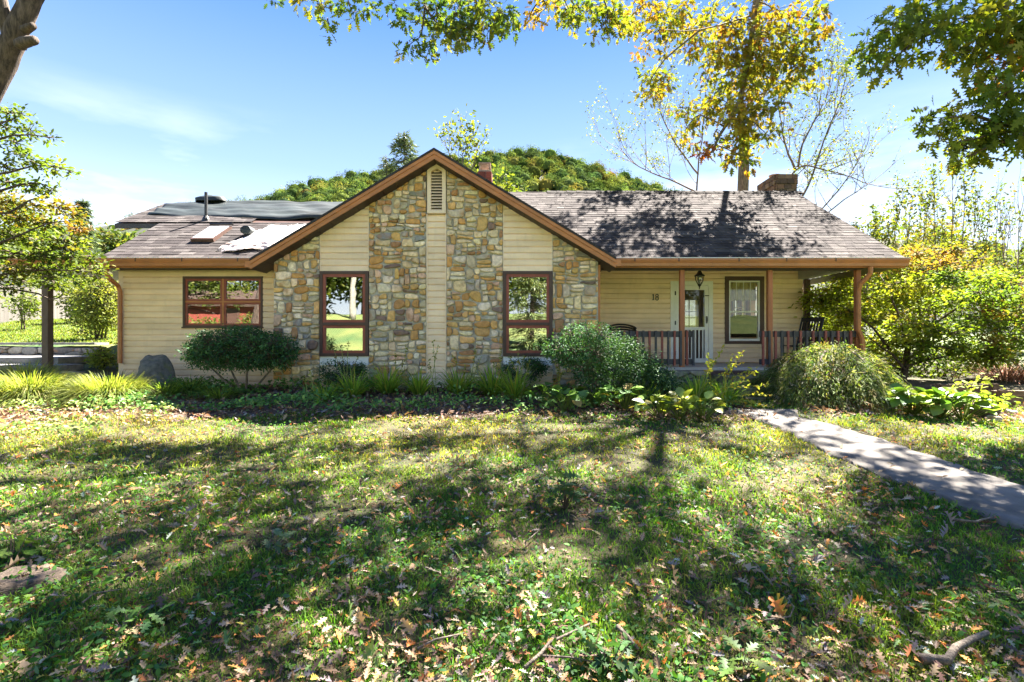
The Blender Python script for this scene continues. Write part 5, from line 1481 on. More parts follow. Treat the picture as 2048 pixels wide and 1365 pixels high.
def evergreen_mirror():
    rg = np.random.default_rng(161); rr = random.Random(161); x, y = 1.1, -8.5; g0 = float(ground_z(x, y))
    root = thing('spruce_tree', 'drooping evergreen mirrored in the window beside the porch', 'tree', (x, y, g0))
    L = Limbs(rr); L.path([(x, y, g0 - .1), (x, y, g0 + 3), (x, y, g0 + 6.5)], .14, .03, 7)
    nb, tw = NB(), NB(); n = 260
    u = rg.random(n); z = .35 + u * 6; rad = (2.5 * (1 - u) ** .8 + .1) * rg.uniform(.5, 1, n); th = rg.uniform(0, 2 * np.pi, n)
    tip = np.stack([x + rad * np.cos(th), y + rad * np.sin(th), g0 + z - rad * .22], 1); b0 = np.stack([np.full(n, x), np.full(n, y), g0 + z], 1)
    segs(b0, tip, .02, .006, tw, TW, 3)
    idx = np.repeat(np.arange(n), 60); t = rg.uniform(.15, 1, len(idx))[:, None]
    p = b0[idx] * (1 - t) + tip[idx] * t + rg.normal(0, .07, (len(idx), 3))
    H = (tip - b0)[idx] + rg.normal(0, .5, p.shape) + np.array([0, 0, -.6])
    scatter(*LANCE, p, frames(rg.normal(0, .4, p.shape) + np.array([0, 0, 1]), rg, H), rg.uniform(.14, .3, len(idx)), pick([(.13, .17, .05, 2), (.2, .23, .07, 1.4), (.07, .1, .04, 1)], len(idx), rg), nb)
    finish(root, L, nb, tw, bark, needlem)
evergreen_mirror()
def red_shed():
    x0, x1, y = -25.5, -16.0, -13.5; g0 = float(ground_z(-20, y))
    s = thing('red_shed', 'red painted shed mirrored in the four light window', 'shed', (-20.7, y, g0))
    m = MB(); m.box(x0, x1, y - 3, y, g0 - .5, g0 + 2.3); m.build('wall', mat('red_wall', (.20, .042, .028), .7, .1, 2), s)
    m = MB(); m.prism([(y + .3, g0 + 2.2), (y - 1.5, g0 + 3.3), (y - 3.3, g0 + 2.2), (y - 3.3, g0 + 2.05), (y - 1.5, g0 + 3.15), (y + .3, g0 + 2.05)], x0 - .3, x1 + .3, lambda u, w, t: (t, u, w)); m.build('roof', soffitm, s)
    m = MB(); m.box(-20, -18.9, y, y + .04, g0, g0 + 1.9); m.build('door', darkbrown, s)
red_shed()
for i, (x, y, r) in enumerate(((-22.5, -11.8, 1.2), (-19.6, -11.5, 1.0), (-16.8, -11.6, 1.25), (-24.6, -11, 1.4))):
    blobtree('leafy_bush', ['rounded', 'small', 'leafy', 'wide'][i] + ' bush in front of the red shed mirrored in the window', x, y, .7 * r, r, r * .8, 10, .2, BG, 170 + i, 'bush', 90)
# ------------------------------------------------------------------ steps and dry stone walls
def stone_thing(name, label, cat, poly, Y, n_big, seed, facing_y=True, thick=.3, aspect=2.3, pal=None, mm=None, sizes=None, matb=None, group=None):
    rr = random.Random(seed)
    cx = sum(p[0] for p in poly) / len(poly); zb = min(p[1] for p in poly)
    root = thing(name, label, cat, (cx, Y + thick / 2, zb), 0, group)
    b = MB(); b.prism(poly, Y + .03, Y + thick, lambda u, w, t: (u, t, w)); b.build('core', matb or mat('dark_earth', (.05, .045, .035), 1, .3, 8), root)
    cells = stone_cells(poly, sizes or [(.10, 40, .95), (.075, 160, .86), (.05, 700, .86), (.035, 500, .95)], aspect, .012, rr)
    cells.sort(key=area, reverse=True)
    for c in cells[:300]:
        p = rounded(c, rr, rr.uniform(.1, .22)); m = MB()
        q = rr.choice(pal or [(.21, .20, .13), (.26, .24, .16), (.15, .15, .10), (.30, .27, .19), (.18, .19, .11)]); k = rr.uniform(.75, 1.25)
        stone_mesh(m, p, lambda u, w, o: (u, Y - o, w), tuple(x * k for x in q), rr, rr.uniform(.04, .085), .06)
        m.build('stone', mm or mossstone, root, colors=True, smooth=True)
    return root
SX0, SX1 = 4.08, 5.06
stone_thing('stone_retaining_wall', 'mossy dry stone wall holding up the porch on the shrub side of the steps', 'stone wall', [(1.9, .38), (4.02, .38), (4.02, .985), (1.9, .985)], 10.5, 0, 201, thick=.2)
stone_thing('stone_retaining_wall', 'mossy dry stone wall flanking the steps behind the weeping maple', 'stone wall', [(5.16, .36), (7.4, .36), (7.4, .985), (5.16, .985)], 10.45, 0, 202, thick=.24)
stone_thing('stone_retaining_wall', 'short mossy stone cheek wall beside the lowest steps', 'stone wall', [(5.08, .34), (5.55, .34), (5.55, .62), (5.2, .8), (5.08, .8)], 9.1, 0, 203, thick=.9)
def steps():
    s = thing('porch_steps', 'mossy stone steps climbing from the path to the porch', 'steps', ((SX0 + SX1) / 2, 9.6, .45))
    t = MB(); t.box(SX0 - .04, SX1 + .06, 10.45, 10.66, .9, FLOOR - .063); t.build('wooden_riser', darkbrown, s, bevel=.006)
    ms = mat('mossy_slab', (.17, .155, .085), .9, .35, 7, .6, 40)
    lv = [(9.45, 10.44, .915), (9.09, 9.70, .765), (8.88, 9.30, .615)]
    for y0, y1, z in lv:
        m = MB(); n = 10
        pts = [(SX0 + (SX1 - SX0) * k / n, y0 + R.uniform(-.018, .018)) for k in range(n + 1)]
        v = [(x, y, z + R.uniform(-.006, .006)) for x, y in pts] + [(x, y1, z) for x, _ in pts] + [(x, y + .02, z - .15) for x, y in pts] + [(x, y1, z - .15) for x, _ in pts]
        N = n + 1; f = []
        for k in range(n): f += [(k, k + 1, N + k + 1, N + k), (2 * N + k, 2 * N + k + 1, k + 1, k)]
        f += [(0, N, 3 * N, 2 * N), (n, 2 * N + n, 3 * N + n, N + n)]
        m.add(v, f); m.build('tread', ms, s)
    m = MB(); m.box(SX0 + .01, SX1 - .01, 8.95, 10.4, .38, .6); m.build('step_base', ms, s)
steps()
def standing_stone(px0, px1, ptop, pbot, Y, seed, label, tip=.5):
    rr = random.Random(seed); m = MB()
    x0, x1, z0, z1 = wx(px0, Y), wx(px1, Y), wz(pbot, Y) - .1, wz(ptop, Y)
    p = [(x0, z0), (x1, z0), (x1 - .01, z0 + (z1 - z0) * .5), (x0 + (x1 - x0) * tip + .03, z1), (x0 + (x1 - x0) * tip - .03, z1 - .01), (x0 + .005, z0 + (z1 - z0) * .55)]
    stone_mesh(m, rounded(p, rr, .15), lambda u, w, o: (u, Y - o, w), (.24, .23, .12), rr, .07, .1)
    o = m.build('standing_stone', mossstone, None, colors=True, smooth=True)
    tag(o, label, 'stone', 'upright stones edging the steps')
standing_stone(1520, 1534, 741, 782, 9.6, 211, 'tall pointed stone slab standing beside the upper step', .3)
standing_stone(1535, 1550, 770, 808, 9.2, 212, 'triangular stone slab standing beside the middle step', .4)
standing_stone(1553, 1570, 791, 828, 8.75, 213, 'rounded mossy stone standing at the foot of the steps', .5)
# side patio: low wall, slabs
stone_thing('low_stone_wall', 'low grey dry stone wall below the grassy bank at the side porch', 'stone wall', [(-16.5, 1.0), (-10.85, 1.0), (-10.85, 1.42), (-16.5, 1.5)], 13.4, 0, 221, thick=.4, aspect=2.2, pal=[(.22, .21, .20), (.28, .26, .24), (.16, .15, .15), (.33, .30, .26)], mm=stonem, sizes=[(.12, 80, .95), (.09, 300, .86), (.06, 900, .86)])
m = MB(); m.box(-16.4, -10.9, 13.36, 13.85, 1.50, 1.56); tag(m.build('wall_cap', lawnstone), 'flat grey capstone slab along the low stone wall', 'capstone')
for i, (xa, xb, ya, yb, zt, lab) in enumerate(((-16.0, -10.55, 11.9, 13.3, 1.22, 'wide grey patio slab below the low stone wall'), (-12.2, -9.95, 11.3, 11.9, 1.07, 'grey stone step under the side porch post'), (-10.9, -9.4, 10.75, 11.3, .93, 'lowest grey stone step beside the grass tuft'))):
    m = MB(); m.box(xa, xb, ya, yb, zt - .17, zt)
    tag(m.build('stone_step', lawnstone, bevel=.015), lab, 'step', 'slabs of the side patio')
for i, (px, py, w) in enumerate(((118, 800, 60), (95, 813, 55), (83, 826, 44))):
    p = unproj(px, py); m = MB(); n = 9; a = w / 1024 * p.y / 2
    P = [(p.x + a * math.cos(2 * math.pi * k / n) * R.uniform(.8, 1.1), p.y + a * .85 * math.sin(2 * math.pi * k / n) * R.uniform(.8, 1.1)) for k in range(n)]
    m.prism(P, p.z - .03, p.z + .05, lambda u, v_, t: (u, v_, t))
    tag(m.build('stepping_stone', lawnstone, bevel=.01), ['topmost flat stepping stone between the two grass tufts', 'middle stepping stone half hidden by fallen leaves', 'lowest stepping stone at the edge of the lawn'][i], 'stepping stone', 'stepping stones between the grass tufts')
def boulder():
    Y = 10.3; import bmesh
    bm = bmesh.new(); bmesh.ops.create_icosphere(bm, subdivisions=4, radius=1)
    c = Vector((wx(307, Y), Y, float(ground_z(wx(307, Y), Y))))
    planes = [(Vector((.1, -.25, 1)), .70), (Vector((-1, -.2, .25)), .66), (Vector((.8, -.3, .75)), .72), (Vector((.2, -1, .3)), .78), (Vector((-.5, -.8, .5)), .80), (Vector((1, -.2, .1)), .9)]
    for v in bm.verts:
        d = v.co.copy()
        r = min([1.0] + [k / max(1e-6, n_.normalized().dot(d)) for n_, k in planes if n_.dot(d) > 0])
        r *= 1 + .05 * float(vnoise(d.x * 4, d.z * 4, 1.0, d.y * 3)) + .02 * float(vnoise(d.x * 13, d.z * 13, 1.0, d.y * 9))
        v.co = Vector((c.x + d.x * r * .40, c.y + d.y * r * .34, c.z + .06 + d.z * r * .72))
    me = bpy.data.meshes.new('boulder'); bm.to_mesh(me); bm.free()
    at = me.color_attributes.new('Col', 'FLOAT_COLOR', 'POINT'); at.data.foreach_set('color', np.tile(np.array([.15, .145, .125, 1], np.float32), len(me.vertices)))
    me.polygons.foreach_set('use_smooth', [True] * len(me.polygons))
    tag(link('boulder', me, mossstone), 'rounded dark grey boulder standing against the cream wall', 'boulder')
boulder()

# ------------------------------------------------------------------ wooden fence on the bank
def fence():
    a, b = Vector((-21.5, 20.0, 0)), Vector((-31.9, 38.0, 0))
    L = (b - a).length; d = (b - a) / L; nrm = Vector((d.y, -d.x, 0))
    f = thing('wooden_fence', 'tall weathered board fence running up the grassy bank', 'fence', (a.x, a.y, float(ground_z(a.x, a.y))))
    s = 0; k = 0
    zt = lambda s_: 4.22 + .0 * s_
    while s < L:
        p = a + d * s; g0 = float(ground_z(p.x, p.y)); w = .138
        m = MB(); q = p + d * w
        n1 = nrm * .022
        z1 = max(g0 + 1.75, 4.2) + R.uniform(-.03, .03)
        m.add([p, q, q + n1, p + n1, p + Vector((0, 0, z1)), q + Vector((0, 0, z1)), q + n1 + Vector((0, 0, z1)), p + n1 + Vector((0, 0, z1))], [(0, 3, 2, 1), (4, 5, 6, 7), (0, 1, 5, 4), (1, 2, 6, 5), (2, 3, 7, 6), (3, 0, 4, 7)])
        o = m.build('board', greywood, f)
        if k % 16 == 15:
            m = MB(); c = p - n1 * 3; m.box(c.x - .06, c.x + .06, c.y - .06, c.y + .06, g0, z1 + .05); m.build('post', greywood, f)
        s += w + .006; k += 1
fence()

# ------------------------------------------------------------------ timber edging, planter, pipe at the right
def timbers():
    rows = [((1882, 786), (1992, 790), 9.75, .62, 'long timber edging behind the hostas'), ((1990, 790), (2120, 792), 9.35, .62, 'short timber edging at the edge of the frame')]
    for (a, b, Y, zt, lab) in rows:
        x0, x1 = wx(a[0], Y), wx(b[0], Y); g0 = float(ground_z((x0 + x1) / 2, Y - .2))
        t = thing('timber_edging', 'weathered brown ' + lab, 'retaining wall', ((x0 + x1) / 2, Y, g0), 0, 'timber edging of the raised bed')
        for k in range(3):
            z = g0 - .05 + k * .115
            m = MB(); m.box(x0, x1, Y + R.uniform(-.01, .01), Y + .14, z, z + .11); m.build('timber', timberm, t, bevel=.008)
        m = MB(); m.box(x0 + .02 if a[0] > 1985 else x1 - .14, x0 + .14 if a[0] > 1985 else x1 - .02, Y - .1, Y - .012, g0 - .05, g0 + .31); m.build('post', timberm, t, bevel=.008)
timbers()
p = unproj(1962, 836)
pr_ = thing('bark_planter', 'hollow stump planter spilling bright green leaves at the bed corner', 'planter', tuple(p))
m = MB(); m.lathe([(.15, p.z - .03), (.22, p.z + .1), (.25, p.z + .2), (.22, p.z + .2), (.17, p.z + .12)], p.x, p.y, 14)
m.build('pot', bark, pr_, smooth=True)
m = MB(); a, b = unproj(1984, 826), unproj(2034, 832); m.tube([a + Vector((0, 0, .06)), b + Vector((0, 0, .05))], .03, 8); tag(m.build('drain_pipe', mat('grey_pipe', (.35, .35, .35), .5, .1, 4)), 'short grey pipe lying beside the stump planter', 'pipe')
p2 = unproj(1987, 843); m = MB(); rr = random.Random(9)
stone_mesh(m, rounded([(p2.x + .08 * math.cos(k), p2.z + .03 + .06 * math.sin(k)) for k in (0, 1, 2, 3, 4, 5.2)], rr, .2), lambda u, w, o: (u, p2.y - o, w), (.40, .36, .29), rr, .08, .06)
tag(m.build('rock', stonem, None, colors=True, smooth=True), 'small pale rock beside the stump planter', 'rock')

# ------------------------------------------------------------------ shrubs round the house
def shrub(name, label, blobs, size, dens, pal, seed, leaf=DIAM, stems=(), per=10, spread=.05, up=.9, out=.7, m=None, cat='shrub', droop=0.0, sr=.02, rnd=.7):
    rg = np.random.default_rng(seed); rr = random.Random(seed)
    c = blobs[0][0]; root = thing(name, label, cat, (c[0], c[1], float(ground_z(c[0], c[1]))))
    nb, tw = NB(), NB(); blob_leaves(nb, tw, blobs, leaf, size, dens, pal, rg, spread, per, up, out, rnd, droop, shell=2.6, twig=.004)
    L = Limbs(rr)
    for st in stems: L.path(st, sr, sr * .4, 5, .008)
    finish(root, L if stems else None, nb, tw, barkgrey, m or leafdark, 'foliage', 'stems')
    return root
DG = [(.035, .095, .032, 3), (.055, .13, .042, 2.6), (.09, .18, .055, 1.6), (.022, .055, .02, 1.6)]
Y = 9.55
bl = []
rg0 = np.random.default_rng(300)
for x, y, r in [(395, 700, 20), (420, 688, 28), (440, 706, 24), (455, 676, 26), (490, 680, 30), (470, 702, 28), (520, 690, 32), (505, 668, 20), (545, 685, 26), (570, 697, 22), (540, 710, 26), (410, 715, 16), (480, 718, 20), (580, 712, 14), (380, 710, 10), (515, 715, 22), (420, 722, 20), (455, 724, 20), (530, 724, 20), (565, 722, 16), (495, 726, 18), (390, 722, 12)]:
    for dy in (-.45, .1, .5):
        bl.append((W(x + rg0.uniform(-6, 6), y, Y + dy), np.array([r / 107, r / 95, r / 125])))
g0 = float(ground_z(wx(490, Y), Y))
for _ in range(26):
    a_ = rg0.uniform(0, 6.28); bl.append((W(482 + 100 * math.cos(a_), 695 + 30 * math.sin(a_) - 4, Y + rg0.uniform(-.4, .4)), np.array([.10, .10, .07]) * rg0.uniform(.6, 1.3)))
stems = []
for tx, ty in ((405, 722), (450, 715), (500, 700), (560, 722)):
    b = Vector((wx(490 + (tx - 490) * .12, Y), Y, g0 - .05)); e = W(tx, ty, Y)
    stems.append([b, b.lerp(e, .45) + Vector((0, 0, .02)), e])
shrub('azalea_shrub', 'umbrella shaped dark green shrub on bare stems beside the stone corner', bl, .046, lambda r: 520 * (r[0] / .25) ** 2, DG, 301, stems=stems, spread=.045, m=leafdark, sr=.03)
def smallshrub(px, py, rx, ry, Y, label, seed, n=9):
    rg = np.random.default_rng(seed); bl = []
    for _ in range(n * 3):
        d = rg.normal(size=2); d /= max(1, np.linalg.norm(d)) 
        bl.append((W(px + d[0] * rx * .75, py + d[1] * ry * .7, Y + rg.uniform(-.25, .25)), np.array([rx * .28, rx * .28, ry * .36]) / 1024 * Y))
    b = Vector((wx(px, Y), Y, float(ground_z(wx(px, Y), Y)) - .05))
    shrub('small_shrub', label, bl, .038, lambda r: 130, DG, seed, stems=[[b, b.lerp(W(px + q, py, Y), .6), W(px + q, py - 6, Y)] for q in (-rx * .5, 0, rx * .5)], spread=.04, sr=.014)
smallshrub(683, 744, 50, 25, 9.8, 'small dark shrub under the tall window on the four light window side', 311)
smallshrub(1050, 738, 46, 23, 9.8, 'small dark shrub under the tall window on the porch side', 312)
Y = 9.25; bl = []; bl2 = []
for x, y, r in [(1112, 690, 22), (1140, 672, 24), (1170, 668, 26), (1205, 672, 28), (1150, 700, 34), (1190, 705, 36), (1230, 700, 34), (1130, 715, 24), (1250, 725, 32), (1215, 740, 34), (1170, 735, 32), (1280, 735, 28), (1300, 752, 28), (1270, 760, 30), (1240, 770, 26), (1325, 770, 24), (1300, 785, 22), (1345, 790, 16), (1310, 738, 22), (1330, 752, 22), (1290, 722, 22), (1335, 772, 24), (1265, 690, 22), (1195, 765, 24), (1120, 700, 26), (1260, 700, 24), (1105, 705, 16)]:
    for dy in (-.55, -.1, .45):
        (bl2 if (x - 1190) * .8 + (y - 700) * .25 > 26 and dy < .2 else bl).append((W(x + rg0.uniform(-6, 6), y + rg0.uniform(-4, 4), Y + dy - .3), np.array([r / 112, r / 100, r / 118])))
gg = float(ground_z(wx(1215, Y), Y))
st = [[(wx(1210 + q * .3, Y), Y - .2, gg - .05), W(1212 + q * .7, 770, Y - .3), W(1212 + q, 730, Y - .3)] for q in (-70, -40, -10, 20, 60, 90)]
sh3 = shrub('azalea_shrub', 'big mounded shrub spilling from the stone column toward the porch steps, its top pale', bl, .046, lambda r: 420 * (r[0] / .28) ** 2, DG, 321, stems=st, spread=.045)
nb, tw = NB(), NB()
blob_leaves(nb, tw, bl2, DIAM, .044, lambda r: 330 * (r[0] / .28) ** 2, [(.038, .09, .03, 3), (.06, .115, .04, 2), (.026, .062, .022, 2.6), (.11, .145, .07, .4)], np.random.default_rng(322), .04, 10, .9, .7, .7, shell=2.6, twig=.003)
nb.build('pale_foliage', leafdark, sh3)
# weeping lace-leaf maple
def maple():
    rg = np.random.default_rng(331); Y = 9.0; cx, cz = wx(1662, Y), float(ground_z(wx(1662, Y), Y))
    root = thing('weeping_maple', 'weeping mound of lacy yellow green leaves in front of the porch corner', 'shrub', (cx, Y, cz))
    nb, tw = NB(), NB()
    n = 1150
    th = rg.uniform(0, 2 * np.pi, n); q = rg.random(n) ** .6
    rx, ry, H = 1.30, 1.0, .90
    lump = 1 + .12 * np.sin(th * 3 + 1) + .09 * np.sin(th * 7)
    x = cx + rx * q * np.cos(th) * lump; y = Y + ry * q * np.sin(th) * lump; z = cz + H * (1 - .85 * q ** 2.4) * (1 + .07 * np.sin(th * 4 + q * 9)) * rg.uniform(.72, 1.03, n) + .02
    z = z - np.where(np.cos(th) > .3, .12 * q, 0)
    p = np.stack([x, y, z], 1)
    d = np.stack([np.cos(th) * .8, np.sin(th) * .8, -.35 - .9 * q], 1)
    segs(np.stack([cx + (x - cx) * .3, Y + (y - Y) * .3, np.minimum(z, cz + .8)], 1)[:260], p[:260], .012, .004, tw, TW, 3)
    K = 24
    idx = np.repeat(np.arange(n), K); t = rg.random(len(idx))[:, None]
    pp = p[idx] + d[idx] * t * .26 + rg.normal(0, .045, (len(idx), 3))
    col_ = pick([(.15, .19, .045, 3), (.21, .22, .08, 2), (.10, .14, .03, 3), (.27, .245, .16, 1.3), (.06, .10, .025, 2), (.22, .16, .05, .6)], n, rg, .12)[idx] * (1 + rg.normal(0, .2, (len(idx), 1))).clip(.5, 1.6)
    N = np.stack([np.cos(th) * .6, np.sin(th) * .6, .8 + 0 * th], 1)[idx] + rg.normal(0, .5, pp.shape)
    scatter(*LANCE, pp, frames(N, rg, d[idx] + rg.normal(0, .55, pp.shape)), rg.uniform(.06, .12, len(idx)), col_, nb)
    L = Limbs(random.Random(3)); L.path([(cx, Y, cz - .1), (cx + .05, Y, cz + .4), (cx - .05, Y, cz + .8)], .05, .03, 7)
    for a in range(7): L.path([(cx, Y, cz + .5), (cx + .4 * math.cos(a), Y + .35 * math.sin(a), cz + .85), (cx + .9 * math.cos(a), Y + .75 * math.sin(a), cz + .5)], .025, .008, 5)
    finish(root, L, nb, tw, barkgrey, leafm, 'foliage', 'stems')
maple()

# arching grasses and strappy leaves
def tuft(name, label, p, n, L, w, pal, seed, lean=.9, cat='grass clump', group=None, spreadr=.12, m=None, lift=(.35, 1.2), wob=.15):
    rg = np.random.default_rng(seed)
    root_o = None
    th = rg.uniform(0, 2 * np.pi, n); el = rg.uniform(*lift, n); ln = L * rg.uniform(.55, 1.15, n)
    d = np.stack([np.cos(th), np.sin(th), 0 * th], 1); side = np.stack([-np.sin(th), np.cos(th), 0 * th], 1)
    b = np.array([p[0], p[1], p[2]]) + d * (spreadr * rg.random((n, 1)) ** .5) + rg.normal(0, .01, (n, 3)) * [1, 1, 0]
    T = np.linspace(0, 1, 6); V = []
    for t in T:
        r = ln * (np.cos(el) * t + wob * t * t); z = ln * (np.sin(el) * t - lean * .62 * t ** 2.3 * np.cos(el * .7))
        c = b + d * r[:, None] + np.array([0, 0, 1.]) * z[:, None]
        hw = w * (1 - t ** 2.2) * (.55 + .9 * min(t * 3, 1) * .5)
        V += [c - side * hw, c + side * hw]
    V = np.stack(V, 1)
    f = []
    for k in range(5): f += [(2 * k, 2 * k + 1, 2 * k + 3), (2 * k, 2 * k + 3, 2 * k + 2)]
    F = (np.array(f)[None] + (np.arange(n) * 12)[:, None, None]).reshape(-1, 3)
    C = np.repeat(pick(pal, n, rg, .14)[:, None], 12, 1)
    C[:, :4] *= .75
    V[..., 2] = np.maximum(V[..., 2], ground_z(V[..., 0], V[..., 1]) - .01)
    o = np_mesh(name, V.reshape(-1, 3), F, C.reshape(-1, 3), m or grassm)
    return tag(o, label, cat, group)
PALEG = [(.19, .22, .055, 3), (.28, .29, .12, 2), (.12, .155, .035, 2.6), (.06, .09, .022, 1.8)]
q = unproj(62, 800); q = Vector((wx(62, 8.9), 8.9, float(ground_z(wx(62, 8.9), 8.9))))
for (x, n, L, lab, seed, yy) in ((62, 4200, .86, 'pale arching grass clump at the edge of the frame below the porch post', 401, 8.9), (222, 3900, .82, 'pale arching grass clump below the downspout', 402, 8.9), (55, 1200, .8, 'darker grass clump behind the pale one under the porch post', 403, 10.1)):
    X_ = wx(x, yy); tuft('grass_clump', lab, (X_, yy, float(ground_z(X_, yy))), n, L, .0052, PALEG if seed != 403 else [(.2, .24, .06), (.3, .33, .1)], seed, 1.25, group='arching grass clumps by the side porch', spreadr=.42, lift=(.45, 1.45))
for (x, n, L, lab, seed, yy) in ((380, 620, .62, 'strappy green clump in front of the boulder', 411, 9.7), (330, 560, .58, 'strappy green clump beside the pale grass', 412, 9.3), (440, 380, .46, 'short strappy clump under the umbrella shaped shrub', 413, 9.1)):
    X_ = wx(x, yy); tuft('liriope_clump', lab, (X_, yy, float(ground_z(X_, yy))), n, L, .0058, [(.20, .30, .05, 2), (.30, .37, .09, 1), (.10, .17, .035, 2)], seed, 1.0, group='strappy clumps below the cream wall', spreadr=.24)
DAY = [(.22, .36, .055, 2), (.30, .40, .07, 2), (.14, .25, .045, 2), (.42, .38, .08, .6)]
for i, (x, n, L, yy, lab) in enumerate(((705, 150, .72, 9.2, 'daylily clump below the tall window near the small shrub'), (775, 210, .78, 9.5, 'daylily clump at the foot of the stone beside the cream strip'), (838, 150, .68, 9.4, 'daylily clump directly under the cream strip'), (915, 180, .76, 9.5, 'daylily clump past the cream strip under the stone'), (985, 200, .78, 9.3, 'daylily clump under the stone near the second tall window'), (1030, 170, .82, 9.0, 'daylily clump under the second tall window'), (1395, 170, .7, 8.6, 'daylily clump with long straps beside the sunlit hostas'), (1450, 150, .7, 8.5, 'daylily clump with long straps at the foot of the porch steps'), (1290, 120, .6, 8.5, 'daylily clump in front of the big mounded shrub'), (650, 100, .5, 8.8, 'daylily clump at the front of the bed by the stone corner'))):
    X_ = wx(x, yy); tuft('daylily_clump', lab, (X_, yy, float(ground_z(X_, yy))), n, L, .010, DAY, 420 + i, .75, 'plant', 'daylily clumps along the stone gable', .12, lift=(.7, 1.45))

# tall seed stalks
def stalks(name, label, items, seed, pod, cat='plant', group=None, r=.0065, podsize=.05, mlist=None, pods=9, part=.4):
    rg = np.random.default_rng(seed); rr = random.Random(seed)
    b0 = items[0][0]; root = thing(name, label, cat, tuple(b0), 0, group)
    L = MB(); nb = NB()
    for a, e in items:
        a, e = Vector(a), Vector(e); mid = a.lerp(e, .5) + Vector((rr.uniform(-.02, .02) - (e.x - a.x) * .12, 0, .04 + abs(e.x - a.x) * .12))
        P = [a * (1 - t) ** 2 + mid * 2 * t * (1 - t) + e * t * t for t in np.linspace(0, 1, 9)]
        L.tube(P, [r * (1 - .5 * k / 8) for k in range(9)], 4, c=(.20, .25, .05))
        k = pods; t = rg.uniform(1 - part, 1, k)
        pp = np.array([tuple(a * (1 - s) ** 2 + mid * 2 * s * (1 - s) + e * s * s) for s in t]) + rg.normal(0, .008, (k, 3))
        H = rg.normal(0, 1, (k, 3)); H[:, 2] = H[:, 2] * .5 - .1
        scatter(*OVATE, pp, frames(rg.normal(0, 1, (k, 3)) + [0, 0, .4], rg, H), podsize * rg.uniform(.6, 1.3, k), pick(pod, k, rg), nb)
    L.build('stalk', mat('green_stalk', (.24, .27, .06), .6, .2, 6) if 'green_stalk' not in MATS else MATS['green_stalk'], root)
    tag(nb.build('seed_pods', leafm, root), kind='stuff')
rg_ = random.Random(77)
grp = 'tall seed stalks along the stone gable'
for i, (x, yb, tops, yy, lab) in enumerate(((690, 790, [(682, 690), (697, 682), (668, 700), (716, 715)], 9.3, 'tall brown tipped stalks crossing the tall window'), (800, 785, [(790, 705), (812, 690), (806, 725)], 9.5, 'seed stalks in front of the stone beside the cream strip'),
                                            (868, 785, [(866, 682), (876, 690), (857, 720)], 9.4, 'seed stalks standing before the cream strip'), (935, 785, [(905, 710), (955, 695), (930, 730), (962, 716)], 9.4, 'seed stalks before the stone past the cream strip'),
                                            (1005, 790, [(1000, 690), (1022, 725), (985, 725)], 9.1, 'seed stalks at the jamb of the second tall window'), (1040, 792, [(1018, 712), (1036, 705), (1048, 712), (1060, 722)], 8.9, 'yellow tipped stalks under the second tall window'),
                                            (1110, 790, [(1110, 722), (1118, 730), (1133, 722), (1126, 745)], 8.8, 'short yellow tipped stalks before the big mounded shrub'), (618, 790, [(620, 740), (608, 750)], 8.7, 'pair of low stalks at the stone corner'))):
    its = []
    for k, t in enumerate(tops):
        X_ = wx(x, yy) + rg_.uniform(-.08, .08); its.append(((X_, yy + rg_.uniform(-.08, .08), float(ground_z(X_, yy))), W(t[0], t[1], yy + rg_.uniform(-.15, .15))))
    stalks('seed_stalks', lab, its, 440 + i, [(.24, .26, .05), (.34, .30, .07), (.14, .16, .04)] if i else [(.16, .12, .06), (.2, .17, .07)], group=grp, pods=16, part=.35)
its = []
yy = 8.35
for t in ((1415, 704), (1428, 716), (1450, 690), (1463, 712), (1485, 702), (1484, 724), (1518, 733), (1512, 745), (1497, 762), (1546, 790), (1528, 808), (1538, 770), (1535, 822), (1545, 815), (1500, 850)):
    X_ = wx(1415 + rg_.uniform(-30, 25), yy); its.append(((X_, yy + rg_.uniform(-.1, .1), float(ground_z(X_, yy)) + .02), W(t[0], t[1], yy + rg_.uniform(-.5, .15))))
stalks('hosta_flower_stalks', 'long leaning hosta seed stalks arching across the porch steps', its, 450, [(.36, .34, .06, 2), (.28, .32, .06, 2), (.48, .34, .05, .7)], pods=34, podsize=.055, r=.006, part=.45)

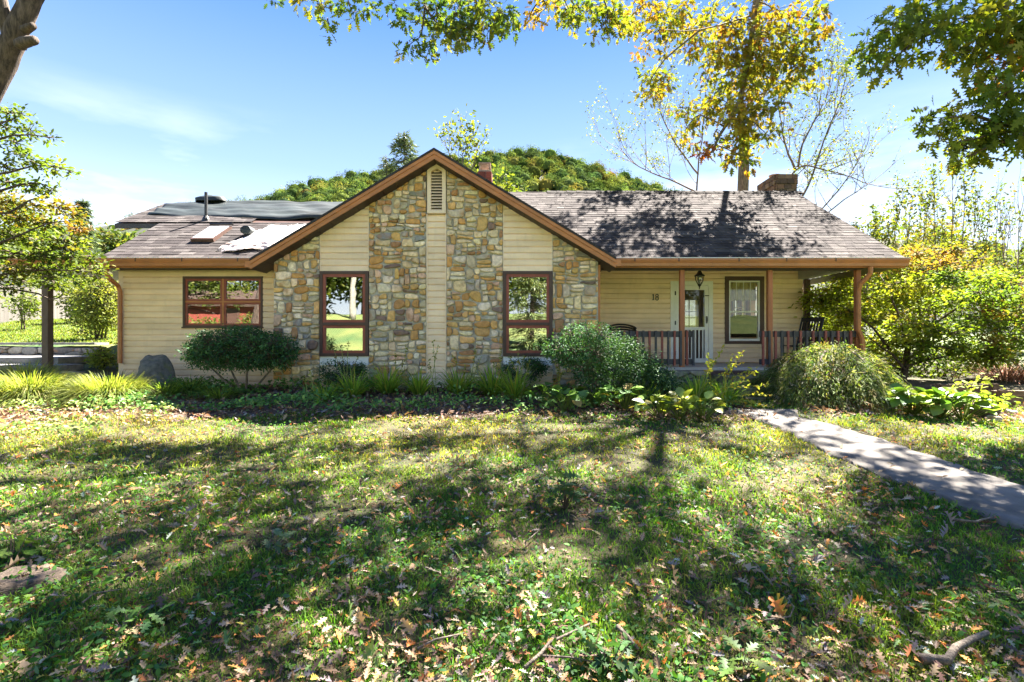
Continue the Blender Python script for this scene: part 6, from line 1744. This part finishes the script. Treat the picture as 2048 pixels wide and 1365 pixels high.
# hostas
HOSTA = (np.array([(0, 0, 0), (.22, .26, .06), (.22, -.26, .06), (.5, .37, .07), (.5, -.37, .07), (.5, 0, -.015), (.78, .24, -.01), (.78, -.24, -.01), (1, 0, -.12), (.22, 0, 0)]),
         np.array([(0, 9, 1), (0, 2, 9), (9, 5, 3), (9, 3, 1), (9, 2, 4), (9, 4, 5), (5, 8, 6), (5, 6, 3), (5, 4, 7), (5, 7, 8)]))
hostam = leaf_mat('hosta_leaf', .35, .03, .4, (1.4, 1.4, .6))
def hosta(label, p, n, L, pal, seed, group='hostas in the front bed', rad=.3):
    rg = np.random.default_rng(seed); nb = NB(); root = thing('hosta', label, 'plant', p, 0, group)
    th = rg.uniform(0, 2 * np.pi, n); q = rg.uniform(.25, 1, n)
    d = np.stack([np.cos(th), np.sin(th), 0 * th], 1)
    base = np.array(p) + d * (rad * q * .9)[:, None] + np.array([0, 0, 1]) * (rad * (1.15 - .8 * q) + .05)[:, None]
    H = d + np.stack([0 * th, 0 * th, .5 - 1.1 * q], 1) + rg.normal(0, .2, (n, 3))
    N = -d * .25 + np.array([0, 0, 1]) + rg.normal(0, .35, (n, 3))
    stem = NB(); segs(np.tile(np.array(p) + [0, 0, -.02], (n, 1)), base, .008, .006, stem, (.16, .2, .05), 4)
    stem.build('leaf_stalk', leafm, root)
    s = L * rg.uniform(.7, 1.2, n); cc = pick(pal, n, rg, .15); fr = frames(N, rg, H)
    for i in range(n):
        one = NB(); scatter(*HOSTA, base[i:i + 1], fr[i:i + 1], s[i:i + 1], cc[i:i + 1], one); one.build('leaf', hostam, root, smooth=True)
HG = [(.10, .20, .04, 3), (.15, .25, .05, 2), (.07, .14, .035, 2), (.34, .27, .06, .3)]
HL = [(.20, .27, .05, 3), (.30, .33, .06, 2), (.12, .18, .04, 2), (.42, .36, .08, .7)]  # lighter greens: the sunlit look is put into the leaf colour
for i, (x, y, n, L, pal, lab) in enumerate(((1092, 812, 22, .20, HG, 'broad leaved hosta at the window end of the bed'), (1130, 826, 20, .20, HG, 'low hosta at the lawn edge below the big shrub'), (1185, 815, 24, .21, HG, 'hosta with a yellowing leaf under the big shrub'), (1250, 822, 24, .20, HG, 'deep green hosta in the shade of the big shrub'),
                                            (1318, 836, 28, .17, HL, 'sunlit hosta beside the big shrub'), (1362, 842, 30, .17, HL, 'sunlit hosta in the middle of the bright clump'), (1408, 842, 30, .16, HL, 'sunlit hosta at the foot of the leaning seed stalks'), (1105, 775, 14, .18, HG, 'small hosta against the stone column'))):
    P_ = unproj(x, y); hosta(lab, tuple(P_), n, L, pal, 460 + i)
for i, (x, y, n, lab) in enumerate(((1825, 832, 26, 'bright hosta beside the weeping maple'), (1880, 838, 28, 'bright hosta in the middle of the corner bed'), (1925, 842, 18, 'bright hosta beside the stump planter'))):
    P_ = unproj(x, y); hosta(lab, tuple(P_), int(n * 1.6), .21, [(.13, .22, .03, 2), (.20, .28, .04, 2), (.08, .15, .03, 1.4)], 480 + i, 'bright hostas in the corner bed', .36)
# leaves in the planter
nb = NB(); rgp = np.random.default_rng(490)
blob_leaves(nb, None if False else NB(), [(W(x, y, p.y), .13) for x, y in ((1935, 795), (1955, 785), (1975, 800), (1990, 795), (2005, 805), (1945, 775), (1965, 768))], OVATE, .09, 26, [(.20, .28, .04), (.3, .34, .06)], rgp, .06, 6, .8, .4, .6, twig=0)
nb.build('leaves', leafm, pr_)
# rusty grasses beyond the timber edging
for i, (x, lab) in enumerate(((2010, 'heap of rusty dry stalks behind the timber edging'), (2060, 'rusty dry stalks at the frame edge behind the timber edging'))):
    X_ = wx(x, 11.5); tuft('dry_stalks', lab, (X_, 11.5, float(ground_z(X_, 11.5)) + .02), 420, .75, .006, [(.34, .15, .09, 2), (.42, .22, .13, 2), (.22, .10, .06, 1)], 495 + i, .9, 'dry plant', 'rusty dry stalks', .45, drym)

# creeping ground cover in the beds
def groundcover():
    rg = np.random.default_rng(500); nb = NB()
    for (n, xr, yr, size, pal) in ((6500, (-6.8, -2.6), (7.9, 10.3), .062, [(.08, .18, .045, 3), (.12, .25, .06, 2), (.19, .30, .07, 1)]), (5200, (-2.9, 3.8), (7.75, 10.0), .062, [(.09, .20, .045, 2), (.16, .28, .06, 1.4), (.25, .33, .07, .7)]), (1500, (4.7, 9), (8.3, 9.6), .06, [(.12, .18, .04), (.2, .25, .05)]), (2400, (-9.5, -5), (6.4, 8.1), .055, [(.10, .17, .04), (.18, .24, .05), (.3, .34, .12)])):
        x = rg.uniform(*xr, n); y = rg.uniform(*yr, n); k = (vnoise(x, y, 2.0, 4) > -.05 + rg.normal(0, .2, n)) & ~path_inside(x, y)
        x, y = x[k], y[k]; n = len(x); z = ground_z(x, y) + rg.uniform(.02, .22, n) * (.5 + .5 * (vnoise(x, y, 1.5, 7) > 0))
        N = rg.normal(0, .55, (n, 3)) + [0, -.25, 1]
        scatter(*OVATE, np.stack([x, y, z], 1), frames(N, rg), size * rg.uniform(.6, 1.5, n), pick(pal, n, rg, .2), nb)
    tag(nb.build('ground_cover_foliage', leafdark), kind='stuff')
groundcover()

# ------------------------------------------------------------------ lawn: blades, clover, litter
def lawn_pts(rg, n, y0, y1, margin=2.6, power=1.0):
    """Random ground points across the lawn, denser toward the viewer's end of the garden."""
    y = y0 * (y1 / y0) ** rg.random(n) if power == 1 else y0 + (y1 - y0) * rg.random(n)
    x = rg.uniform(-1, 1, n) * (y * 1.06 + margin)
    return x, y
def build_lawn():
    rg = np.random.default_rng(510); nb = NB()
    x, y = lawn_pts(rg, 365000, 1.9, 9.6)
    keep = ~path_inside(x, y) & (bed_mask(x, y) < .5) & (rg.random(len(x)) < np.clip(.62 + .55 * vnoise(x, y, 2.6, 11), .12, 1))
    x, y = x[keep], y[keep]; n = len(x)
    z = ground_z(x, y)
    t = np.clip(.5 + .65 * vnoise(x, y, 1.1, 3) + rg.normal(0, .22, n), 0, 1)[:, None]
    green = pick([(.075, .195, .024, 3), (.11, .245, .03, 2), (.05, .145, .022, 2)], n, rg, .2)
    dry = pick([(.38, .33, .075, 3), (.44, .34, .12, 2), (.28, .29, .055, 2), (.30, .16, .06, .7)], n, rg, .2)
    sunny = sstep(3.6, 6.5, y)[:, None]  # sunlit band: more of the lightened straw, so some sunlight is painted in
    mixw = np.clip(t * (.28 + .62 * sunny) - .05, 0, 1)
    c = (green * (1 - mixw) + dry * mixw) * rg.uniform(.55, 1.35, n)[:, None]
    h = rg.uniform(.025, .07, n) * (1 + .5 * (vnoise(x, y, 3.3, 8) > .35)); w = np.clip(.0026 + .0011 * y, .003, .013) * rg.uniform(.7, 1.2, n)
    N = rg.normal(0, .42, (n, 3)) + [0, 0, 1]
    rot = frames(N, rg)
    for b in (0, 1, 2):
        m = (np.arange(n) % 3) == b
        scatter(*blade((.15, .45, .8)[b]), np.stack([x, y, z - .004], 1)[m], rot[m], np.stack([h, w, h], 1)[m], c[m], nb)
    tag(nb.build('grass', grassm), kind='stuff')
    # the brighter bank at the side
    nb = NB(); n = 26000
    y = rg.uniform(13.9, 30, n); x = -y * rg.uniform(.70, 1.05, n); z = ground_z(x, y)
    N = rg.normal(0, .4, (n, 3)) + [0, 0, 1]; h = rg.uniform(.05, .12, n)
    scatter(*blade(.4), np.stack([x, y, z], 1), frames(N, rg), np.stack([h, h * .22, h], 1), pick([(.085, .135, .025), (.115, .16, .03), (.15, .15, .045)], n, rg), nb)
    tag(nb.build('bank_grass', grassm), kind='stuff')
    # clover and broad weeds
    nb = NB(); x, y = lawn_pts(rg, 52000, 1.9, 8.3)
    keep = ~path_inside(x, y) & (bed_mask(x, y) < .5) & (vnoise(x, y, 1.9, 21) + rg.normal(0, .3, len(x)) > .08); x, y = x[keep], y[keep]; n = len(x)
    N = rg.normal(0, .45, (n, 3)) + [0, -.2, 1]
    s = rg.uniform(.014, .044, n) * np.clip(1.25 - .04 * y, .8, 1.2)
    c = pick([(.045, .13, .02, 3), (.07, .18, .025, 3), (.12, .24, .03, 1.2), (.04, .12, .035, 2), (.12, .21, .12, .3)], n, rg, .2)
    scatter(*OVATE, np.stack([x, y, ground_z(x, y) + rg.uniform(.012, .06, n)], 1), frames(N, rg), s, c, nb)
    tag(nb.build('clover_foliage', grassm), kind='stuff')
build_lawn()

LITTER = [(.34, .235, .14, 3), (.24, .15, .085, 2.6), (.13, .08, .06, 3), (.19, .155, .15, 2), (.40, .32, .22, 1.2), (.48, .21, .06, 1.5), (.34, .13, .05, 1.2), (.46, .36, .06, .5), (.13, .20, .06, 1.0), (.36, .40, .32, .5)]
def litter():
    rg = np.random.default_rng(520); nb = NB()
    variants = [oak_leaf(c_, f_) for c_, f_ in ((.15, .3), (.4, .2), (-.25, .5), (.5, .6))]
    def put(x, y, smin, smax, lift=.03, pal=LITTER):
        n = len(x); N = rg.normal(0, .45, (n, 3)) + [0, 0, 1]; fr = frames(N, rg); s = rg.uniform(smin, smax, n)
        p = np.stack([x, y, ground_z(x, y) + rg.uniform(.008, lift, n)], 1); c = pick(pal, n, rg, .2)
        for k in range(4):
            m = (np.arange(n) % 4) == k; scatter(*variants[k], p[m], fr[m], np.stack([s, s * .8, s], 1)[m], c[m], nb)
    x, y = lawn_pts(rg, 44000, 1.9, 9.2); k = ~path_inside(x, y) & (rg.random(len(x)) < .55 + .6 * vnoise(x, y, 1.7, 31)); put(x[k], y[k], .026, .075, .05)
    n = 7500; x = rg.uniform(-8.5, 3.8, n); y = rg.uniform(7.2, 10.2, n); put(x, y, .05, .12, .05, LITTER[:5] + [(.12, .075, .05, 4), (.09, .055, .04, 3)])
    n = 2200; x = rg.uniform(4.6, 9.5, n); y = rg.uniform(7.6, 9.6, n); k = ~path_inside(x, y); put(x[k], y[k], .05, .12, .05)
    n = 900; x = rg.uniform(-9.5, -6.2, n); y = rg.uniform(6.5, 8.8, n); put(x, y, .05, .11, .05, [(.40, .22, .14, 2), (.30, .14, .09, 2), (.46, .33, .22, 2)])
    n = 70; t = rg.random(n); i = (t * (len(pl) - 4)).astype(int); u = rg.random((n, 1)); q = pl[i] * u + pr[i] * (1 - u)
    put(q[:, 0], q[:, 1], .04, .08, .045)
    tag(nb.build('fallen_leaves', drym), kind='stuff')
litter()

# the largest fallen leaves, one by one
def big_leaves():
    rg = np.random.default_rng(530); rr = random.Random(530)
    kinds = [('tan', 'dry tan oak leaf', (.38, .27, .165), 70), ('pale', 'pale cream oak leaf', (.37, .30, .21), 30), ('brown', 'dark brown curled oak leaf', (.15, .09, .065), 70), ('grey', 'silvery grey upturned oak leaf', (.22, .195, .195), 40), ('rust', 'rusty orange oak leaf', (.45, .17, .05), 34), ('green', 'still green oak leaf', (.13, .21, .06), 40), ('yellow', 'yellow oak leaf', (.48, .36, .05), 12)]
    for key, what, c, n in kinds:
        mm = leaf_mat('big_leaf_' + key, .18, .015, .6, (1.2, 1.0, .7))
        meshes = []
        for v in range(4):
            tv, tf = oak_leaf(rr.uniform(-.5, .8), rr.uniform(.2, 1.1))
            tv = tv.copy(); tv[:, 2] += .07 * np.sin(tv[:, 0] * 7 + v); tv[:, 1] *= rr.uniform(.7, 1)
            me = bpy.data.meshes.new('oak_leaf'); me.from_pydata([tuple(q) for q in tv], [], [tuple(int(i) for i in q) for q in tf])
            k = rr.uniform(.8, 1.15); a = me.color_attributes.new('Col', 'FLOAT_COLOR', 'POINT')
            a.data.foreach_set('color', np.array([(c[0] * k, c[1] * k, c[2] * k, 1)] * len(tv), np.float32).ravel()); me.materials.append(mm); meshes.append(me)
        made = 0
        while made < n:
            y = 2.35 * (5.6 / 2.35) ** rr.random(); x = rr.uniform(-1, 1) * y * 1.0
            if path_inside(np.array([x]), np.array([y]))[0]: continue
            z = float(ground_z(x, y)) + rr.uniform(.02, .05)
            o = bpy.data.objects.new('fallen_leaf', rr.choice(meshes)); col.objects.link(o)
            o.location = (x, y, z); s = rr.uniform(.065, .115); o.scale = (s, s, s)
            o.rotation_euler = (rr.gauss(0, .55), rr.gauss(0, .55), rr.uniform(0, 6.28))
            where = ('low on the lawn' if y < 2.9 else 'partway up the lawn' if y < 3.8 else 'mid lawn') + (', stump side' if x < -.9 else ', path side' if x > .9 else ', below the gable')
            big = 'large ' if s > .09 else 'small '
            tag(o, big + what + ' lying ' + where, 'leaf', what.replace('leaf', 'leaves') + ' on the front lawn'); made += 1
big_leaves()

# sticks, broken wood, stump, seedling
def stick(label, pts, r, seed, name='fallen_stick', mm=None, group='sticks on the lawn', cat='stick', lift=.045):
    rr = random.Random(seed); m = MB()
    P = [unproj(*q) + Vector((0, 0, lift + rr.uniform(0, .015))) for q in pts]
    m.tube(P, [r * (1 - .5 * k / (len(P) - 1)) for k in range(len(P))], 6)
    tag(m.build(name, mm or barkgrey, smooth=True), label, cat, group)
stick('broken grey bough with pale wood at its end lying in the corner of the lawn', [(1842, 1338), (1895, 1346), (1910, 1320), (1945, 1298), (1975, 1286)], .024, 1)
stick('long forked stick at the bottom of the lawn', [(1050, 1362), (1082, 1332), (1098, 1305), (1140, 1285), (1180, 1270)], .010, 2)
stick('thin straight twig crossing the forked stick', [(1085, 1333), (1140, 1338), (1185, 1345)], .006, 3)
stick('short thick stick beside the pale leaf', [(1235, 1272), (1258, 1295), (1276, 1320)], .013, 4)
stick('curved bare twig near the lower corner', [(1530, 1262), (1580, 1255), (1588, 1235), (1570, 1215)], .005, 5)
stick('straight twig slanting up the lawn', [(1545, 1190), (1515, 1150), (1488, 1120)], .005, 6)
stick('fine twig in the middle of the lawn', [(1050, 1100), (1080, 1072)], .005, 7)
stick('brown twig at the edge of the grass on the path side', [(1905, 1052), (1950, 1060), (1985, 1046)], .012, 8)
stick('bent twig low on the lawn among green weeds', [(835, 1320), (870, 1300), (930, 1285)], .007, 9)
stick('slim grey twig on the side away from the path', [(165, 1225), (190, 1205), (240, 1198)], .006, 10)
def stump():
    p = unproj(48, 1165); rr = random.Random(12)
    root = thing('tree_stump', 'low rotten tree stump cut flush in the lawn', 'stump', tuple(p))
    m = MB(); n = 22; rad = [.165 * rr.uniform(.8, 1.15) for _ in range(n)]
    for_ = lambda s, z: [(p.x + rad[k] * s * 1.25 * math.cos(2 * math.pi * k / n), p.y + rad[k] * s * math.sin(2 * math.pi * k / n), p.z + z + rr.uniform(-.012, .012)) for k in range(n)]
    rings = [for_(1.2, -.04), for_(1.0, .035), for_(.86, .055), for_(.5, .045), for_(.2, .03)]
    v = [q for r_ in rings for q in r_] + [(p.x, p.y, p.z + .03)]
    f = [(i * n + k, i * n + (k + 1) % n, (i + 1) * n + (k + 1) % n, (i + 1) * n + k) for i in range(4) for k in range(n)] + [(4 * n + k, 4 * n + (k + 1) % n, 5 * n) for k in range(n)]
    m.add(v, f); m.build('wood', mat('rotten_wood', (.105, .078, .058), .95, .5, 14, 1.0, 40, stretch=(1, 1, 4)), root, smooth=True)
stump()
p = unproj(1132, 1020)
def seedling(label, px, py, n, L, seed, pal=None, sz=.13):
    P_ = unproj(px, py); rg = np.random.default_rng(seed); nb = NB(); root = thing('seedling', label, 'plant', tuple(P_), 0, 'seedlings in the lawn')
    h = rg.uniform(.05, L, n); th = rg.uniform(0, 6.28, n)
    b = np.array(P_) + np.stack([.06 * rg.normal(size=n), .06 * rg.normal(size=n), h], 1)
    H = np.stack([np.cos(th), np.sin(th), .15 + 0 * th], 1)
    scatter(*OAK, b, frames(rg.normal(0, .35, (n, 3)) + [0, 0, 1], rg, H), sz * rg.uniform(.7, 1.2, n), pick(pal or [(.05, .095, .035), (.075, .13, .045)], n, rg), nb)
    nb.build('leaves', leafdark, root)
    s = NB(); segs(np.tile(np.array(P_), (n, 1)) - [0, 0, .02], b, .004, .002, s, TW, 3); s.build('stem', twigm, root)
seedling('dark leafy seedling standing in the middle of the lawn', 1130, 1018, 34, .3, 541)
seedling('oak seedling with big fresh leaves at the edge of the frame beside the stump', 22, 1135, 10, .22, 542, [(.14, .22, .04), (.2, .28, .05)], .17)
seedling('pale green oak sprig at the lower corner of the lawn', 1480, 1350, 14, .12, 543, [(.07, .12, .025), (.10, .13, .03)], .10)
seedling('oak sprig among sticks at the bottom of the lawn', 1215, 1345, 14, .12, 544, [(.04, .09, .03), (.06, .12, .035)], .10)
seedling('grey green oak sprig on the side away from the path', 545, 1105, 12, .1, 545, [(.08, .13, .06), (.11, .17, .08)], .11)
seedling('fresh green sprig near the stump side of the lawn', 255, 1270, 14, .12, 546, [(.05, .12, .03), (.08, .16, .035)], .085)

# ------------------------------------------------------------------ things on the roof and porch
def tarp():
    x0, x1 = wx(336, 14.0), -1.9; nx, ny = 90, 26
    pl_ = lambda y: (mz(12.4) + (UZ - mz(12.4)) * (y - 12.4) / 1.8) if y <= 14.2 else UZ - (y - 14.2) * .5
    V = []
    for j in range(ny):
        v = j / (ny - 1)
        for i in range(nx):
            u = i / (nx - 1); x = x0 + (x1 - x0) * u
            ya = 12.72 + .12 * math.sin(u * 9) + .25 * max(0, .12 - u) * 8
            y = ya + (14.75 - ya) * v
            x2 = x + .16 * math.sin(v * 7 + 1) * (1 - u) ** 3 + (1 - u) ** 8 * v * .35
            w = .030 * math.sin(v * 22 + 3.2 * math.sin(u * 4.1 + 1) + u * 3) + .022 * math.sin(v * 41 + u * 11 + 2 * math.sin(u * 9)) + .03 * math.sin(u * 31 + v * 9) * (math.exp(-u * 12)) + .012 * math.sin(u * 57 + v * 13)
            edge = .05 * math.exp(-((v - .02) / .06) ** 2) * (1 + math.sin(u * 23)) * .6
            V.append((x2, y, pl_(y) + .05 + .6 * w - .045 * abs(math.sin(v * 9 + 1.7 * math.sin(u * 5 + 2) + u * 2)) ** .5 * .7 + .02 * abs(math.sin(u * 19 + v * 5)) + edge * .6 + (.03 if j not in (0,) else -.03)))
    i_ = np.arange(nx * ny).reshape(ny, nx); f = np.stack([i_[:-1, :-1], i_[:-1, 1:], i_[1:, 1:], i_[1:, :-1]], -1).reshape(-1, 4)
    o = np_mesh('roof_tarp', np.array(V), f, None, tarpm, smooth=True)
    m_ = o.modifiers.new('thickness', 'SOLIDIFY'); m_.thickness = .012; m_.offset = -1
    tag(o, 'wrinkled dark green grey tarp stretched over the ridge of the damaged roof', 'tarp')
    m = MB(); rr = random.Random(8); cx, y, z = wx(425, 14.2), 14.15, UZ + .06
    n = 10
    rings = []
    for k, (s, h) in enumerate(((1.0, -.02), (.95, .06), (.7, .11), (.3, .14))):
        rings += [(cx + .45 * s * math.cos(2 * math.pi * i / n) * rr.uniform(.85, 1.15), y + .2 * s * math.sin(2 * math.pi * i / n), z + h + rr.uniform(-.02, .02)) for i in range(n)]
    f = [(k * n + i, k * n + (i + 1) % n, (k + 1) * n + (i + 1) % n, (k + 1) * n + i) for k in range(3) for i in range(n)] + [tuple(3 * n + i for i in range(n))]
    m.add(rings, f); tag(m.build('covered_bundle', tarpm, smooth=True), 'dark lump bundled on the roof ridge behind the vent pipe', 'bundle')
tarp()
def sheet(name, label, cat, corners, nx, ny, mm, amp, seed, ragged=.06):
    rr = random.Random(seed); V = []
    a, b, c, d = [Vector(q) for q in corners]     # (x, y) on the left roof slope
    ph = [rr.uniform(0, 6) for _ in range(6)]
    for j in range(ny):
        for i in range(nx):
            u, v = i / (nx - 1), j / (ny - 1)
            q = (a * (1 - u) + b * u) * (1 - v) + (d * (1 - u) + c * u) * v
            ed = min(u, 1 - u, v, 1 - v)
            if ed < .001: q = q + Vector((rr.uniform(-ragged, ragged), rr.uniform(-ragged, ragged)))
            o = .045 + amp * (math.sin(u * 9 + ph[0] + 2 * math.sin(v * 5 + ph[1])) + .7 * math.sin(v * 17 + u * 6 + ph[2]) + .5 * math.sin(u * 25 + v * 19 + ph[3])) * .5
            V.append(tuple(on_left(q.x, q.y, max(.012, o))))
    i_ = np.arange(nx * ny).reshape(ny, nx); f = np.stack([i_[:-1, :-1], i_[:-1, 1:], i_[1:, 1:], i_[1:, :-1]], -1).reshape(-1, 4)
    o = np_mesh(name, np.array(V), f, None, mm, smooth=True)
    m_ = o.modifiers.new('thickness', 'SOLIDIFY'); m_.thickness = .008
    tag(o, label, cat)
sheet('plastic_sheet', 'torn white plastic sheet tacked to the roof beside the skylight', 'plastic sheet', [(-6.2, 11.08), (-4.7, 11.0), (-4.6, 12.15), (-5.7, 12.12)], 40, 24, whitetarp, .03, 601)
sheet('roofing_felt', 'ragged pinkish strip of felt below the white plastic sheet', 'felt', [(-6.25, 10.83), (-4.9, 10.84), (-5.0, 11.22), (-5.95, 11.3)], 26, 12, pinkins, .05, 602, .09)
m = MB(); rr = random.Random(3); c = on_left(-5.98, 11.66, .1)
stone_mesh(m, rounded([(c.x + .13 * math.cos(k * .9), c.z + .11 * math.sin(k * .9)) for k in range(7)], rr, .2), lambda u, w, o: (u, c.y - o, w), (.03, .03, .032), rr, .12, .1)
tag(m.build('folded_tarp', tarpm, None, smooth=False), 'dark folded bundle of tarp between skylight and white sheet', 'bundle')

def lantern():
    x, Y = wx(1399, 11.9), 11.9
    t = thing('porch_lantern', 'black glass lantern hanging from the porch ceiling before the door', 'lantern', (x, Y, 2.9))
    z1 = wz(543, Y)
    m = MB(); m.tube([(x, Y, z1), (x, Y, 3.38)], .008, 6); m.lathe([(.04, 3.37), (.05, 3.375), (.05, 3.379)], x, Y, 10); m.build('hanging_rod', black, t)
    m = MB(); m.lathe([(.02, z1 + .02), (.045, z1 - .01), (.06, z1 - .05), (.118, z1 - .10), (.12, z1 - .115), (.09, z1 - .12)], x, Y, 12); m.build('cap', black, t, smooth=True)
    for k in range(6):
        a = math.pi * 2 * k / 6; c_, s_ = math.cos(a), math.sin(a)
        m = MB(); m.tube([(x + .10 * c_, Y + .10 * s_, z1 - .115), (x + .095 * c_, Y + .095 * s_, z1 - .2), (x + .045 * c_, Y + .045 * s_, z1 - .30)], .007, 4); m.build('rib', black, t)
    m = MB(); m.lathe([(.092, z1 - .122), (.088, z1 - .2), (.038, z1 - .30)], x, Y, 12); m.build('glass_shade', glass_mat('lantern_glass', .12), t)
    m = MB(); m.lathe([(.045, z1 - .30), (.04, z1 - .33), (.015, z1 - .36), (.012, z1 - .40), (.003, z1 - .42)], x, Y, 10); m.build('finial', black, t)
    m = MB(); m.tube([(x, Y, z1 - .3), (x, Y, z1 - .2)], .012, 6); m.build('candle', whitep, t)
lantern()

def rocking_chair():
    t = thing('rocking_chair', 'black slatted rocking chair behind the porch railing', 'chair', (6.62, 11.75, FLOOR), math.radians(205))
    def P(name, fn):
        m = MB(); fn(m); o = m.build(name, blackwood); o.parent = t; return o
    # local frame: the sitter faces +x
    for s in (-1, 1):
        y = s * .26
        P('back_post', lambda m: m.tube([(-.26, y, .12), (-.24, y, .42), (-.33, y, .8), (-.44, y, 1.10)], .021, 6))
        P('front_leg', lambda m: m.tube([(.24, y, .10), (.24, y, .66)], .021, 6))
        P('rocker', lambda m: m.tube([(-.55, y, .14), (-.3, y, .06), (0, y, .03), (.25, y, .06), (.42, y, .12)], .022, 6))
        P('armrest', lambda m: m.bar((-.30, y, .66), (.32, y, .67), .085, .025))
        P('stretcher', lambda m: m.tube([(-.25, y, .25), (.24, y, .25)], .012, 5))
    P('stretcher', lambda m: m.tube([(.24, -.26, .27), (.24, .26, .27)], .012, 5))
    P('top_rail', lambda m: m.bar((-.425, -.27, 1.05), (-.425, .27, 1.05), .03, .09))
    P('lower_rail', lambda m: m.bar((-.265, -.26, .52), (-.265, .26, .52), .025, .06))
    for k in range(7):
        y = -.21 + .07 * k
        P('back_slat', lambda m: m.bar((-.265, y, .52), (-.425, y, 1.03), .035, .012, up=(1, 0, .3)))
    for k in range(9):
        x = -.22 + .058 * k
        P('seat_slat', lambda m: m.bar((x, -.27, .41 + .012 * k * .4), (x, .27, .41 + .012 * k * .4), .048, .018))
rocking_chair()
def wicker_chair():
    cx, Y = wx(1245, 11.9), 11.9
    t = thing('wicker_chair', 'dark round backed wicker chair behind the railing above the big shrub', 'chair', (cx, Y, FLOOR))
    m = MB(); n = 18
    for k in range(10):
        f_ = k / 9; a0 = math.pi * (0.0 + .0)
        P = [(cx + (.27 + .03 * f_) * math.cos(math.pi * i / n), Y - .05 + .3 * math.sin(math.pi * i / n), FLOOR + .42 + .42 * f_ + (.10 * math.sin(math.pi * i / n) * f_)) for i in range(n + 1)]
        m.tube(P, .024, 5)
    m.build('backrest', blackwood, t)
    m = MB(); m.lathe([(.25, FLOOR + .36), (.28, FLOOR + .40), (.27, FLOOR + .43), (.05, FLOOR + .44)], cx, Y, 16); m.build('seat', blackwood, t)
    for a in (.8, 2.3, 3.9, 5.5):
        m = MB(); m.tube([(cx + .2 * math.cos(a), Y + .2 * math.sin(a), FLOOR + .38), (cx + .24 * math.cos(a), Y + .24 * math.sin(a), FLOOR)], .02, 6); m.build('leg', blackwood, t)
wicker_chair()
def hutch():
    x0, x1, y0 = 6.2, 7.0, 14.6
    t = thing('sideboard', 'dark wooden hutch standing inside, seen through the porch window', 'cabinet', ((x0 + x1) / 2, y0, 1.0))
    m = MB(); m.box(x0, x1, y0, y0 + .5, 1.0, 2.25); m.build('body', mat('hutch_wood', (.10, .085, .08), .6, .2, 5), t)
    m = MB(); m.box(x0 - .05, x1 + .05, y0 - .05, y0 + .5, 2.251, 2.32); m.build('cornice', blackwood, t)
    m = MB(); m.box(x0 + .05, x1 - .05, y0 - .02, y0 - .001, 1.1, 1.8); m.build('door', blackwood, t)
    m = MB(); m.box(5.6, 6.9, 13.4, 14.1, 1.66, 1.7)
    tb = thing('table', 'pale table top inside just behind the porch window', 'table', (6.25, 13.75, 1.0)); m.build('table_top', mat('pale_wood', (.5, .36, .28), .4, .1, 4), tb)
    for x in (5.66, 6.84):
        for y in (13.46, 14.04):
            m = MB(); m.box(x - .025, x + .025, y - .025, y + .025, 1.0, 1.66); m.build('leg', MATS['pale_wood'], tb)
hutch()
